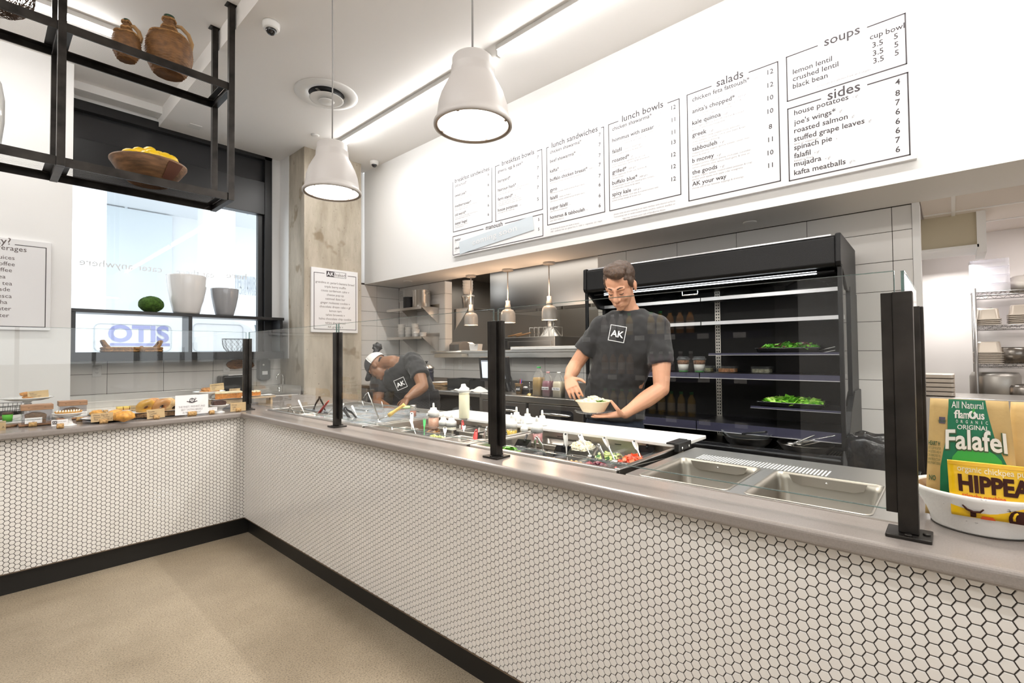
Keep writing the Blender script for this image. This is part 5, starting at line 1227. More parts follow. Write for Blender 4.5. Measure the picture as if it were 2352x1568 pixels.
for k, (tx, ty) in enumerate(((-1.9, -2.0), (-1.9, -4.8), (-3.6, -2.0), (-3.6, -4.8))):
    tube_fix(tx, ty, 2.44, HU, 'y', 'tube light over the dining side, %s' % ['near row, first', 'near row, second', 'far row, first', 'far row, second'][k])
# round air diffuser
c = aZ(750, 217, H); R = 0.30
t = thing('air_diffuser', 'round white ceiling air diffuser with nested cones', 'vent', (c.x, c.y, H))
MB().shell([(R, H - 0.001), (R, H - 0.006), (R * .96, H - 0.014), (R * .80, H - 0.02), (R * .56, H - 0.004), (R * .56, H + 0.0)], 48, (c.x, c.y, 0)).build('outer_cone', PLW, t)
MB().lathe([(R * .56, H - 0.001), (0, H - 0.0012)], 40, (c.x, c.y, 0)).build('dark_duct', PLK, t)
cc = MB(); cc.lathe([(R * .54, H - 0.052), (R * .53, H - 0.056), (R * .30, H - 0.03), (R * .30, H - 0.02)], 40, (c.x, c.y, 0)).build('middle_cone', PLW, t)
MB().lathe([(R * .25, H - 0.072), (R * .24, H - 0.076), (0, H - 0.07)], 32, (c.x, c.y, 0)).build('inner_cone', PLW, t)
for a in range(3): MB().box(-.012, .012, R * .2, R * .56, -0.03, -0.026, T=TR((c.x, c.y, H), a * 2.1)).build('support_arm', STEEL, t)
def dome(px, r, label):
    c = aZ(px[0], px[1], H); x, y = c.x, c.y
    t = thing('security_camera', label, 'security camera', (x, y, H), 'white dome cameras')
    MB().lathe([(r, H - 0.001), (r * 1.02, H - r * .25), (r * .98, H - r * .7), (r * .86, H - r * .9), (0, H - r * .9)], 28, (x, y, 0)).build('housing', PLW, t)
    MB().ball((x - .0, y - .0, H - r * .88), r * .66, 20, 12).build('dark_lens_dome', mat('smoked_dome', (0.01, 0.01, 0.012), 0.06, coat=0.5), t)
dome((623, 53), 0.062, 'white dome security camera near the top of the photo')
dome((859.5, 370), 0.055, 'white dome security camera above the concrete column corner')
c = aZ(724, 310, H); tag(MB().lathe([(0.045, H - 0.0005), (0.045, H - 0.008), (0.03, H - 0.011), (0, H - 0.011)], 24, (c.x, c.y, 0)).build('sprinkler_cover', PLW), 'flat white sprinkler cover plate above the concrete column', 'sprinkler')
c = aZ(447, 290, H); tag(MB().box(c.x - .06, c.x + .06, c.y - .06, c.y + .06, H - 0.008, H - 0.0005).build('ceiling_speaker_plate', PLW, bevel=0.003), 'small square white ceiling plate above the dark window top', 'ceiling plate')
# pendants
PAINT = mat('grey_lamp_enamel', (0.52, 0.49, 0.47), 0.45)
PEND = mat('lit_diffuser', (1, 1, 1), 0.5, emit=3.2, ecol=(1, 0.96, 0.90))
PX = 0.13
def pendant(x, y, zr, label, R=0.175, top=H):
    t = thing('pendant_lamp', label, 'pendant lamp', (x, y, zr), 'grey bell pendant lamps')
    z = zr; hh = 0.352 * R / .175; k = R / .175
    prof = [(.168, .0), (.175, .004), (.175, .016), (.168, .026), (.162, .03), (.160, .05), (.152, .105), (.138, .15), (.118, .19), (.104, .215), (.098, .228), (.0975, .24), (.096, .26), (.0955, .268), (.092, .271), (.091, .305), (.086, .312), (.01, .315)]
    MB().shell([(r * k, z + q * k) for r, q in prof], 48, (x, y, 0)).shell([(.16 * k, z + .014 * k), (.168 * k, z)], 48, (x, y, 0)).build('shade', PAINT, t)
    MB().shell([(.173 * k, z + .003 * k), (.160 * k, z + .0025 * k), (.158 * k, z + .008 * k)], 48, (x, y, 0)).build('inner_rim', mat('bronze_rim', (0.22, 0.17, 0.13), 0.4, 0.5), t)
    d = MB().lathe([(.157 * k, z + .010 * k), (.156 * k, z + .013 * k), (0, z + .013 * k)], 40, (x, y, 0)).build('lit_diffuser', PEND, t)
    for a in range(4): MB().box(-.004, .004, -.006, .004, 0, .006, T=TR((x + .155 * k * cos(a * pi / 2 + .4), y + .155 * k * sin(a * pi / 2 + .4), z + .004), a * pi / 2)).build('clip', MATS['bronze_rim'], d)
    MB().tube([(x, y, z + .31 * k), (x + .003, y, (z + top) / 2), (x, y, top - .02)], 0.0045, 8).build('cord', mat('grey_cord', (0.30, 0.29, 0.28), 0.6), t)
    MB().lathe([(.06, top - .0005), (.06, top - .022), (.05, top - .026), (0, top - .026)], 28, (x, y, 0)).build('ceiling_canopy', PLW, t)
    l = bpy.data.lights.new('pendant_glow', 'AREA'); l.shape = 'DISK'; l.size = 0.3 * k; l.energy = 20; l.color = (1, .93, .84)
    o = bpy.data.objects.new('pendant_glow', l); COL.objects.link(o); o.location = (x, y, z - .002)
pendant(PX, -1.075, 2.33, 'smaller looking grey pendant lamp hanging before the concrete column')
pendant(PX, -2.355, 2.335, 'larger looking grey pendant lamp at the top centre of the photo')
pendant(PX + 0.4, -3.72, 2.75, 'grey pendant lamp barely showing at the top right corner', top=H)
# recessed spot and sprinkler in the soffit, warm downlights over the pass
def soffit(px, r, label, name, m): 
    c = aZ(px[0], px[1], ZS); return tag(MB().lathe([(r, ZS - .0005), (r, ZS - .006), (r * .8, ZS - .008), (0, ZS - .007)], 24, (c.x, c.y, 0)).build(name, m), label, 'downlight' if 'light' in name else 'sprinkler'), c
soffit((937, 645.5), 0.06, 'round flush cover in the soffit above the steel pots', 'sprinkler_cover', PLW)
soffit((1722, 510), 0.05, 'small round cover in the soffit above the open cooler', 'sprinkler_cover', PLW)
# ================================================================== menus and signs
MX = XM - 0.03
def mp(px, py): return aX(px, py, MX)
uyv, uzv = Vector((0, -1, 0)), Vector((0, 0, 1))
bl, tr_ = mp(1040, 592), mp(2095, 17)
zb_, zt_ = mp(2106.5, 363).z, tr_.z
mb_ = thing('menu_board', 'long white menu board of six lettered panels on the bulkhead', 'menu board', (XM, (bl.y + tr_.y) / 2, zb_))
MB().box(MX, XM - 0.001, mp(2101, 200).y, bl.y + 0.005, zb_, zt_).build('panel', SIGNW, mb_, bevel=0.002)
def frame(tl, br, title, tsz, items, prices, px, ix, desc=None, dsz=0.019, wn=0.047, big=(), small=()):
    fr = MB(); tx = MB(); ds = MB()
    y0, y1, z1, z0 = mp(*tl).y, mp(*br).y, mp(*tl).z, mp(*br).z; b = 0.007
    X0, X1 = MX - 0.0014, MX - 0.0004
    v = glyphs(title, 0.012)[0]; tw = (max(p[0] for p in v) - min(p[0] for p in v)) * tsz; cy = (y0 + y1) / 2 if tsz else 0
    g = tw / 2 + 0.035
    fr.box(X0, X1, y1, y0, z0, z0 + b).box(X0, X1, y0 - b, y0, z0, z1).box(X0, X1, y1, y1 + b, z0, z1)
    fr.box(X0, X1, cy + g, y0, z1 - b, z1).box(X0, X1, y1, cy - g, z1 - b, z1)
    letters(tx, title, (MX, cy, z1 - b / 2 - tsz * 0.24), uyv, uzv, tsz, 'c', bold=0.012)
    for (nm, py, sm, dl), pr in zip(items, prices):
        P = mp(ix, py); w = letters_w(nm, wn)
        letters(tx, nm, (MX, P.y, P.z), uyv, uzv, wn, bold=0.014)
        if sm: letters(ds, sm, (MX, P.y - w - 0.02, P.z), uyv, uzv, dsz * 1.1)
        for k, d in enumerate(dl): letters(ds, d, (MX, P.y, P.z - dsz * (1.25 + 1.15 * k)), uyv, uzv, dsz)
        if pr: letters(tx, pr, (MX, mp(px, py).y, P.z), uyv, uzv, wn, 'c', bold=0.014)
    for py, s, x in big: P = mp(x, py); letters(tx, s, (MX, P.y, P.z), uyv, uzv, 0.047, 'c', bold=0.014)
    for s, q, e in small: P = mp(*q); letters(ds, s, (MX, P.y, P.z), uyv, uzv, 0.019, width=abs(mp(*e).y - P.y))
    sec = fr.build('menu_section', INK, mb_, fix=False); tx.build('lettering', INK, sec, fix=False); ds.build('small_print', INK2, sec, fix=False)
def letters_w(s, size, bold=0.014): v = glyphs(s, bold)[0]; return (max(p[0] for p in v) - min(p[0] for p in v)) * size
frame((1040, 418), (1131, 510), 'breakfast sandwiches', 0.066, [('old school*', 430.4, '', ['cage free over medium egg, cheddar cheese, choice', 'of bacon, turkey or sausage, tomato', 'with garlic mayo']), ('sweet pea*', 452.8, '', ['pesto, mozzarella, roasted red pepper', 'hommus & a cage free over medium egg', 'served on ciabatta']), ('mediterranean*', 476.8, 'v', ['cage free egg whites, feta cheese, spinach, tomato &', 'kalamata wrapped in pita bread']), ('old world*', 496.7, '', ['hommus, cage free scrambled eggs, house potatoes &', 'turkey sausage wrapped in pita bread']), ('zaatar bagel', 516.6, '', ['with labneh, tomato, cucumber', 'red onion & fresh dill'])], ['6'] * 5, 1122, 1045, wn=0.043, dsz=0.017)
frame((1137, 382), (1247, 481), 'breakfast bowls', 0.070, [('greens, egg & yam*', 397.2, 'v gf', ['roasted yams, kale, cage free over medium egg, roasted', 'sweet potatoes, organic quinoa, brown rice, chick peas', 'avocado & spicy poblano sauce']), ('barnyard*', 420, 'gf', ['bacon, cheddar cheese, house potatoes, cage free', 'over medium egg, scallions & tomato sauce']), ('hasroun hash*', 440.3, 'gf', ['corned beef, house potatoes, roasted sweet potatoes & beets', 'sauteed onions & a cage free over medium egg']), ('farm stand*', 461.4, 'v gf', ['roasted seasonal vegetables, cage free over', 'medium egg, organic quinoa, brown rice, lentils', 'mixed greens & roasted red pepper tahini sauce']), ('house potatoes', 486.3, 'v gf', ['with a cage free over medium egg'])], ['7', '7', '7', '7', '5'], 1236, 1143.6, wn=0.045, dsz=0.017)
frame((1255, 339), (1390, 487), 'lunch sandwiches', 0.074, [('chicken shawarma*', 353.6, 'ABF h', ['with lettuce, tomato, garlic sauce, pickled turnips']), ('beef shawarma*', 374.5, 'h', ['with lettuce, tomato, parsley, red onion, pickled', 'turnips & tahini sauce']), ('kafta*', 397.2, 'h', ['with lettuce, tomato & hommus']), ('buffalo chicken breast*', 417.1, 'ABF h', ['with lettuce, tomato, zip sauce & blue cheese']), ('gyro', 440.4, '', ['with lettuce, tomato, house potatoes & gyro sauce']), ('falafil', 459.4, 'baked or fried v', ['with lettuce, tomato, pickled turnips & tahini sauce']), ('super falafil', 482.3, 'v', ['with hommus & tabbouleh']), ('hommus & tabbouleh', 503.4, 'v', ["yeah, that's what it is"])], ['7', '7', '7', '7', '7', '6', '6', '6'], 1378, 1263.5, wn=0.046)
frame((1397, 286), (1565, 447), 'lunch bowls', 0.078, [('chicken shawarma*', 301, 'ABF gf h', ['chicken shawarma, hommus, tabbouleh, brown', 'rice, garlic sauce & pickles']), ('hommus with zataar', 327, 'v gf', ['roasted chick peas & cauliflower, hommus, carrot', 'ribbons, micro greens & zaatar seasoning']), ('falafil', 353, 'baked or fried v gf', ['falafil, mujadra, hommus & tabbouleh']), ('roasted*', 374, 'gf', ['roasted seasonal vegetables, brown rice,', 'lentils, black beans, salmon & dill tahini sauce']), ('grilled*', 400, 'ABF gf h', ['grilled vegetables, brown rice, hommus &', 'chicken breast']), ('buffalo blue*', 425, 'ABF gf h', ['chicken breast, brown rice, mixed greens, tomato,', 'crumbled blue cheese & zip sauce']), ('spicy kale', 451, 'ABF gf h', ['sauteed kale, fennel, chick peas & crushed tomato with', 'pulled chicken breast & brown rice'])], ['12', '11', '11', '13', '12', '12', '12'], 1548, 1406.4, wn=0.047)
frame((1577, 218), (1794, 416), 'salads', 0.082, [('chicken feta fattoush*', 233.8, 'ABF h', ['our traditional fattoush salad topped with chicken', 'shawarma & feta cheese with fattoush dressing']), ("anita's chopped*", 260.9, 'ABF gf h', ['romaine, chicken breast, tomato, egg, bacon &', 'feta cheese with creamy feta dressing']), ('kale quinoa', 287.6, 'v gf', ['kale, organic quinoa, dried MI cherries & toasted', 'almonds with honey vinaigrette']), ('greek', 315.2, 'v gf', ['romaine, feta cheese, pepperoncini, kalamata', 'olives, tomato, cucumber, chick peas, beets & red', 'onion with house dressing']), ('tabbouleh', 347.5, 'v gf', ['chopped parsley, organic quinoa, tomato, onion, mint,', 'lemon & olive oil']), ('b money', 374.2, 'v gf', ['chopped parsley, organic quinoa, chick peas, cucumber,', 'tomato, pistachio, mint, lemon, fresh garlic & olive oil']), ('the goods', 401.3, 'v gf', ['arugula, organic quinoa, roasted sweet potatoes & crisp', 'granny smith apples with apple cider vinaigrette']), ('AK your way', 427.7, '', ['choose any of our lettuces, toppings & dressings'])], ['12', '12', '10', '10', '8', '11', '10', '11'], 1771, 1590, wn=0.047)
frame((1805, 131), (2084, 147), 'soups', 0.084, [('lemon lentil', 171, '', []), ('crushed lentil', 187.4, '', []), ('black bean', 204.2, '', [])], [''] * 3, 2016, 1821, wn=0.048, small=[('all soups are gluten free and vegan', (1876.8, 200.6), (1999, 165))], big=((86.4, 'cup', 2013), (106, '3.5', 2016), (124.8, '3.5', 2017), (142.5, '3.5', 2018), (71.5, 'bowl', 2056), (89, '5', 2058), (108, '5', 2059), (126.8, '5', 2060)))
frame((1808, 250), (2092, 356), 'sides', 0.09, [('house potatoes', 265, 'v gf', []), ("joe's wings*", 287.5, 'gf', []), ('roasted salmon', 306.3, 'gf', []), ('stuffed grape leaves', 325.4, 'gf', ['lamb or vegetarian']), ('spinach pie', 345, 'v', []), ('falafil', 363.8, 'v gf', ['baked or fried']), ('mujadra', 382.9, 'v gf', []), ('kafta meatballs', 402.5, 'gf h', [])], ['4', '8', '7', '6', '6', '6', '7', '6'], 2064, 1824, wn=0.049)
frame((1040, 543), (1248, 542), 'manoush', 0.07, [('zaatar', 554, 'v', ['pita']), ('cluck', 573, '', ['garlic'])], ['5', '5'], 1238, 1045, wn=0.04, dsz=0.016, small=(('all dressings & sauces are made in house', (1265, 528), (1330, 511)), ('ABF - antibiotic free  gf - gluten free  h - halal  v - vegetarian  (v) - vegan', (1265, 534), (1383, 505)), ('please note we are cooking in an open kitchen with shared surfaces', (1410, 494), (1551, 462)), ('*consuming raw or undercooked meats, poultry, seafood, shellfish or', (1410, 500.5), (1551, 469)), ('eggs may increase your risk of foodborne illness', (1430, 503.5), (1528, 480))))
# tilted banner over one panel
BX = MX - 0.006; q = [aX(*p, BX) for p in ((1056, 583.8), (1226, 527.4), (1222.7, 495), (1054.5, 555.6))]
t = thing('coming_soon_banner', 'tilted pale blue coming soon strip stuck over the menu', 'banner', (BX, q[0].y, q[0].z))
MB().add([v + Vector((dx, 0, 0)) for dx in (0, 0.004) for v in q], [(0, 1, 2, 3), (7, 6, 5, 4), (0, 4, 5, 1), (1, 5, 6, 2), (2, 6, 7, 3), (3, 7, 4, 0)]).build('strip', mat('pale_blue_strip', (0.60, 0.66, 0.71), 0.5), t)
d = (q[1] - q[0]).normalized(); n_ = Vector((-1, 0, 0)); up_ = Vector((0, d.z, -d.y))
lt = MB(); c_ = (q[0] + q[1] + q[2] + q[3]) / 4; hh = (q[3] - q[0]).length
letters(lt, 'coming soon', c_ - up_ * hh * 0.14, d, up_, hh * 0.62, 'c', width=(q[1] - q[0]).length * 0.60, off=0.002); lt.build('lettering', SIGNW, t, fix=False)
# column sign
Y0 = YC - 0.03
a0, a1 = aY(715, 612, Y0), aY(822, 765, Y0)
t = thing('baked_goods_sign', 'white AK baked list mounted on the concrete column', 'sign', ((a0.x + a1.x) / 2, YC, a1.z))
MB().box(a0.x, a1.x, Y0, YC - 0.002, a1.z, a0.z).build('panel', SIGNW, t, bevel=0.002)
fr = MB(); w = a1.x - a0.x; hgt = a0.z - a1.z; cx = (a0.x + a1.x) / 2; zt = a0.z
bx0, bx1, bz1, bz0 = a0.x + w * .05, a1.x - w * .04, zt - hgt * .075, zt - hgt * .955; b = 0.007
fr.box(bx0, bx0 + b, Y0 - .001, Y0, bz0, bz1).box(bx1 - b, bx1, Y0 - .001, Y0, bz0, bz1).box(bx0, bx1, Y0 - .001, Y0, bz0, bz0 + b).box(bx0, a0.x + w * .27, Y0 - .001, Y0, bz1 - b, bz1).box(a0.x + w * .77, bx1, Y0 - .001, Y0, bz1 - b, bz1)
lx0, lx1, lxm, lz0, lz1 = a0.x + w * .31, a0.x + w * .735, a0.x + w * .475, zt - hgt * .125, zt - hgt * .035
fr.box(lx0, lxm, Y0 - .0012, Y0, lz0, lz1).box(lxm, lx1, Y0 - .001, Y0, lz1 - .004, lz1).box(lxm, lx1, Y0 - .001, Y0, lz0, lz0 + .004).box(lx1 - .004, lx1, Y0 - .001, Y0, lz0, lz1)
fr.build('border_and_logo', INK, t, fix=False)
ux, uz = Vector((1, 0, 0)), Vector((0, 0, 1))
lt = MB(); letters(lt, 'AK', ((lx0 + lxm) / 2, Y0 - .0014, lz0 + .014), ux, uz, .07, 'c', bold=.02); lt.build('logo_letters', SIGNW, t, fix=False)
lt = MB(); letters(lt, 'baked', ((lxm + lx1) / 2, Y0, lz0 + .016), ux, uz, .062, 'c')
for k, s in enumerate(["grandma st. peter's banana bread", 'triple berry muffin', 'cousa cardamom cake v', 'cheese pop-up', 'oatmeal date bar', 'ginger molasses cookie v', 'chocolate dream cake v gf', 'lemon tart', 'tahini brownie v', 'halva chocolate chip cookie', 'tahini shortbread', 'AK granola v']):
    letters(lt, s, (cx, Y0, zt - hgt * (.235 + .063 * k)), ux, uz, .040, 'c')
lt.build('lettering', mat('brown_ink', (0.12, 0.09, 0.085), 0.6), t, fix=False)
# drinks sign at the left edge
Y0 = YWL - 0.03
r_, b_ = aY(118, 560, Y0), aY(115, 759, Y0)
t = thing('drinks_sign', 'white beverages list on the white wall at the left edge', 'sign', (r_.x - 0.4, YWL, b_.z))
MB().box(r_.x - 0.86, r_.x, Y0, YWL - 0.001, b_.z, aY(117, 558, Y0).z).build('panel', SIGNW, t, bevel=0.003)
def S_(px, py): return aY(px, py, Y0)
fr = MB(); b = .006; e0, e1 = S_(107, 569), S_(105, 752)
fr.box(e0.x - b, e0.x, Y0 - .001, Y0, e1.z, e0.z).box(r_.x - .82, e0.x, Y0 - .001, Y0, e1.z, e1.z + b).box(S_(34, 560).x, e0.x, Y0 - .001, Y0, e0.z - b, e0.z)
fr.build('border', INK, t, fix=False)
lt = MB()
for s, px, py, sz in (('thirsty?', 25, 562, .085), ('try our beverages', 61, 579, .062), ('fresh pressed juices', 33.5, 597, .05), ('house roast coffee', 34, 611.5, .05), ('cold brew coffee', 27.5, 625, .05), ('hot tea', 12.7, 639.5, .05), ('fresh iced tea', 28, 655.5, .05), ('lemonade', 23, 669, .05), ('agua del fresca', 27, 684.5, .05), ('kombucha', 16.7, 698, .05), ('sparkling water', 25.7, 713, .05), ('still water', 20.8, 728.5, .05)):
    P = S_(px, py); letters(lt, s, (P.x, Y0, P.z), ux, uz, sz, 'r')
lt.build('lettering', MATS['brown_ink'], t, fix=False)
# ================================================================== back worktops, pass-through and kitchen
KZ = 0.905; KXF = 2.25
DSTEEL = mat('dark_brushed_steel', (0.30, 0.275, 0.255), 0.33, 0.95, bump=0.03, scale=60, stretch=(1, 1, 10))
t = thing('back_worktop', 'stainless worktop on the back wall left of the drawer fridge, dark and open below', 'worktop', (2.6, 1.0, 0))
MB().box(KXF, XT - 0.012, -0.19, 2.2, KZ - 0.045, KZ).build('top', STEEL, t, bevel=0.006)
MB().box(XT - 0.03, XT - 0.012, -0.19, 2.2, KZ, KZ + 0.1).build('upstand', DSTEEL, t)
for y in (-0.15, 2.12): MB().box(KXF + 0.05, KXF + 0.09, y - 0.02, y + 0.02, 0, KZ - 0.045).build('leg', STEEL, t)
MB().box(KXF + 0.1, XT - 0.02, -0.19, 2.2, 0.25, 0.28).build('undershelf', DSTEEL, t)
MB().box(XT - 0.04, XT - 0.012, -0.19, 2.2, 0.0, KZ - 0.046).build('back_panel', PLK, t)
bag = MB().ball((KXF + 0.3, 0.35, 0.48), 0.2, 20, 14, sc=(.8, 1.3, 1.0), jit=0.5); tag(bag.build('plastic_bag', clearplastic('thin_plastic', (0.75, 0.77, 0.78), 0.25)), 'crumpled clear plastic bag on the shelf under the back worktop', 'bag')
t = thing('drawer_fridge', 'undercounter steel fridge with black recessed handles behind the tall worker', 'fridge', (2.6, -0.85, 0))
MB().box(KXF, XT - 0.012, -1.50, -0.2, KZ - 0.06, KZ).build('worktop', STEEL, t, bevel=0.006)
MB().box(XT - 0.03, XT - 0.012, -1.50, -0.2, KZ, KZ + 0.1).build('upstand', DSTEEL, t)
MB().box(KXF + 0.03, XT - 0.02, -1.50, -0.2, 0.1, KZ - 0.06).build('body', PLK, t)
for y0, y1, hy in ((-0.82, -0.215, (-0.73, -0.42)), (-1.49, -0.86, (-1.385, -1.0))):
    d = MB().box(KXF + 0.005, KXF + 0.03, y0, y1, 0.13, KZ - 0.068).build('door', DSTEEL, t, bevel=0.004)
    hw = hy[1] - hy[0]; cy = (hy[0] + hy[1]) / 2
    T = Matrix.Translation((KXF + 0.0045, cy, 0.745))
    MB().prism(rrect(hw, 0.105, 0.03), 0.0, 0.004, 'x', T=Matrix.Translation((KXF + 0.002, cy, 0.745))).build('handle_recess', PLK, d)
    MB().tube([(KXF + 0.002, cy - hw * .44, 0.752), (KXF - 0.02, cy - hw * .36, 0.755), (KXF - 0.026, cy, 0.757), (KXF - 0.02, cy + hw * .36, 0.755), (KXF + 0.002, cy + hw * .44, 0.752)], [.008, .012, .014, .012, .008], 10).build('handle', CHROME, d)
for x in (KXF + 0.1, 2.8):
    for y in (-1.42, -0.28): MB().tube([(x, y, 0), (x, y, 0.1)], 0.02, 10).build('foot', PLK, t)
# steel wall shelves at the left
def wall_shelf(zw, label):
    y0, y1 = 1.31, 2.12
    t = thing('wall_shelf', label, 'shelf', (XT, 1.7, zw), 'steel wall shelves')
    MB().box(2.62, XT - 0.008, y0, y1, zw - 0.004, zw).box(2.62, 2.624, y0, y1, zw - 0.035, zw).build('shelf_plate', STEEL, t, bevel=0.001)
    MB().box(XT - 0.012, XT - 0.008, y0, y1, zw, zw + 0.05).build('back_lip', STEEL, t)
    for y in (y0 + 0.02, y1 - 0.3): MB().prism([(2.64, zw - 0.004), (XT - 0.008, zw - 0.004), (XT - 0.008, zw - 0.21), (XT - 0.03, zw - 0.21)], y - 0.0015, y + 0.0015, 'y').build('bracket', STEEL, t)
wall_shelf(1.965, 'upper steel wall shelf holding two big pots'); wall_shelf(1.565, 'lower steel wall shelf holding stacked paper tubs')
def stockpot(px, Y, z, r, h, m, label, lid=False, X=None):
    c = aX(px, 690, X); x, y = X, c.y
    t = thing('stock_pot', label, 'pot', (x, y, z), 'cooking pots')
    MB().lathe([(r * .93, z), (r, z + .01), (r, z + h), (r * 1.03, z + h + .004), (r * .97, z + h), (r * .96, z + .02), (0, z + .015)], 28, (x, y, 0)).build('body', m, t)
    for s in (-1, 1): MB().tube([(x - .03, y + s * r, z + h * .8), (x - .02, y + s * (r + .03), z + h * .82), (x + .02, y + s * (r + .03), z + h * .82), (x + .03, y + s * r, z + h * .8)], .006, 8).build('handle', m, t)
stockpot(940, 0, 1.966, 0.085, 0.16, PLK, 'black pot on the upper wall shelf', X=2.77)
stockpot(968, 0, 1.966, 0.125, 0.235, STEEL, 'tall shiny steel pot on the upper wall shelf', X=2.79)
TUB = mat('white_paper_tub', (0.82, 0.79, 0.75), 0.6)
g = 'paper tubs on the lower wall shelf'
def tubs(y, x, n, r, label, h=0.055):
    for k in range(n):
        z = 1.566 + k * 0.045
        o = MB().lathe([(r * .82, z), (r * .84, z + .002), (r, z + h * .92), (r * 1.04, z + h * .95), (r * 1.04, z + h), (r * .97, z + h), (0, z + h - .002)], 20, (x, y, 0)).build('paper_tub', TUB)
        tag(o, 'white paper tub on the lower wall shelf, %s, %s' % (label, ['bottom', 'second up', 'third up', 'fourth up', 'top'][k] if n > 1 else 'single'), 'tub', g)
tubs(1.98, 2.78, 4, 0.055, 'leftmost stack'); tubs(1.84, 2.80, 3, 0.05, 'second stack from the left'); tubs(1.71, 2.82, 4, 0.05, 'middle stack'); tubs(1.58, 2.74, 2, 0.05, 'fourth stack'); tubs(1.44, 2.75, 1, 0.05, 'right end')
v0 = aX(923, 680, XT - 0.006)
t = thing('wall_vent', 'small louvred grille on the tiled corner above the wall shelf', 'vent', v0)
MB().box(XT - 0.014, XT - 0.006, v0.y - .06, v0.y + .06, v0.z - .09, v0.z + .09).build('frame', PLW, t)
for k in range(9): MB().box(XT - 0.0165, XT - 0.013, v0.y - .045, v0.y + .045, v0.z - .07 + k * .017, v0.z - .065 + k * .017).build('slat', INK2, t)
outlet('x', aX(1019, 835, XT - 0.006), 'blank steel plate on the tile, left of the pair under the pass shelf', blank=True)
outlet('x', aX(1058, 837, XT - 0.006), 'blank steel plate on the tile, right of the pair under the pass shelf', blank=True)
oP = aX(1165, 845, XT - 0.006); outlet('x', oP, 'outlet behind the order screen with a black plug in it', blank=True)
# things on the back worktop
def onK(px, X): return Vector((X, aX(px, 880, X).y, KZ))
P = onK(980, 2.42); x, y, z = P; NAVY = mat('navy_enamel', (0.02, 0.022, 0.045), 0.2, coat=0.5)
t = thing('soup_crock', 'navy enamel soup crock with a steel lid behind the bent worker', 'crock', P)
MB().lathe([(.075, z), (.085, z + .006), (.088, z + .10), (.088, z + .235), (.09, z + .24)], 28, (x, y, 0)).build('body', NAVY, t)
l_ = MB().lathe([(.096, z + .24), (.094, z + .252), (.06, z + .285), (.02, z + .30), (0, z + .30)], 28, (x, y, 0)).build('lid', STEEL, t)
MB().lathe([(.008, z + .298), (.012, z + .318), (.024, z + .33), (0, z + .335)], 14, (x, y, 0)).build('knob', PLK, l_)
MB().tube([(x - .02, y - .084, z + .19), (x - .03, y - .11, z + .2), (x + .02, y - .11, z + .2), (x + .03, y - .084, z + .19)], .007, 8).build('handle', NAVY, t)
rb = random.Random(4)
KR = mat('kraft_paper', (0.40, 0.26, 0.13), 0.8)
P = onK(1012, 2.45)
t = thing('paper_stack', 'slumped stack of kraft bags with white sheets on top', 'paper stack', P)
m = MB()
for k in range(9): m.box(-.11 + rb.uniform(-.012, .012), .11, -.15 + rb.uniform(-.02, .02), .15, k * .008, k * .008 + .006, T=TR(P, rb.uniform(-.12, .12), 0, rb.uniform(-.03, .03)))
m.build('kraft_bags', KR, t)
MB().box(-.09, .07, -.10, .06, .076, .084, T=TR(P, .15)).build('white_sheets', PAPER, t)
P = onK(1070, 2.5)
t = thing('storage_bin', 'glossy black plastic bin left of the order screen', 'bin', P); x, y, z = P
m = MB(); m.box(x - .12, x + .12, y - .19, y + .19, z, z + .004).box(x - .12, x - .116, y - .19, y + .19, z, z + .13).box(x + .116, x + .12, y - .19, y + .19, z, z + .13).box(x - .12, x + .12, y - .19, y - .186, z, z + .13).box(x - .12, x + .12, y + .186, y + .19, z, z + .13)
m.build('walls', MATS['gloss_black'], t); MB().box(x - .125, x - .112, y - .195, y + .195, z + .122, z + .132).build('lip', PLK, t)
# order screen
X = 2.48; a0, a1 = aX(1101, 822, X), aX(1166, 880, X); sc_y = (a0.y + a1.y) / 2
t = thing('order_screen', 'touch screen with a pale blank display on the back worktop', 'monitor', (X, sc_y, KZ))
hw = (a0.y - a1.y) / 2; zc = (a0.z + a1.z) / 2 + 0.01; hh = (a0.z - a1.z) / 2
T = TR((X, sc_y, zc), 0, 0, radians(-6))
MB().box(0, .045, -hw, hw, -hh, hh, T=T).build('housing', PLK, t, bevel=0.004)
s_ = MB().box(-.0012, 0.0, -hw * .82, hw * .82, -hh * .72, hh * .74, T=T).build('display', mat('lit_display', (0.75, 0.82, 0.9), 0.2, emit=0.55, ecol=(0.82, 0.89, 1.0)), t)
MB().box(-.0022, -.0012, -hw * .80, hw * .80, hh * .66, hh * .72, T=T).build('status_bar', INK, s_)
MB().tube([(X + .045, sc_y, zc), (X + .12, sc_y - .06, zc - .06), (X + .16, sc_y - .09, KZ + .02), (X + .14, sc_y - .08, KZ)], [.02, .03, .035, .05], 10).build('stand_arm', PLK, t)
cp = oP
MB().tube([(cp.x - .015, cp.y, cp.z), (cp.x - .06, cp.y - .08, cp.z - .04), (cp.x - .14, cp.y - .2, KZ + .12), (X + .2, cp.y - .3, KZ + .03), (X + .1, sc_y - .22, KZ + .006)], .005, 7).build('cable', PLK, t)
MB().box(cp.x - .03, cp.x - .006, cp.y - .02, cp.y + .02, cp.z - .02, cp.z + .02).build('plug', PLK, t)
P = onK(1192, 2.42); x, y, z = P
t = thing('pen_cup', 'brown paper coffee cup full of pens', 'cup', P)
MB().lathe([(.03, z), (.042, z + .105), (.044, z + .108), (.04, z + .107), (.03, z + .02), (0, z + .02)], 24, (x, y, 0)).build('cup_body', KR, t)
MB().prism([(-.022, .03), (.022, .03), (.024, .08), (-.024, .08)], -.0395, -.0375, 'y', T=TR((x, y, z), radians(-62))).build('dark_print', PLK, t)
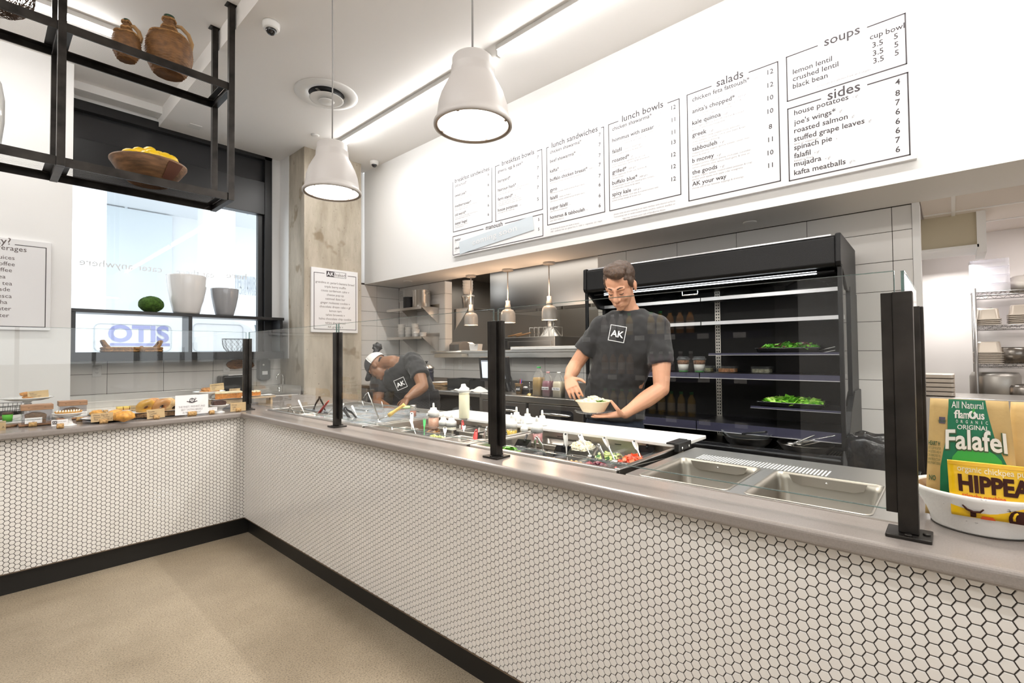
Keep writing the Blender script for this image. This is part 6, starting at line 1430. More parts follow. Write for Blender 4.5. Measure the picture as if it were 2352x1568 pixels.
lt = MB(); TT = TR((x, y, z), radians(-62)); letters(lt, 'AK', TT @ Vector((0, -.041, .042)), TT.to_3x3() @ Vector((1, 0, 0)), Vector((0, 0, 1)), .034, 'c', bold=.02); lt.build('logo_letters', SIGNW, t)
for k, (c_, dy) in enumerate(((PLK, .015), (PLK, -.004), (PLR, -.016), (mat('blue_plastic', (0.03, 0.08, 0.5), 0.4), -.026))):
    pn = MB().tube([(x, y + dy * .5, z + .03), (x + .004 * k, y + dy, z + .15)], .004, 7).build('pen', c_); tag(pn, '%s pen in the brown paper cup' % ['black', 'second black', 'red', 'blue'][k], 'pen', 'pens in the cup')
P = onK(1212, 2.5); x, y, z = P
t = thing('desk_tray', 'low black tray behind the pen cup', 'tray', P); MB().box(x - .06, x + .1, y - .09, y + .07, z, z + .05).build('tray_body', PLK, t, bevel=0.006); MB().ball((x, y + .03, z + .062), .022, 12, 8, sc=(1, 1.3, .6)).build('white_roll', PAPER, t)
P = onK(1216, 2.36); x, y, z = P
t = thing('receipt_spike', 'small metal receipt spike on a round base', 'spike', P)
MB().lathe([(.032, z), (.03, z + .012), (.01, z + .02), (0, z + .021)], 20, (x, y, 0)).build('base', mat('brass', (0.6, 0.45, 0.2), 0.25, 1.0), t); MB().tube([(x, y, z + .02), (x, y, z + .13)], .0015, 6).build('needle', CHROME, t)
# towel
P = onK(1075, 2.33); vs = []; fs = []; n = 22
for i in range(n + 1):
    for j in range(n + 1):
        a, b = i / n - .5, j / n - .5; vs.append((P.x + .06 + a * .19, P.y + b * .52, KZ + .004 + .03 * max(0, noise.noise(Vector((a * 5, b * 7, 1)))) * (1 if j > 1 and j < n - 1 else .3) + (.05 * math.exp(-((b + .15) ** 2) * 60 - (a - .2) ** 2 * 12))))
for i in range(n):
    for j in range(n): k = i * (n + 1) + j; fs.append((k, k + n + 1, k + n + 2, k + 1))
tw = MB().add(vs, fs, 0, True).build('kitchen_towel', mat('white_cotton', (0.82, 0.80, 0.76), 0.9), origin=P); mm = tw.modifiers.new('s', 'SOLIDIFY'); mm.thickness = .004
tag(tw, 'rumpled white towel spread on the back worktop', 'towel')
# big sauce jugs
def jug(px, X, w, h, cols, cap, label, lab=None, handle=1):
    P = onK(px, X); x, y, z = P
    t = thing('sauce_jug', label, 'jug', P, 'plastic jugs of sauce')
    PL = clearplastic('jug_plastic', (0.95, 0.94, 0.92), 0.10)
    rings = [(0, .96), (.01, 1), (.55, 1), (.66, .9), (.78, .72), (.88, .5), (.93, .34), (1.0, .32)]
    def ringset(k, f0, f1, top):
        vs = []; fs = []; pr = [(q, s) for q, s in rings if q <= top]; n = 0
        for q, s in pr:
            pts = rrect(w * s * k, w * s * k, w * .22 * s); n = len(pts); vs += [(x + a, y + b, z + h * q + (.003 if k < 1 and q == 0 else 0)) for a, b in pts]
        for i in range(len(pr) - 1):
            for q in range(n): fs.append((i * n + q, i * n + (q + 1) % n, (i + 1) * n + (q + 1) % n, (i + 1) * n + q))
        fs += [tuple(range(n))[::-1], tuple((len(pr) - 1) * n + q for q in range(n))]
        return vs, fs
    v, f = ringset(1, 0, 1, 1); MB().add(v, f, 0, True).build('body', PL, t)
    v, f = ringset(.97, 0, 1, .66); MB().add(v, f, 0, True).build('sauce', mat('jug_' + cols[0], cols[1], .35), t)
    MB().lathe([(w * .19, z + h), (w * .19, z + h + .014), (0, z + h + .015)], 16, (x, y, 0)).build('cap', cap, t)
    MB().tube([(x - w * .15, y - w * .3, z + h * .9), (x - w * .2, y - w * .52, z + h * .84), (x - w * .2, y - w * .56, z + h * .68), (x - w * .15, y - w * .48, z + h * .58)], .008, 8).build('handle', PL, t)
    if lab:
        MB().box(x - w * .5 - .002, x - w * .5 - .0008, y - w * .45, y + w * .45, z + h * .30, z + h * .42).build('tape_label', SIGNW, t)
        lt = MB(); letters(lt, lab, (x - w * .5 - .0022, y, z + h * .33), (0, -1, 0), (0, 0, 1), h * .09, 'c', bold=.03); lt.build('handwriting', INK, t)
JG = PLG
jug(1238, 2.40, .105, .27, ('mustard', (0.42, 0.25, 0.03)), JG, 'tall jug of mustard sauce with a green cap', None)
jug(1259, 2.37, .095, .225, ('beet', (0.22, 0.03, 0.07)), mat('pink_cap', (0.7, 0.35, 0.35), .4), 'jug of purple red sauce with a white taped label', 'beet tzatz')
jug(1284, 2.36, .10, .225, ('tahini', (0.66, 0.58, 0.42)), PLW, 'jug of cream coloured sauce with a handwritten note', 'TZ 7/10')
jug(1314, 2.37, .11, .225, ('zip', (0.24, 0.13, 0.11)), PLW, 'jug of brown sauce beside the tall worker hand')
# ---- pass-through shelf
t = thing('pass_shelf', 'long steel shelf of the kitchen pass-through', 'shelf', (2.95, 0, PASS_Z - .05))
MB().box(2.72, 3.45, YPR, 1.24, PASS_Z - 0.0, PASS_Z + 0.028).build('top', STEEL, t, bevel=0.003)
MB().box(2.74, 2.9, YPR, 1.19, PASS_Z - 0.058, PASS_Z - .001).build('front_channel', STEEL, t, bevel=0.002)
MB().tube([(2.715, YP1 - .03, PASS_Z + .01), (2.715, 0.62, PASS_Z + .01)], .016, 10).build('ticket_rail', STEEL, t)
lb = aX(1067, 818, 2.735); MB().box(2.733, 2.739, lb.y - .07, lb.y + .05, PASS_Z - .05, PASS_Z - .01).build('metal_tag', CHROME, t)
y0, y1 = aX(1175, 805, 2.72).y, YPR
cbx = MB().box(2.70, 2.95, y1, y0, PASS_Z + .029, PASS_Z + .062).build('cutting_board', MATS['white_cutting_board'], bevel=0.003); tag(cbx, 'white cutting board strip lying on the pass shelf', 'cutting board')
PZ = PASS_Z + 0.0285
def onP(px, X): return Vector((X, aX(px, 800, X).y, PZ))
P = onP(1056, 3.0); x, y, z = P
t = thing('receipt_printer', 'dark grey ticket printer on the left of the pass shelf', 'printer', P)
MB().prism([(-.10, 0), (.12, 0), (.12, .09), (.05, .125), (-.04, .12), (-.10, .085)], -.1, .1, 'y', T=TR(P, 0)).build('case', mat('printer_grey', (0.12, 0.115, 0.11), .4), t, bevel=0.006)
MB().box(x - .104, x - .1, y + .0, y + .09, z + .005, z + .08).build('front_flap', mat('printer_brown', (0.10, 0.085, 0.075), .4), t)
P = onP(1093, 2.86); x, y, z = P
t = thing('takeout_box', 'open white paper takeout box on the pass shelf', 'box', P)
MB().prism([(-.055, 0), (.055, 0), (.07, .08), (-.07, .08)], -.05, .05, 'x', T=TR((x, y, z), .2)).build('carton', PAPER, t)
for s in (-1, 1): MB().box(-.05, .05, 0, .05, 0, .002, T=TR((x, y + s * .06, z + .08), .2, s * .5)).build('flap', PAPER, t)
MB().box(-.08, .08, -.15, .02, 0, .004, T=TR((x - .02, y + .22, z), .1)).build('paper_slip', PAPER, origin=(x, y + .2, z)); tag(bpy.data.objects['paper_slip'], 'flat white paper left of the takeout box', 'paper')
# ledge of steel on the inner side of the pilaster
t = thing('wall_shelf', 'steel bracket shelf just inside the pass-through, left side', 'shelf', (3.25, 1.0, 1.86), 'steel wall shelves')
ps = aX(1033, 711, 3.1); ZI = ps.z
MB().box(3.08, 3.6, 0.88, 1.19, ZI - .004, ZI).build('shelf_plate', STEEL, t)
MB().prism([(0.9, ZI - .004), (1.19, ZI - .004), (1.19, ZI - .3)], 3.1, 3.103, 'x').build('bracket', STEEL, t)
P = Vector((3.2, 1.02, ZI)); x, y, z = P
t = thing('steel_canister', 'round steel canister on the inner bracket shelf', 'canister', P)
MB().lathe([(.075, z), (.085, z + .15), (.092, z + .155), (.092, z + .185), (.08, z + .187), (0, z + .186)], 26, (x, y, 0)).build('body', STEEL, t)
for k in range(4):
    zz = z + .188 + k * .04; o = MB().lathe([(.06, zz), (.073, zz + .075), (.076, zz + .078), (.07, zz + .078), (0, zz + .07)], 22, (x, y, 0)).build('paper_cup', TUB); tag(o, 'white paper cup stacked on the steel canister, %s' % ['bottom', 'second', 'third', 'top'][k], 'cup', 'cups on the steel canister')
# heat lamps
def heatlamp(px, y, label):
    x = 2.885; z0 = 1.688; t = thing('heat_lamp', label, 'heat lamp', (x, y, z0), 'pendant heat lamps over the pass')
    R = .088; HL = mat('heat_lamp_enamel', (0.42, 0.39, 0.36), 0.3, coat=0.3)
    MB().shell([(R, z0), (R * 1.0, z0 + .085), (R * .92, z0 + .125), (R * .70, z0 + .15), (R * .42, z0 + .158), (0.0, z0 + .159)], 30, (x, y, 0)).shell([(R * .97, z0 + .001), (R * .97, z0 + .08), (R * .6, z0 + .14)], 30, (x, y, 0)).build('shade', HL, t)
    MB().lathe([(R * .40, z0 + .158), (R * .40, z0 + .19), (R * .36, z0 + .195), (R * .36, z0 + .21), (R * .30, z0 + .215), (R * .30, z0 + .26), (0, z0 + .262)], 20, (x, y, 0)).build('socket', HL, t)
    MB().tube([(x, y, z0 + .26), (x, y, ZS - .02)], .007, 8).build('stem', HL, t)
    MB().lathe([(.065, ZS - .0005), (.067, ZS - .022), (.05, ZS - .028), (0, ZS - .028)], 24, (x, y, 0)).build('ceiling_canopy', HL, t)
    MB().ball((x, y, z0 + .06), .045, 14, 10).build('bulb', mat('warm_bulb', (1, .8, .6), .4, emit=14, ecol=(1, .62, .36)), t)
    l = bpy.data.lights.new('heat_glow', 'POINT'); l.energy = 4; l.color = (1, .66, .42); l.shadow_soft_size = .05
    o = bpy.data.objects.new('vent_glow_fill', l); COL.objects.link(o); o.location = (x - .05, y, z0 + .3)  # added point light beside the stem, stands in for light leaking through vents
    o = bpy.data.objects.new('heat_glow', l); COL.objects.link(o); o.location = (x, y, z0 - .01)
heatlamp(1077, 0.62, 'grey heat lamp over the pass, farthest left of the three'); heatlamp(1160, -0.02, 'grey heat lamp over the pass, middle of the three'); heatlamp(1257, -0.64, 'grey heat lamp over the pass, nearest the tall worker')
# oven and hood in the kitchen
def onX(px, py, X): return aX(px, py, X)
XO = 4.0
a, b = onX(1150, 776, XO), onX(1268, 806, XO); c_ = onX(1312, 776, XO)
t = thing('countertop_oven', 'stainless oven with a badge seen through the pass', 'oven', (XO + .3, (a.y + b.y) / 2, .95))
MB().box(XO, XO + .62, b.y - .05, a.y, .95, a.z).build('cabinet', STEEL, t, bevel=0.006)
d = MB().box(XO - .02, XO, b.y, a.y - .18, 1.0, a.z - .06).build('door', STEEL, t, bevel=0.004)
by = (a.y - .2 + b.y) / 2; MB().prism(rrect(.22, .035, .015), 0, .004, 'x', T=Matrix.Translation((XO - .024, by + .0, a.z - .15))).build('badge', DSTEEL, d)
MB().box(XO - .015, XO, a.y - .15, a.y - .03, a.z - .16, a.z - .05).build('control_panel', PLK, t)
MB().box(XO - .2, XO + .65, -1.2, 1.9, 0.88, .95).build('kitchen_counter', DSTEEL, origin=(XO, .3, .88)); tag(bpy.data.objects['kitchen_counter'], 'steel kitchen counter under the oven beyond the pass', 'counter')
zt = a.z
rk2 = thing('wire_rack', 'upright wire rack with paddles on top of the oven', 'rack', (XO + .2, b.y + .3, zt))
for k in range(6): yy = b.y + .08 + k * .09; MB().tube([(XO + .15, yy, zt), (XO + .15, yy, zt + .14), (XO + .35, yy, zt + .14), (XO + .35, yy, zt)], .005, 6).build('wire_hoop', STEEL, rk2)
for k, (yy, lb) in enumerate(((b.y + .62, 'left'), (b.y + .45, 'right'))):
    t = thing('spatula', 'wooden handled spatula lying on the oven, %s one' % lb, 'spatula', (XO + .1, yy, zt + .01), 'spatulas on the oven')
    MB().tube([(XO + .05, yy + .25, zt + .02), (XO + .08, yy, zt + .06)], .012, 8).build('handle', mat('tan_wood', (0.45, 0.24, 0.09), .6), t); MB().box(XO + .06, XO + .1, yy - .16, yy, zt + .05, zt + .054).build('blade', STEEL, t)
t = thing('steel_funnel', 'tall polished steel funnel shaped pot on the oven', 'pot', (XO + .3, onX(1265, 760, XO + .3).y, zt))
fy = onX(1265, 760, XO + .3).y
MB().lathe([(.17, zt), (.165, zt + .01), (.08, zt + .12), (.075, zt + .27), (.085, zt + .275), (.07, zt + .272), (0, zt + .26)], 26, (XO + .3, fy, 0)).build('body', STEEL, t)
XHD = 4.1
zb_h = onX(1250, 706, XHD).z
t = thing('exhaust_hood', 'large stainless exhaust hood hanging in the kitchen beyond the pass', 'hood', (XHD + .6, .6, zb_h))
MB().box(XHD, XHD + .02, -1.6, onX(1128, 680, XHD).y + .0, zb_h, 2.61).box(XHD + .02, XHD + 1.3, -1.6, -1.58, zb_h, 2.61).build('front_panel', STEEL, t)
MB().box(XHD, XHD + 1.3, onX(1128, 680, XHD).y, onX(1128, 680, XHD).y + .02, zb_h, 2.61).build('end_panel', STEEL, t)
MB().box(XHD + .02, XHD + 1.45, -1.58, onX(1128, 680, XHD).y, 2.55, 2.6).build('inner_top', DSTEEL, t)
for k in range(6): MB().box(XHD + .55, XHD + .6, -1.5 + k * .5, -1.05 + k * .5, zb_h + .02, 2.5, T=None).build('grease_filter', DSTEEL, t)
area('kitchen_light', (4.6, 0.6, 2.5), .9, 2.4, 26, color=(1, .93, .84))
area('kitchen_light', (3.5, 0.4, 2.60), .8, 3.0, 12, color=(1, .95, .88))
# ================================================================== open merchandiser cooler behind the counter
FX, FY0, FY1 = 2.25, -3.42, -1.515
FK = mat('cooler_black', (0.006, 0.006, 0.0065), 0.42, bump=0.12, scale=220, spec=.3); FIN = mat('cooler_interior', (0.004, 0.004, 0.0045), 0.4, spec=.25)
MBLUE = mat('shelf_front_strip', (0.05, 0.05, 0.085), 0.22, spec=0.7); EDGE = mat('bright_shelf_edge', (0.75, 0.75, 0.78), 0.25, 0.6)
t = thing('open_cooler', 'tall black open fronted cooler along the tiled wall', 'cooler', (2.56, -2.47, 0))
CP = [(FX, 1.872), (FX + .015, 1.855), (FX + .30, 1.87), (FX + .60, 1.93), (FX + .60, 2.035), (FX + .02, 2.05), (FX, 2.035)]
MB().prism(CP, FY0 + .03, FY1 - .03, 'y').build('canopy', FK, t, bevel=0.006)
CE = [(FX - .012, 1.88), (FX + .0, 1.855), (FX + .03, 1.845), (FX + .12, 1.80), (FX + .22, 1.72), (FX + .61, 1.70), (FX + .61, 2.04), (FX + .02, 2.062), (FX - .005, 2.055)]
for y in (FY0, FY1 - .03): MB().prism(CE, y, y + .03, 'y').build('end_cap', FK, t, bevel=0.008, seg=3)
MB().box(FX + .003, FX + .011, FY0 + .05, FY1 - .05, 2.047, 2.056).build('chrome_strip', EDGE, t)
MB().box(2.86, 2.885, FY0 + .02, FY1 - .02, .25, 1.93).build('back_panel', FIN, t)
for y in (FY0, FY1 - .025):
    MB().box(FX + .02, FX + .045, y, y + .025, .70, 1.87).build('front_post', FK, t, bevel=0.003)
    MB().box(2.60, 2.88, y, y + .02, .25, 1.72).box(2.56, 2.60, y - .003, y + .028, .5, 1.75).build('side_frame', FK, t, bevel=0.003)
    MB().box(FX + .045, 2.56, y + .010, y + .015, .72, 1.80).build('side_glass', GLASS, t)
    sp = [(FX - .02, .02), (FX - .02, .60), (FX + .06, .78), (FX + .12, .85), (FX + .18, .93), (2.6, 1.05), (2.88, 1.05), (2.88, .02)]
    MB().prism(sp, y - .012, y + .02, 'y').build('base_cheek', FK, t, bevel=0.006)
MB().prism([(FX - .01, .05), (FX - .02, .56), (FX - .02, .645), (FX + .03, .665), (FX + .06, .64), (FX + .06, .05)], FY0 + .02, FY1 - .025, 'y').build('front_bumper', MATS['gloss_black'], t, bevel=0.008)
MB().box(FX + .05, 2.87, FY0 + .02, FY1 - .025, .55, .62).build('bottom_deck', mat('deck_black', (0.03, 0.03, 0.032), .3, .3), t)
m = MB()
for k in range(24): m.box(FX + .10, FX + .42, FY0 + .08 + k * .017, FY0 + .086 + k * .017, .6202, .623)
m.build('deck_grille', STEELD, t)
MB().box(FX + .09, 2.86, FY0 + .05, FY1 - .05, 1.83, 1.84).build('inner_ceiling', FIN, t)
tl = MB().tube([(FX + .10, FY0 + .15, 1.835), (FX + .10, FY1 - .15, 1.835)], .010, 8).build('lamp_tube', mat('cooler_lamp', (1, 1, 1), .4, emit=5, ecol=(.93, .97, 1)), t)
area('cooler_light', (FX + .10, -2.47, 1.835), .05, 1.6, 13, rot=(0, radians(-8), 0), color=(.93, .97, 1))
hb = aX(1584, 635, FX + .12); MB().tube([(FX + .12, hb.y + .06, 1.80), (FX + .12, hb.y + .06, 1.765), (FX + .12, hb.y - .06, 1.765), (FX + .12, hb.y - .06, 1.80)], .006, 8).build('blind_handle', CHROME, t)
uy_ = aX(1652, 900, 2.855).y
m = MB().box(2.850, 2.86, uy_ - .022, uy_ + .022, .62, 1.86)
up = m.build('slotted_upright', STEEL, t)
m = MB()
for k in range(46):
    for s in (-1, 1): m.box(2.849, 2.8502, uy_ + s * .009 - .0045, uy_ + s * .009 + .0045, .64 + k * .026, .654 + k * .026)
m.build('slots', PLK, up)
def shelf(z, xf, y0, y1, strip=.035, edge=.006, bright=False, lab='shelf'):
    s = MB().box(xf, 2.85, y0, y1, z - .012, z).build('shelf', FIN, t)
    MB().box(xf - .006, xf, y0, y1, z - strip, z + .002).build('price_strip', EDGE if bright else MBLUE, s)
    MB().box(xf - .008, xf, y0, y1, z - strip - edge, z - strip).build('strip_edge', EDGE, s)
yr, ym, yl = FY0 + .03, aX(1606, 800, 2.5).y, FY1 - .03
zr = [(1.752, 2.55, True, .02), (1.560, 2.55, True, .02), (1.155, 2.50, False, .035), (0.785, 2.42, False, .06)]
for z, xf, br, st in zr:
    shelf(z, xf, yr, ym - .004, st, .005, br); shelf(z, xf, ym + .004, yl, st, .005, br)
shelf(1.310, 2.50, yr, uy_ - .05, .012, .004)
def greens_tray(y0, y1, x0, x1, z, label, glabel, n, cols):
    tt = thing('food_tray', label, 'tray', ((x0 + x1) / 2, (y0 + y1) / 2, z), 'black trays of greens')
    T = (x0 + x1) / 2, (y0 + y1) / 2
    vs, fs = panmesh(x1 - x0, y1 - y0, z, z + .035); MB().add([(a + T[0], b + T[1], c) for a, b, c in vs], fs, 0, True).build('tray_body', MATS['gloss_black'], tt)
    heap(glabel[0], glabel[1], 'salad', T[0] - .02, T[1], (x1 - x0) * .8, (y1 - y0) * .85, z + .03, cols[0], n, .017, 'leaf', .022, cols=cols)
ga, gb = aX(1742, 805, 2.55).y, aX(1880, 805, 2.55).y
greens_tray(gb - .02, ga + .02, 2.50, 2.80, 1.312, 'black tray of mixed green leaves on the third shelf of the cooler', ('mixed_greens', 'mixed green and dark red salad leaves in the upper tray'), 170, [(0.12, 0.40, 0.03), (0.22, 0.52, 0.06), (0.07, 0.24, 0.03), (0.12, 0.03, 0.04)])
ga, gb = aX(1745, 930, 2.50).y, aX(1890, 930, 2.50).y
wz_ = aX(1820, 938, 2.46).z
shelf(wz_, 2.46, yr, ga + .05, .010, .003)
greens_tray(gb - .01, ga + .02, 2.47, 2.78, wz_ + .001, 'black tray of bright romaine on the low right shelf of the cooler', ('romaine_leaves', 'chopped bright green romaine in the lower tray'), 130, [(0.26, 0.60, 0.05), (0.42, 0.66, 0.14), (0.14, 0.42, 0.03)])
g = 'upturned black bowls on the top cooler shelf'
for px, r, lb in ((1525, .12, 'left'), (1692, .13, 'middle'), (1850, .155, 'right')):
    c = aX(px, 690, 2.66); o = MB().lathe([(r, 1.753), (r * .98, 1.765), (r * .85, 1.80), (r * .55, 1.826), (0, 1.834)], 34, (2.70, c.y, 0)).build('black_bowl', MATS['gloss_black']); tag(o, 'glossy black upturned bowl on the top cooler shelf, %s of three' % lb, 'bowl', g)
# tongs lying by the greens
for (px, py), (qx, qy), z, lb in (((1880, 808), (1918, 800), 1.34, 'steel tongs lying on the mixed greens'),):
    A, B = aX(px, py, 2.56), aX(qx, qy, 2.56); tt = thing('tongs', lb, 'tongs', A)
    for s in (-1, 1): MB().tube([A + Vector((0, 0, .01 * s)), B + Vector((0, 0, .012 * s))], .005, 6, flat=.4).build('arm', STEEL, tt)
# parfait cups
def parfait(px, label):
    y = aX(px, 840, 2.53).y; z = 1.156; tt = thing('parfait_cup', label, 'cup', (2.56, y, z), 'layered parfait cups in the cooler')
    c = (2.56, y, 0)
    MB().lathe([(.036, z), (.038, z + .004), (.050, z + .105), (.054, z + .108)], 24, c).build('clear_cup', CLEARP, tt)
    MB().lathe([(.034, z + .003), (.036, z + .016), (0, z + .016)], 20, c).build('green_layer', mat('green_layer', (0.03, 0.2, 0.03), .5), tt)
    MB().lathe([(.036, z + .016), (.043, z + .066), (0, z + .066)], 20, c).build('yogurt', mat('yogurt', (0.62, 0.60, 0.55), .4), tt)
    MB().lathe([(.043, z + .066), (.047, z + .095), (.03, z + .10), (0, z + .10)], 20, c).build('granola', mat('granola', (0.20, 0.09, 0.04), .8, var=.6, vscale=90, bump=.6, scale=120), tt)
    MB().lathe([(.055, z + .105), (.055, z + .112), (.045, z + .118), (.042, z + .130), (0, z + .132)], 24, c).build('lid', CLEARP, tt)
parfait(1566, 'layered parfait cup at the tall worker elbow'); parfait(1603, 'layered parfait cup, right one of the pair in the cooler')
for k, (px, col, lb) in enumerate(((1600, (0.35, 0.33, 0.16), 'olive'), (1655, (0.55, 0.22, 0.06), 'orange'), (1735, (0.38, 0.36, 0.25), 'pale'))):
    y = aX(px, 760, 2.60).y; z = 1.311 if y < uy_ - .05 else 1.156; 
    z = 1.156
    tt = thing('salad_clamshell', 'clear clamshell with %s coloured salad at the back of the middle cooler shelf' % lb, 'container', (2.75, y, z), 'clear clamshells in the cooler')
    MB().prism(rrect(.11, .15, .03, cx=2.75, cy=y), z, z + .05).build('clear_box', CLEARP, tt); MB().prism(rrect(.095, .135, .03, cx=2.75, cy=y), z + .003, z + .03).build('salad', mat('clam_' + lb, col, .6, var=.5, vscale=60), tt)
# bowls on the deck
def deckbowl(px, py, r, h, label, m, n2=False):
    c = aZ(px, py, .622); x, y = max(c.x, FX + .16), c.y; tt = thing('mixing_bowl', label, 'bowl', (x, y, .6235), 'bowls on the cooler deck'); z = .6235
    MB().lathe([(r * .45, z), (r * .6, z + .006), (r * .85, z + h * .5), (r, z + h), (r * 1.03, z + h + .002), (r * .98, z + h - .002), (r * .82, z + h * .5), (r * .5, z + .012), (0, z + .01)], 40, (x, y, 0)).build('body', m, tt)
    return Vector((x, y, z))
ry = aX(1718, 1000, 2.42); A = deckbowl(1718, 1028, .165, .085, 'shiny steel mixing bowl on the cooler deck, left one', STEEL)
tt = thing('mixing_bowl', 'clear glass bowl nested in the left steel bowl', 'bowl', (A.x, A.y, A.z + .03)); MB().shell([(.06, A.z + .03), (.12, A.z + .055), (.175, A.z + .115), (.178, A.z + .117), (.17, A.z + .115), (.11, A.z + .058)], 40, (A.x, A.y, 0)).build('body', clearplastic('bowl_glass', (.95, .96, .97), .12), tt)
tt = thing('scoop', 'black handled scoop lying in the left steel bowl', 'scoop', A + Vector((0, 0, .09))); MB().tube([A + Vector((-.02, .03, .10)), A + Vector((-.06, -.14, .135))], [.012, .016], 8, flat=.5).build('handle', PLK, tt)
B_ = deckbowl(1850, 1044, .165, .075, 'steel bowl full of serving utensils on the cooler deck', STEEL)
rb = random.Random(12)
for k in range(9):
    an = rb.uniform(-.5, .5) - .5; L = rb.uniform(.16, .24); d = Vector((-sin(an) * .3, -cos(an), .32)); p = B_ + Vector((rb.uniform(-.06, .06), rb.uniform(.02, .10), .05 + .004 * k))
    tt = thing('serving_utensil', 'one of the steel utensils fanned out in the bowl on the cooler deck', 'utensil', p, 'steel utensils in the deck bowl')
    MB().tube([p, p + d * L * .6, p + d * L], [.006, .008, .010], 7, flat=.35).build('handle', CHROME if k % 2 else STEEL, tt)
    MB().ball(p - d * .02, .022, 10, 7, sc=(1, 1.2, .4)).build('head', STEEL, tt)
# lined bin right of the cooler
tt = thing('trash_bin', 'bin with a crinkled black liner right of the cooler', 'trash bin', (2.28, -3.60, 0)); x, y = 2.30, -3.60
MB().lathe([(.15, 0), (.17, .60), (.172, .62)], 24, (x, y, 0)).build('can', PLK, tt)
b = MB(); n = 60; prof = [(.165, .35), (.178, .5), (.185, .66), (.188, .78), (.17, .81), (.15, .78), (.13, .6), (.0, .5)]; vs = []; fs = []
for i, (r, z) in enumerate(prof):
    for k in range(n):
        a = 2 * pi * k / n; q = r * (1 + (.10 if 1 < i < 6 else .04) * noise.noise(Vector((cos(a) * 4, sin(a) * 4, z * 9)))) if r else 0
        vs.append((x + q * cos(a), y + q * sin(a), z + .02 * noise.noise(Vector((a * 2, z * 4, 3)))))
for i in range(len(prof) - 1):
    for k in range(n): fs.append((i * n + k, i * n + (k + 1) % n, (i + 1) * n + (k + 1) % n, (i + 1) * n + k))
b.add(vs, fs, 0, True).build('plastic_liner', mat('black_liner', (0.008, 0.008, 0.009), .22, bump=.5, scale=30, coat=.3), tt)
# ================================================================== snack bowl and bags at the right, back hall
DIST = mat('distressed_white_paint', (0.80, 0.78, 0.75), .6, bump=.15, scale=60)
def _dist(m):
    nt = m.node_tree; b = nt.nodes['Principled BSDF']; L = nt.links; tc = nt.nodes.new('ShaderNodeTexCoord'); mp = nt.nodes.new('ShaderNodeMapping'); mp.inputs['Scale'].default_value = (1, 1, 2.2); L.new(tc.outputs['Object'], mp.inputs[0])
    n = nt.nodes.new('ShaderNodeTexNoise'); n.inputs['Scale'].default_value = 38; n.inputs['Detail'].default_value = 5; n.inputs['Roughness'].default_value = .7; L.new(mp.outputs[0], n.inputs[0])
    r = nt.nodes.new('ShaderNodeValToRGB'); r.color_ramp.elements[0].position = .665; r.color_ramp.elements[0].color = (.80, .78, .75, 1); r.color_ramp.elements[1].position = .68; r.color_ramp.elements[1].color = (.05, .045, .042, 1)
    L.new(n.outputs[0], r.inputs[0]); L.new(r.outputs[0], b.inputs['Base Color'])
_dist(DIST)
bx, by, bz = 0.235, -3.962, CT
t = thing('snack_bowl', 'round white distressed wooden bowl of snack bags at the right edge', 'bowl', (bx, by, bz))
MB().lathe([(.088, bz), (.091, bz + .006), (.104, bz + .045), (.124, bz + .082), (.126, bz + .090), (.120, bz + .092), (.114, bz + .086), (.096, bz + .045), (.082, bz + .018), (0, bz + .016)], 64, (bx, by, bz * 0)).build('body', DIST, t)
MB().lathe([(.0875, bz), (.0905, bz + .0035), (.0905, bz)], 64, (bx, by, 0)).build('dark_foot', mat('dark_foot', (.03, .025, .02), .8), t)
MB().shell([(.1135, bz + .086), (.0955, bz + .045), (.0825, bz + .0185)], 64, (bx, by, 0)).build('wood_inside', mat('raw_wood_inside', (.40, .28, .18), .7), t)
KB = mat('kraft_bag', (0.53, 0.36, 0.14), .6, var=.12, vscale=14, bump=.3, scale=18)
PXU = Vector((-.0, -1, 0))
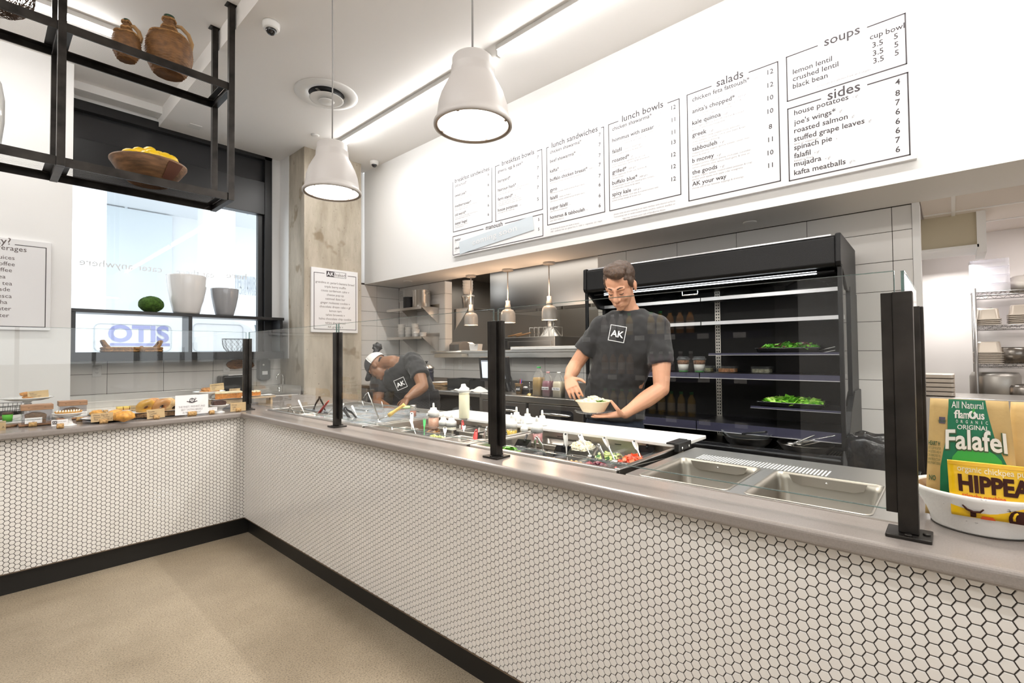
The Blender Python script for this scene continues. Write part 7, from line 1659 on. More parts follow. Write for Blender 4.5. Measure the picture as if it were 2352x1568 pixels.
class Bag:
    """standing bag; s runs 0..1 across its front, t 0..1 up; front face is given by a function"""
    def __init__(s, base, ux, w0, w1, h, dep, lean, name, label, m, group='snack bags in the bowl', puff=.02, n=14):
        s.base, s.ux, s.w0, s.w1, s.h, s.dep, s.lean, s.puff = Vector(base), Vector(ux).normalized(), w0, w1, h, dep, lean, puff
        s.nr = Vector((0, 0, 1)).cross(s.ux) * -1
        if s.nr.dot(CAM - s.base) < 0: s.nr = -s.nr
        s.t = thing(name, label, 'snack bag', base, group)
        vs = []; fs = []; N = n
        for side in (1, -1):
            for i in range(N + 1):
                for j in range(N + 1): vs.append(s.P(j / N, i / N, side))
        K = (N + 1) ** 2
        for i in range(N):
            for j in range(N):
                k = i * (N + 1) + j; fs.append((k, k + 1, k + N + 2, k + N + 1)); fs.append((K + k + 1, K + k, K + k + N + 1, K + k + N + 2))
        for i in range(N):
            for j in (0, N): k = i * (N + 1) + j; fs.append((k, k + N + 1, K + k + N + 1, K + k))
        for j in range(N): fs += [(j, j + 1, K + j + 1, K + j), (N * (N + 1) + j, N * (N + 1) + j + 1, K + N * (N + 1) + j + 1, K + N * (N + 1) + j)]
        MB().add(vs, fs, 0, True).build('bag_body', m, s.t)
    def P(s, u, v, side=1, off=0.0):
        w = s.w0 + (s.w1 - s.w0) * v; d = s.dep * (1 - v ** 1.6) / 2 + .002
        x = (u - .5) * w
        bulge = s.puff * (1 - (2 * u - 1) ** 2) * (1 - v) ** .6 * min(1, v * 5 + .3)
        wr = .003 * noise.noise(Vector((u * 4, v * 5, side + s.h * 30)))
        return s.base + s.ux * x + Vector((0, 0, s.h * v)) + s.nr * (side * (d + bulge) + s.lean * v + wr + off)
    def patch(s, nm, poly, m, off=.0012, n=10):
        """a printed area: polygon rows [(v, u0, u1)...]"""
        vs = []; fs = []
        for v, a, b in poly:
            for j in range(n + 1): vs.append(s.P(a + (b - a) * j / n, v, 1, off))
        for i in range(len(poly) - 1):
            for j in range(n): k = i * (n + 1) + j; fs.append((k, k + 1, k + n + 2, k + n + 1))
        return MB().add(vs, fs, 0, True).build(nm, m, s.t, fix=False)
    def text(s, nm, lines, m, off=.0022):
        mb = MB()
        for txt, u0, u1, v, vh, bold, arc in lines:
            g, f = glyphs(txt, bold, 3)
            x0 = min(p[0] for p in g); x1 = max(p[0] for p in g)
            pts = []
            for p in g:
                q = (p[0] - x0) / (x1 - x0); pts.append(s.P(u0 + (u1 - u0) * q, v + p[1] * vh + arc * 4 * q * (1 - q), 1, off))
            mb.add(pts, f)
        return mb.build(nm, m, s.t, fix=False)
def curvepatch(bag, nm, m, pts, r, off=.003, n=7): 
    mb = MB(); mb.tube([bag.P(u, v, 1, off) for u, v in pts], r, n, flat=.25); return mb.build(nm, m, bag.t, fix=False)
GRN = mat('bag_green', (0.0, 0.16, 0.07), .5); LIME = mat('bag_lime', (0.03, 0.36, 0.05), .5); BW = mat('bag_white', (.82, .80, .76), .8, spec=.1); BRN = mat('bag_brown', (.05, .018, .014), .8, spec=.1); OLV = mat('bag_dark_green', (.05, .10, .04), .6)
b0 = Bag((0.245, -3.945, bz + .018), (0, -1, 0), .165, .135, .278, .075, .02, 'falafel_bag', 'kraft bag with a green falafel label standing in the white bowl', KB, puff=.012)
b0.patch('green_label', [(1.0, .25, .72), (.93, .25, .73), (.85, .24, .75), (.75, .24, .78), (.65, .22, .81), (.55, .19, .87), (.42, .16, .94), (.3, .16, .96), (.15, .16, .96)], GRN)
b0.text('white_lettering', [('All Natural', .29, .69, .928, .082, .004, .0), ('fl', .32, .395, .845, .095, .02, 0), ('am', .395, .505, .845, .095, .02, 0), ('us', .60, .695, .845, .095, .02, 0), ('ORIGINAL', .36, .74, .752, .052, .012, .004)], BW)
b0.text('organic_lettering', [(c, .345 + k * .06 + (.01 if c == 'I' else 0), .37 + k * .06 - (.008 if c == 'I' else 0), .805, .036, .01, 0) for k, c in enumerate('ORGANIC')], BW)
cm = curvepatch(b0, 'letter_o', BW, [(.552 + .034 * cos(a * pi / 10), .876 + .026 * sin(a * pi / 10)) for a in range(21)], .0026)
b0.patch('leaf_mark', [(.935, .57, .58), (.92, .552, .585), (.905, .55, .576), (.893, .552, .558)], LIME, .004, 4)
b0.patch('lime_oval', [(.60, .46, .68), (.57, .36, .78), (.52, .30, .85), (.4, .27, .88), (.2, .27, .88)], LIME, .0025)
b0.text('falafel_shadow', [('Falafel', .215, .925, .578, .225, .05, .012)], OLV, .0032)
b0.text('falafel_lettering', [('Falafel', .215, .925, .584, .225, .022, .012)], BW, .0042)
b0.text('small_print', [('NON GMO', .12, .22, .80, .03, .02, 0)], OLV)
b0.patch('verified_mark', [(.845, .13, .21), (.82, .13, .21), (.79, .13, .21)], mat('bag_bluebrown', (.10, .08, .12), .6), .002, 4)
b0.text('side_print', [('HEART H', .005, .15, .60, .05, .03, 0)] + [(q, .005, .16, .565 - .032 * k, .032, 0, 0) for k, q in enumerate(('DIETS LOW IN SATUR', 'CHOLESTEROL AND HI', 'CONTAINING FRUIT VEG', 'GRAIN PRODUCTS ANY', 'RISK OF HEART DISEASE'))] + [('NO', .03, .11, .30, .06, .03, 0)], OLV)
b1 = Bag((0.30, -4.085, bz + .02), (0.1, -1, 0), .15, .13, .27, .07, .0, 'falafel_bag', 'kraft bag with an orange label cut by the right edge of the photo', KB, puff=.012)
b1.patch('orange_label', [(1.0, .30, .8), (.85, .31, .82), (.7, .34, .85), (.5, .4, .9), (.2, .4, .95)], mat('bag_orange', (.62, .11, .02), .5))
YEL = mat('bag_yellow', (0.78, 0.47, 0.0), .38, bump=.35, scale=16, coat=.2)
b2 = Bag((0.150, -3.985, bz + .045), (.05, -1, 0), .150, .158, .118, .03, -.002, 'puffs_bag', 'yellow chickpea puffs bag in front of the kraft one in the bowl', YEL, puff=.012)
b2.patch('top_seal', [(.995, .0, 1.0), (.93, .0, 1.0)], mat('bag_yellow_seal', (.72, .40, .0), .4))
b2.text('white_lettering', [('organic chickpea puffs', .10, .86, .83, .15, .008, -.015)], mat('bag_cream', (.75, .66, .45), .5))
b2.text('brand_lettering', [('HIPPEAS', .10, .93, .48, .40, .045, -.0)], BRN)
b2.text('flavour_lettering', [('sriracha sunshine', .13, .58, .36, .13, .02, -.01)], mat('bag_red', (.62, .08, .01), .5))
curvepatch(b2, 'smile_mark', BRN, [(.13, .22), (.17, .15), (.24, .115), (.31, .13), (.345, .19)], .0062); curvepatch(b2, 'smile_stem', BRN, [(.235, .12), (.235, .02)], .005)
b2.patch('orange_spot', [(.06, .33, .44), (.03, .32, .46), (.0, .31, .47)], MATS['bag_red'], .003, 6)
b2.patch('sunglass_mark', [(.235, .66, .86), (.19, .62, .89), (.12, .60, .905), (.05, .60, .90), (.0, .61, .89)], BRN, .003)
curvepatch(b2, 'sunglass_shine', YEL, [(.655, .06), (.65, .12), (.665, .18), (.69, .205)], .0022, .006)
# ---- back hall: header, shelving rack
hp = aX(2250, 563, 4.2)
struct('trim_6', MB().box(4.2, 4.6, aX(2262, 510, 4.2).y, -3.72, 2.19, 2.46), mat('beige_header', (.56, .50, .37), .7))
struct('trim_7', MB().box(4.18, 4.62, aX(2262, 510, 4.2).y - .006, aX(2262, 510, 4.2).y + .05, 2.12, 2.47).box(4.18, 4.62, -4.1, -3.72, 2.165, 2.189), WHITE)
struct('ceiling_hall', MB().box(XB + .13, 5.25, -8.6, -3.76, 2.46, 2.5), KC)
gm = MB()
for x in (3.45, 4.06, 4.67): gm.box(x - .012, x + .012, -8.6, -3.76, 2.452, 2.46)
for y in (-3.95, -4.56, -5.17): gm.box(3.07, 5.25, y - .012, y + .012, 2.451, 2.459)
struct('trim_8', gm, PLW)
area('hall_light', (4.75, -3.93, 2.10), .5, .3, 16, color=(1, .97, .94)); area('hall_light', (4.3, -5.2, 2.44), .5, 1.1, 30, color=(1, .93, .89))
RX = 4.72; RXB = 5.18
WIREG = mat('chrome_wire', (.30, .29, .28), .35, .9)
ry0 = aX(2240, 745, RX).y
rk = thing('wire_shelving', 'chrome wire shelving unit in the back hall at the right edge', 'shelving', (4.95, ry0 - .6, 0))
for x in (RX, RXB):
    for y in (ry0, ry0 - 1.2): MB().tube([(x, y, .02), (x, y, aX(2236, 665, RX).z + .01)], .013, 10).build('post', WIREG, rk)
zz_ = [aX(2240, 672, RX).z, aX(2244, 748, RX).z, aX(2250, 836, RX).z, .75, .3]
for z in zz_:
    m = MB()
    for x in (RX, RXB):
        for dz in (0, -.03): m.tube([(x, ry0, z + dz), (x, ry0 - 1.2, z + dz)], .004, 6)
        pts = [(x, ry0 - k * .03, z - (.03 if k % 2 else 0)) for k in range(41)]; m.tube(pts, .0025, 5)
    for k in range(41): m.tube([(RX, ry0 - k * .03, z), (RXB, ry0 - k * .03, z)], .002, 4)
    m.build('wire_shelf', WIREG, rk, fix=False)
BEIGE = mat('beige_steel_pan', (.55, .49, .42), .35, .6); DPOT = mat('dark_steel_pot', (.22, .20, .18), .25, .9)
def panstack(px, z, x, w, d, h, n, label, m=BEIGE, lip=.016, pt=None):
    y = aX(px, 780, x).y; g = 'steel pans stacked on the wire shelving'
    for k in range(n):
        zz = z + .005 + k * lip; top = k == n - 1; hh = h if top else lip * .9
        vs = []; fs = []; rings = [(w + .02, d + .02, 0), (w + .02, d + .02, .006), (w, d, .007), (w * .88, d * .88, hh * .92), (w * .82, d * .82, hh)] if top else [(w + .02, d + .02, 0), (w + .02, d + .02, .006), (w, d, .007), (w * .97, d * .97, hh)]
        for a, b_, q in rings: pts = rrect(a, b_, .03); nn = len(pts); vs += [(x + p2, y + p1, zz + q) for p1, p2 in pts]
        for i in range(len(rings) - 1):
            for q in range(nn): fs.append((i * nn + q, i * nn + (q + 1) % nn, (i + 1) * nn + (q + 1) % nn, (i + 1) * nn + q))
        fs += [tuple(range(nn))[::-1], tuple((len(rings) - 1) * nn + q for q in range(nn))]
        o = MB().add(vs, fs, 0, False).build('steel_pan', m); tag(o, 'upturned steel pan %s, %s' % (label, 'topmost of its stack' if top else 'level %s from the bottom' % ['one', 'two', 'three', 'four', 'five', 'six', 'seven', 'eight'][k]), 'pan', g)
panstack(2271, zz_[1], 4.82, .15, .17, .10, 4, 'at the left front of the second shelf'); panstack(2262, zz_[1], 5.02, .13, .17, .12, 4, 'behind the left stack on the second shelf')
panstack(2350, zz_[1], 4.85, .17, .17, .09, 6, 'at the right of the second shelf'); panstack(2268, zz_[2], 4.83, .18, .18, .10, 7, 'at the left of the third shelf')
def rpot(px, z, x, r, h, label, m):
    y = aX(px, 800, x).y; tt = thing('stock_pot', label, 'pot', (x, y, z), 'cooking pots')
    MB().lathe([(r * 1.0, z + .004), (r, z + h * .9), (r * .9, z + h), (0, z + h)], 32, (x, y, 0)).build('body', m, tt)
    for s in (-1, 1): MB().tube([(x - .06, y + s * r * .8, z + .06), (x - .12, y + s * r * .95, z + .05), (x - .05, y + s * (r + .02), z + .06)], .005, 7).build('handle', WIREG, tt)
rpot(2322, zz_[2], 4.88, .125, .15, 'upturned dark pot right of the pan stack on the third shelf', DPOT)
rpot(2283, zz_[3], 4.9, .17, .36, 'big dented steel stock pot on the shelf below', mat('dull_steel_pot', (.40, .38, .35), .4, .8)); rpot(2345, zz_[3], 4.85, .13, .26, 'smaller steel pot at the right edge of the lower shelf', DPOT)
for k in range(4):
    zz = zz_[0] + .006 + k * .075; y = aX(2272, 650, 4.9).y; o = MB().prism(rrect(.30 - .02 * k, .26, .03, cx=4.92, cy=y), zz, zz + .07).build('storage_tub', clearplastic('lilac_plastic', (.88, .86, .90), .3)); tag(o, 'clear plastic tub on the top wire shelf, %s of its stack' % ['bottom', 'second', 'third', 'topmost'][k], 'tub', 'clear tubs on the wire shelving')
c = aX(2350, 650, 4.9); tag(MB().ball((4.92, c.y - .03, zz_[0] + .07), .14, 18, 12, sc=(.9, 1.1, .6), jit=.3).build('cloth_bundle', mat('grey_cloth', (.42, .39, .35), .9)), 'lumpy grey cloth bundle on the top wire shelf', 'bundle')
y = aX(2136, 880, 3.85).y
for k in range(5): o = MB().prism(rrect(.30, .26, .03, cx=3.95, cy=y - .02), .955 + k * .035, .955 + k * .035 + .03).build('steel_pan', BEIGE, bevel=.004); tag(o, 'shallow steel pan stacked in the hall left of the kraft bag, %s' % ['bottom', 'second up', 'third up', 'fourth up', 'top'][k], 'pan', 'pans stacked in the hall')
tag(MB().box(3.7, 4.3, -4.35, -3.74, 0, .95).build('hall_table', STEEL, bevel=.004), 'low steel table in the hall carrying shallow pans', 'table')
# ================================================================== the two workers
SKIN1 = mat('fair_skin', (0.56, 0.29, 0.18), .5, var=.08, vscale=9, sss=.15); SKIN2 = mat('brown_skin', (0.22, 0.105, 0.055), .45, var=.12, vscale=9, sss=.1)
TEE = mat('charcoal_cotton', (0.020, 0.0195, 0.021), .9, bump=.25, scale=14, sheen=.15); DENIM = mat('dark_denim', (0.016, 0.022, 0.038), .85, var=.4, vscale=20)
HAIRB = mat('brown_hair', (0.055, 0.028, 0.014), .5, var=.5, vscale=30, stretch=(8, 2, 2), bump=.35, scale=60); HAIRK = mat('black_hair', (0.008, 0.007, 0.008), .45, bump=.6, scale=60)
def limb(mb, pts, rs, n=14, end=True):
    pts = [Vector(p) for p in pts]; P2, R2 = [], []
    for i in range(len(pts) - 1):
        for k in range(5): q = k / 5; P2.append(pts[i].lerp(pts[i + 1], q)); R2.append(rs[i] + (rs[i + 1] - rs[i]) * (q * q * (3 - 2 * q)))
    P2.append(pts[-1]); R2.append(rs[-1]); mb.tube(P2, R2, n)
    for p, r in list(zip(pts, rs))[:None if end else -1]: mb.ball(p, r * .995, n, 9)
def loft(mb, rings, n=24, pw=2.3):
    """rings: (centre, side axis * half width, front axis * half depth)"""
    vs = []; fs = []
    for c, a, b in rings:
        for k in range(n):
            t = 2 * pi * k / n; cx, sy = cos(t), sin(t); q = (abs(cx) ** pw + abs(sy) ** pw) ** (-1 / pw); vs.append(Vector(c) + Vector(a) * cx * q + Vector(b) * sy * q)
    for i in range(len(rings) - 1):
        for k in range(n): fs.append((i * n + k, i * n + (k + 1) % n, (i + 1) * n + (k + 1) % n, (i + 1) * n + k))
    fs += [tuple(range(n))[::-1], tuple((len(rings) - 1) * n + k for k in range(n))]; mb.add(vs, fs)
def skinned(mb, name, m, parent, vox=.005, sm=4, fold=0, fsize=.12):
    o = mb.build(name, m, parent); r = o.modifiers.new('skin', 'REMESH'); r.mode = 'VOXEL'; r.voxel_size = vox; r.use_smooth_shade = True
    s = o.modifiers.new('smooth', 'SMOOTH'); s.factor = .5; s.iterations = sm
    if fold:
        tx_ = bpy.data.textures.new(name, 'CLOUDS'); tx_.noise_scale = fsize; tx_.noise_depth = 1
        d = o.modifiers.new('fold', 'DISPLACE'); d.texture = tx_; d.strength = fold; d.mid_level = .5; d.texture_coords = 'GLOBAL'
    return o
def frame3(c, fwd, up):
    f = Vector(fwd).normalized(); u = Vector(up); u = (u - f * u.dot(f)).normalized(); r = f.cross(u)      # r: the person's right hand side is -l
    return Matrix(((-r.x, f.x, u.x, c[0]), (-r.y, f.y, u.y, c[1]), (-r.z, f.z, u.z, c[2]), (0, 0, 0, 1)))
def head(mb, T, k=1.0):
    B = lambda c, r, sc=(1, 1, 1): mb.ball((0, 0, 0), 1, 20, 14, sc=tuple(r * s * k for s in sc), T=T @ Matrix.Translation(Vector(c) * k))
    B((0, -.012, .030), 1, (.076, .094, .084)); B((0, .026, -.030), 1, (.062, .064, .088)); B((0, .040, -.080), 1, (.047, .046, .034)); B((0, .066, -.102), .019, (1.2, 1, .9))
    for s in (-1, 1):
        B((s * .033, .058, -.038), .023); B((s * .0285, .0755, -.003), .012); B((s * .078, -.008, -.012), 1, (.008, .020, .032)); B((s * .082, -.012, -.004), 1, (.006, .012, .018)); B((s * .012, .094, -.040), .0095)
    W = lambda *c: T @ (Vector(c) * k)
    mb.tube([W(0, .085, .012), W(0, .098, -.012), W(0, .112, -.034)], [.008 * k, .0095 * k, .0125 * k], 10); mb.ball(W(0, .110, -.036), .0125 * k, 10, 8)
    mb.tube([W(-.048, .066, .016), W(-.025, .082, .021), W(0, .082, .016), W(.025, .082, .021), W(.048, .066, .016)], [.008 * k, .011 * k, .009 * k, .011 * k, .008 * k], 10)
    for z, r in ((-.066, .0065), (-.077, .0075)): mb.tube([W(-.024, .078, z - .001), W(-.010, .092, z), W(.010, .092, z), W(.024, .078, z - .001)], [r * .6 * k, r * k, r * k, r * .6 * k], 10)
def facebits(T, parent, browm, k=1.0, lipm=None):
    W = lambda *c: T @ (Vector(c) * k)
    for s in (-1, 1):
        MB().tube([W(s * .044, .072, .022), W(s * .030, .086, .028), W(s * .014, .091, .023)], [.0025, .0042, .0035], 8).build('eyebrow', browm, parent)
        MB().tube([W(s * .041, .079, -.008), W(s * .029, .0885, -.0115), W(s * .017, .084, -.008)], [.0014, .002, .0014], 8).build('eyelashes', HAIRK, parent)
    MB().tube([W(-.022, .083, -.0715), W(-.01, .0965, -.0715), W(.01, .0965, -.0715), W(.022, .083, -.0715)], [.001, .0035, .0035, .001], 8, flat=.8).build('lips', lipm, parent)
def hand(mb, wrist, d, nrm, side, curl=(.35, .35, .4, .45), sc=1.0, thumb=None, spread=.10):
    """d: towards the fingers, nrm: out of the back of the hand, side: +1 if the thumb is on the side d x nrm"""
    d = Vector(d).normalized(); nrm = Vector(nrm); nrm = (nrm - d * nrm.dot(d)).normalized(); w = d.cross(nrm) * side; p = Vector(wrist); s = sc
    loft(mb, [(p, w * .026 * s, nrm * .019 * s), (p + d * .03 * s, w * .034 * s, nrm * .018 * s), (p + d * .07 * s, w * .042 * s, nrm * .015 * s), (p + d * .095 * s, w * .041 * s, nrm * .012 * s)], 16)
    for i, (o, L, c) in enumerate(zip((.031, .0105, -.0105, -.030), (.074, .083, .077, .060), curl)):
        q = p + d * (.092 - .004 * abs(i - 1.3)) * s + w * o * s; an = 0; dd = (d + w * spread * (1.5 - i) * .6).normalized(); pts = [q - dd * .02 * s]
        pts.append(q); seg = (.45, .32, .25); cur = q
        for g in seg:
            an += c; v = dd * cos(an) - nrm * sin(an); cur = cur + v * L * g * s; pts.append(cur)
        limb(mb, pts, [.0095 * s, .0092 * s, .0085 * s, .0078 * s, .0066 * s], 10)
    tb = p + d * .022 * s + w * .026 * s
    t1 = Vector(thumb) if thumb else tb + (d * .7 + w * .75 - nrm * .25).normalized() * .075 * s
    m_ = (tb + t1) / 2 + w * .012 * s; limb(mb, [tb, m_, t1], [.0135 * s, .0105 * s, .0075 * s], 10)
def logo(sp, ux, uy, size, parent):
    n = Vector(ux).cross(Vector(uy)); fr_ = MB(); c = Vector(sp); h = size / 2; b = size * .035
    for a0, a1, c0, c1 in ((-h, h, h - b, h), (-h, h, -h, -h + b), (-h, -h + b, -h, h), (h - b, h, -h, h)):
        fr_.add([c + ux * x + uy * y for x, y in ((a0, c0), (a1, c0), (a1, c1), (a0, c1))], [(0, 1, 2, 3)])
    letters(fr_, 'AK', c - uy * size * .21, ux, uy, size * .56, 'c', bold=.02, off=0); return fr_.build('printed_logo', SIGNW, parent, fix=False)
def K_(px, py, X): return aX(px, py, X)
# ---- tall worker assembling a bowl
XT_ = 1.34
F = Vector((-.93, -.37, 0)).normalized(); U = Vector((0, 0, 1)); Lx = U.cross(F)             # Lx: his left, image right
hip = K_(1412, 985, XT_); cen = Vector((hip.x, hip.y, 0))
pr = thing('person', 'tall worker in a charcoal shirt and jeans holding a filled bowl, looking down', 'person', cen)
zsh = K_(1440, 735, XT_).z; nb = K_(1443, 712, XT_ - .01); ch = K_(1438, 800, XT_)
lsh, rsh = nb + Lx * .172 - U * .105, nb - Lx * .172 - U * .105
lel = K_(1519, 893, 1.30); lwr = K_(1436, 949, 1.07); rel = K_(1322, 838, 1.20); rwr = K_(1306, 868, 1.06)
sk = MB()
loft(sk, [(cen + U * .80, Lx * .155, F * .10), (cen + U * 1.0, Lx * .145, F * .09), (ch - U * .02, Lx * .165, F * .10), (nb - U * .09, Lx * .165, F * .085), (nb - U * .03, Lx * .085, F * .065), (nb + U * .03, Lx * .055, F * .055)])
hc = K_(1424, 655, XT_ - .115); hf = (F * .80 + Lx * -.16 - U * .58).normalized(); TH = frame3(hc, hf, U); HS = 1.10
head(sk, TH, HS); limb(sk, [nb - U * .03, hc - hf * .035 - (TH.to_3x3() @ Vector((0, 0, 1))) * .045], [.060, .056])
limb(sk, [lsh, (lsh + lel) / 2 + Lx * .01, lel, lel.lerp(lwr, .35), lwr], [.058, .056, .046, .049, .030]); limb(sk, [rsh, rel, rel.lerp(rwr, .4), rwr], [.056, .044, .045, .029])
bc = K_(1363, 931, 1.0); BR = .098
hand(sk, lwr, K_(1375, 957, .985) - lwr, Vector((0, 0, -1)), 1, (.10, .05, .10, .15), 1.05, thumb=K_(1404, 921, .965))
hand(sk, rwr, K_(1318, 898, 1.0) - rwr, F * .9 + U * .5, -1, (.35, .4, .45, .5), 1.0)
for s in (-1, 1):
    h_ = cen + Lx * s * .09 + U * .86; limb(sk, [h_, h_ + F * .02 - U * .42, h_ - F * .01 - U * .79], [.075, .055, .042])
body = skinned(sk, 'body', SKIN1, pr, .0045, 3)
facebits(TH, body, HAIRB, HS, mat('lip_pink', (.42, .17, .13), .4))
hr = MB(); hb_ = lambda c, sc: hr.ball((0, 0, 0), 1, 22, 16, sc=tuple(v * HS for v in sc), T=TH @ Matrix.Translation(Vector(c) * HS), jit=.05)
hb_((0, -.024, .046), (.081, .094, .080)); hb_((0, .030, .108), (.062, .054, .034)); hb_((.018, .058, .100), (.046, .036, .032)); hb_((0, -.06, .0), (.066, .05, .07))
for s in (-1, 1): hb_((s * .066, .005, .035), (.014, .035, .045))
skinned(hr, 'hair', HAIRB, body, .005, 2, .012, .025)
sh = MB(); hem = K_(1412, 962, XT_).z
loft(sh, [(Vector((cen.x, cen.y, hem)), Lx * .186, F * .125), (cen + U * (hem + .10), Lx * .180, F * .122), (cen + U * (hem + .20), Lx * .180, F * .122), (ch - U * .03, Lx * .196, F * .128), (nb - U * .12, Lx * .205, F * .115), (nb - U * .07, Lx * .165, F * .098), (nb - U * .03, Lx * .11, F * .08), (nb - U * .002, Lx * .078, F * .072)])
limb(sh, [lsh - Lx * .01, lsh.lerp(lel, .35) + Lx * .005, lsh.lerp(lel, .62) + Lx * .008], [.074, .074, .077], end=False); limb(sh, [rsh + Lx * .01, rsh.lerp(rel, .38), rsh.lerp(rel, .66)], [.072, .072, .073], end=False)
limb(sh, [nb - U * .075 + Lx * .07, lsh], [.078, .076]); limb(sh, [nb - U * .075 - Lx * .07, rsh], [.078, .074])
shirt = skinned(sh, 'shirt', TEE, pr, .006, 22, .022, .07)
jn = MB(); loft(jn, [(cen + U * .78, Lx * .178, F * .118), (cen + U * .86, Lx * .180, F * .122), (cen + U * (hem + .03), Lx * .168, F * .112)])
for s in (-1, 1): h_ = cen + Lx * s * .09 + U * .82; limb(jn, [h_, h_ + F * .02 - U * .38, h_ - F * .01 - U * .74], [.095, .072, .062])
skinned(jn, 'jeans', DENIM, pr, .008, 4, .02, .08)
for s in (-1, 1):
    q = cen + Lx * s * .09; MB().ball(q + F * .05 + U * .045, .05, 16, 10, sc=(2.3, 1.0, .9), T=Rz(math.atan2(F.y, F.x))).build('shoe', PLK, pr)
lg = K_(1418, 766, XT_ - .16); logo(lg, (Lx * .97 - U * .20).normalized(), (U * .97 + Lx * .20).normalized(), .095, shirt)
# bowl in his hand
t = thing('food_bowl', 'cream paper bowl of rice in the tall worker hand', 'bowl', bc - U * .035)
x, y, z = bc - U * .035
MB().lathe([(.058, z), (.062, z + .003), (.092, z + .055), (.101, z + .060), (.101, z + .064), (.092, z + .062), (.085, z + .048), (0, z + .045)], 44, (x, y, 0)).build('body', mat('cream_paper_bowl', (.72, .60, .42), .6), t)
MB().shell([(.075, z - .006), (.10, z - .003), (.108, z + .006), (.100, z + .010)], 40, (x, y, 0)).build('clear_lid', CLEARP, t)
heap('white_rice', 'white rice heaped in the cream bowl', 'rice', x, y, .13, .13, z + .052, (.80, .74, .60), 160, .005, 'cube', .03, cols=[(.82, .77, .64), (.76, .66, .48)])
heap('chopped_greens', 'few green shreds beside the rice in the bowl', 'greens', x - .02, y - .062, .07, .04, z + .058, (.16, .30, .05), 16, .006, 'leaf', .004)
# ---- worker bent over the corner rail
XP = 1.22
hp2 = K_(965, 960, 1.36); base = Vector((hp2.x, hp2.y, 0))
pr2 = thing('person', 'worker in a charcoal shirt and white backed cap bending over the lidded pans', 'person', base)
ls2, rs2 = K_(948, 826, 1.17), K_(872, 872, 1.02); nb2 = K_(903, 832, 1.06); el2, wr2 = K_(971, 888, 1.10), K_(936, 914, .96)
wd = hp2.copy(); wd.z = .98; S_ax = (ls2 - rs2).normalized(); mid = (ls2 + rs2) / 2; spine = (mid - wd).normalized(); Ff = spine.cross(S_ax); Ff = -Ff if Ff.dot(CAM - mid) < 0 else Ff; Ff.normalize()
sk = MB()
def tor(mb, g):
    loft(mb, [(wd - U * .06, S_ax * (.15 + g), Ff * (.10 + g)), (wd.lerp(mid, .3), S_ax * (.155 + g), Ff * (.105 + g)), (wd.lerp(mid, .7), S_ax * (.165 + g), Ff * (.11 + g)), (mid, S_ax * (.150 + g), Ff * (.09 + g)), (mid.lerp(nb2, .6) + spine * .03, S_ax * (.085 + g * .6), Ff * (.065 + g * .6))])
tor(sk, 0)
h2 = K_(867, 841, .99); hf2 = (Vector((-.35, .42, -.86))).normalized(); up2 = Vector((-.25, .75, .55)); TH2 = frame3(h2, hf2, up2); HS2 = .97
head(sk, TH2, HS2); limb(sk, [nb2 - spine * .0, nb2.lerp(h2, .5) + U * .015, h2 + (h2 - nb2) * -.25], [.062, .056, .055])
limb(sk, [ls2, ls2.lerp(el2, .5) + S_ax * .012, el2, el2.lerp(wr2, .35), wr2], [.058, .058, .048, .049, .030])
hand(sk, wr2, K_(921, 938, .90) - wr2, -F * .2 + U * .6 + Vector((-.9, -.2, 0)), 1, (.30, .35, .3, .3), 1.0, spread=.3)
re2, rw2 = K_(868, 925, .99), K_(905, 945, .90)
limb(sk, [rs2, re2, rw2], [.056, .046, .03]); hand(sk, rw2, Vector((-.4, -.8, -.3)), U, -1, (.4, .4, .4, .4), .95)
for s in (-1, 1): h_ = base + Lx * s * .09 + U * .88; limb(sk, [h_, h_ - U * .42, h_ - U * .81], [.08, .058, .042])
body2 = skinned(sk, 'body', SKIN2, pr2, .005, 3); facebits(TH2, body2, HAIRK, HS2, mat('lip_brown', (.17, .07, .05), .4))
sh = MB(); tor(sh, .022); limb(sh, [ls2 - S_ax * .01, ls2.lerp(el2, .35) + S_ax * .012, ls2.lerp(el2, .66) + S_ax * .012], [.080, .080, .080], end=False); limb(sh, [rs2, rs2.lerp(re2, .55)], [.078, .072], end=False)
shirt2 = skinned(sh, 'shirt', TEE, pr2, .006, 20, .022, .07)
lc = K_(920, 881, XP - .22); nlog = (CAM - lc).normalized(); a_ = RT * .93 + UP * .40; b_2 = UP * .93 - RT * .40
logo(lc, a_, b_2, .088, shirt2)
jn = MB(); loft(jn, [(base + U * .76, Lx * .18, F * .125), (base + U * .90, Lx * .19, F * .135), (base + U * 1.0, Lx * .175, F * .125)])
for s in (-1, 1): h_ = base + Lx * s * .09 + U * .84; limb(jn, [h_, h_ - U * .40, h_ - U * .76], [.095, .075, .065])
skinned(jn, 'trousers', mat('black_trousers', (.014, .014, .016), .9), pr2, .009, 4, .02, .08)
for s in (-1, 1): MB().ball(base + Lx * s * .09 + F * .05 + U * .045, .05, 16, 10, sc=(2.3, 1.0, .9), T=Rz(math.atan2(F.y, F.x))).build('shoe', PLK, pr2)
MB().prism([(-.2, .55), (.2, .55), (.18, 1.02), (-.18, 1.02)], -.006, .006, 'y', T=frame3(base + F * .15, F, U)).build('apron', mat('grey_apron', (.05, .05, .055), .9), pr2)
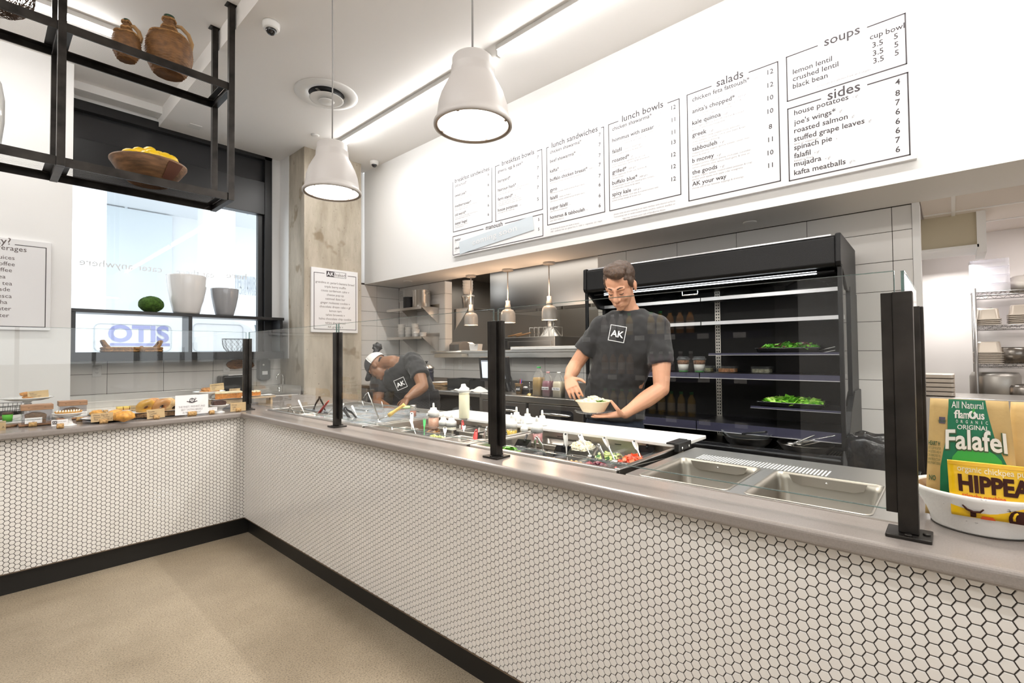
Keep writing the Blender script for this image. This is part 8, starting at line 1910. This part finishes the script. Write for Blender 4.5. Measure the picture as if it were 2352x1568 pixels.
# cap, white mesh at the back, and bun
cp_ = MB(); vs = []; fs = []; nC, mC = 32, 12
def capv(i, k, r=1.0):
    th = (pi / 2 + .12) * i / mC; ph = 2 * pi * k / nC; return TH2 @ (Vector((.084 * r * sin(th) * cos(ph), -.008 + .104 * r * sin(th) * sin(ph), .030 + .098 * r * cos(th))) * HS2)
for nm, m_, ks in (('cap_front', mat('cap_charcoal', (.045, .043, .045), .85), range(0, 17)), ('cap_mesh_back', mat('cap_white_mesh', (.74, .72, .71), .85, bump=.5, scale=300), range(16, 33))):
    ks = list(ks); vs = [capv(i, k) for i in range(mC + 1) for k in ks]; w = len(ks); fs = [(i * w + j, i * w + j + 1, (i + 1) * w + j + 1, (i + 1) * w + j) for i in range(mC) for j in range(w - 1)]
    o = MB().add(vs, fs, 0, True).build(nm, m_, body2, fix=False); q = o.modifiers.new('s', 'SOLIDIFY'); q.thickness = .003; q.offset = 1
sm_ = MB(); sm_.tube([capv(i, 0, 1.02) for i in range(mC + 1)], .004, 6).tube([capv(i, 16, 1.02) for i in range(mC + 1)], .004, 6).tube([capv(i, 24, 1.02) for i in range(mC + 1)], .003, 6); sm_.build('cap_seam', mat('white_seam', (.8, .78, .76), .8), body2)
br = []; 
for j in range(9):
    x_ = -.07 + .14 * j / 8; e = math.sqrt(max(0, 1 - (x_ / .078) ** 2)); br.append((x_, .06 + .03 * e, .075 + .085 * e))
vs = [TH2 @ (Vector((x_, y0, .018 - .004 * abs(x_) * 50 * .1)) * HS2) for x_, y0, y1 in br] + [TH2 @ (Vector((x_, y0 + .075 * math.sqrt(max(.05, 1 - (x_ / .078) ** 2)), .012 - 2.2 * x_ * x_)) * HS2) for x_, y0, y1 in br]
o = MB().add(vs, [(j, j + 1, 10 + j, 9 + j) for j in range(8)], 0, True).build('cap_brim', MATS['cap_charcoal'], body2, fix=False); q = o.modifiers.new('s', 'SOLIDIFY'); q.thickness = .004
bn = K_(867, 797, 1.03); bu = MB(); bu.ball(bn, .042, 18, 12, sc=(1, 1, .9), jit=.35); limb(bu, [bn, TH2 @ Vector((0, -.06, .085))], [.03, .02])
hh_ = lambda c, sc: bu.ball((0, 0, 0), 1, 18, 12, sc=sc, T=TH2 @ Matrix.Translation(c)); hh_((0, -.05, -.01), (.056, .05, .05))
skinned(bu, 'hair_bun', HAIRK, body2, .006, 2, .012, .025)
# ================================================================== street outside the window
OUTW = mat('pale_stone', (0.80, 0.82, 0.84), .8)
struct('street', MB().box(-14, 16, YW + .12, 26, -.35, -.3), mat('pale_street', (.55, .56, .57), .8))
def bld(px, py, Y): return aY(px, py, Y)
YB_ = 15.0
t = thing('office_building', 'pale stone building with a folded canopy across the street', 'building', (2, YB_, -.3))
MB().box(-10, 14, YB_ + 3, YB_ + 3.3, -.3, 12).build('wall', OUTW, t)
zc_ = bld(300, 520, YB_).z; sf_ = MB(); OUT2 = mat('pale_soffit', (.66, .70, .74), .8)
MB().box(-10, 14, YB_ - 2.5, YB_ + 3, zc_ + 1.3, zc_ + 1.5).build('canopy_slab', OUTW, t)
n = 0
for k in range(26):
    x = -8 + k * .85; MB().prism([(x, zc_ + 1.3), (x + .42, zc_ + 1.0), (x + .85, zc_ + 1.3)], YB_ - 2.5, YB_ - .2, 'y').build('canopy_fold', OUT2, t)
    MB().box(x - .07, x + .07, YB_ - 2.55, YB_ - 2.45, zc_ + .75, zc_ + 2.6).build('hanging_fin', OUTW, t)
    if k % 3 == 0: MB().box(x - .04, x + .04, YB_ + 2.9, YB_ + 3, -.3, zc_ + 1.3).build('mullion', OUT2, t)
for px in (497, 190): c = bld(px, 600, YB_ - 1.5); MB().box(c.x - .45, c.x + .45, YB_ - 1.8, YB_ - 1.2, -.3, zc_ + 1.3).build('column', OUTW, t)
gz = mat('pale_blue_glazing', (.70, .76, .79), .25)
MB().box(bld(165, 600, YB_ + 2.9).x - 2, bld(395, 600, YB_ + 2.9).x, YB_ + 2.88, YB_ + 2.95, 1.2, zc_ + 1.25).build('glazing', gz, t)
q = bld(520, 659, YB_ + 2.8); lt = MB(); letters(lt, 'FIFTH THIRD', (q.x, YB_ + 2.8, q.z), (1, 0, 0), (0, 0, 1), .75, width=bld(598, 659, YB_ + 2.8).x - q.x, bold=.02); q2 = bld(548, 676, YB_ + 2.8)
letters(lt, 'One Woodward', (q2.x, YB_ + 2.8, q2.z), (1, 0, 0), (0, 0, 1), .5, width=bld(612, 676, YB_ + 2.8).x - q2.x); lt.build('sign_lettering', mat('faint_grey', (.45, .48, .52), .7), t, fix=False)
# white service van
VY = 5.2
t = thing('service_van', 'white service van lettered OTIS parked outside the window', 'van', (0.5, VY + .9, -.3))
VW = mat('van_white', (.82, .84, .87), .25, coat=.4); VP = mat('van_shadow_line', (.55, .58, .62), .4)
va, vb = aY(-260, 770, VY).x, aY(565, 770, VY).x; vt = aY(300, 727, VY).z
MB().prism([(va, .1), (vb + 1.3, .1), (vb + 1.35, .85), (vb + .75, 1.0), (vb + .1, vt - .05), (vb - .2, vt + .08), (va, vt + .08)], VY, VY + 1.9, 'y').build('body', VW, t, bevel=.06, seg=3)
MB().box(va - .02, vb + 1.3, VY + .1, VY + 1.8, -.05, .12).build('underbody', PLK, t)
for x in (va + .9, vb + .6): MB().lathe([(.34, -.11), (.34, .11), (.2, .12), (0, .12)], 28, T=TR((x, VY + .12, .04), 0, radians(90))).build('wheel', PLK, t)
def vp(px, py): q = aY(px, py, VY - .004); return (q.x, q.z)
for x0, x1 in ((216, 391), (444, 556)):
    r_ = [vp(x0, 742), vp(x1, 744), vp(x1 + 2, 806), vp(x0 + 4, 806)]; a0, z0 = r_[0]; a1, z1 = r_[2]
    MB().tube([(a, VY - .002, b) for a, b in rrect(abs(a1 - a0), abs(z0 - z1) , .07, cx=(a0 + a1) / 2, cy=(z0 + z1) / 2)], .008, 6, closed=True).build('panel_groove', VP, t)
lt = MB(); a, b = vp(248, 783), vp(388, 783); letters(lt, 'OTIS', (a[0], VY - .006, a[1]), (1, 0, 0), (0, 0, 1), .001 + (vp(300, 747)[1] - vp(300, 783)[1]) / .70, width=b[0] - a[0], bold=.035, res=4, off=.002)
a, b = vp(252, 787.5), vp(390, 794.5); lt.box(a[0], b[0], VY - .006, VY - .004, b[1], a[1]); lt.build('lettering', mat('van_blue_lettering', (.30, .32, .58), .5), t, fix=False)
w0, w1 = vp(584, 746), vp(600, 800); MB().prism([(w0[0], w0[1]), (w1[0] + .3, w0[1]), (w1[0] + .3, w1[1]), (w0[0] + .08, w1[1])], VY - .008, VY - .004, 'y').build('side_window', mat('van_glass', (.25, .30, .33), .1), t)
# lettering on the window glass, read from the street
lt = MB(); WT = mat('window_lettering', (.86, .87, .88), .5)
gy = YW + .049
def wl(txt, pxr, pxl, py, lb):
    lt = MB()
    r_, l_ = aY(pxr, py, gy), aY(pxl, py, gy); letters(lt, txt, (r_.x, gy, r_.z), (-1, 0, 0), (0, 0, 1), .105, width=abs(r_.x - l_.x), off=-.001); tag(lt.build('window_lettering', WT, fix=False), lb, 'lettering', 'reversed lettering on the window')
wl('cater anywhere', 372, 182, 626, 'reversed words cater anywhere on the window glass, left'); wl('eat there', 492, 404, 638, 'reversed words eat there on the glass above the white pot'); wl('here', 566, 520, 642, 'reversed word here on the glass above the grey pot')
# ---- beverage cooler across the room, seen only as a reflection in the guard glass
CX = -2.30
t = thing('beverage_cooler', 'black open beverage cooler across the room, mirrored in the guard glass', 'cooler', (CX - .35, -2.1, 0))
MB().box(CX - .72, CX - .70, -2.98, -1.15, 0, 2.0).box(CX - .70, CX, -3.0, -2.98, 0, 2.0).box(CX - .70, CX, -1.15, -1.13, 0, 2.0).box(CX - .7, CX, -2.98, -1.15, 1.85, 2.0).box(CX - .7, CX, -2.98, -1.15, 0, .5).build('carcass', FIN, t)
LV = [.80, 1.13, 1.47]
for z in LV:
    MB().box(CX - .6, CX - .05, -2.97, -1.16, z - .02, z).box(CX - .05, CX - .045, -2.97, -1.16, z - .05, z + .005).build('shelf', MBLUE, t)
    for k in range(6): yy = -2.75 + k * .27; MB().box(CX - .044, CX - .042, yy - .045, yy + .045, z - .045, z - .004).build('price_tag', SIGNW, t)
area('cooler_light', (CX - .02, -2.05, 1.84), .04, 1.6, 9, rot=(0, radians(35), 0), color=(.95, .97, 1))
def bottle0(col, cap, k):
    t = thing('juice_bottle', 'x', 'bottle', (0, 0, 0), 'bottles in the mirrored cooler')
    MB().lathe([(.028, 0), (.031, .004), (.031, .12), (.026, .145), (.014, .165), (.014, .18)], 18).build('body', mat('juice_%d' % k, col, .2, coat=.4), t); MB().lathe([(.016, .178), (.016, .198), (0, .199)], 14).build('cap', cap, t)
    MB().shell([(.0315, .04), (.0315, .105)], 18).build('label', mat('juice_label_%d' % k, tuple(min(.8, c * .5 + .4) for c in col), .6), t); return t
kinds = [('purple', (.25, .04, .14), PLW), ('amber', (.45, .18, .03), PLK), ('golden', (.6, .36, .03), PLG), ('clear', (.35, .30, .28), PLW)]
pro = [bottle0(c, cp, k) for k, (n, c, cp) in enumerate(kinds)]; used = set()
for li, z in enumerate(LV):
    for k in range(9):
        ki = (2 if li == 0 else 3 if k < 2 else 0 if k < 5 else 1) if li < 2 else (k // 3 + 1) % 4
        yy = -2.35 + k * .085 + (.12 if k > 4 else 0); lb = '%s juice bottle %s on the %s shelf of the mirrored cooler' % (kinds[ki][0], ['first', 'second', 'third', 'fourth', 'fifth', 'sixth', 'seventh', 'eighth', 'ninth'][k], ['low', 'middle', 'high'][li])
        if ki in used: dup(pro[ki], (CX - .12, yy, z), label=lb)
        else: pro[ki].location = (CX - .12, yy, z); pro[ki]['label'] = lb; used.add(ki)
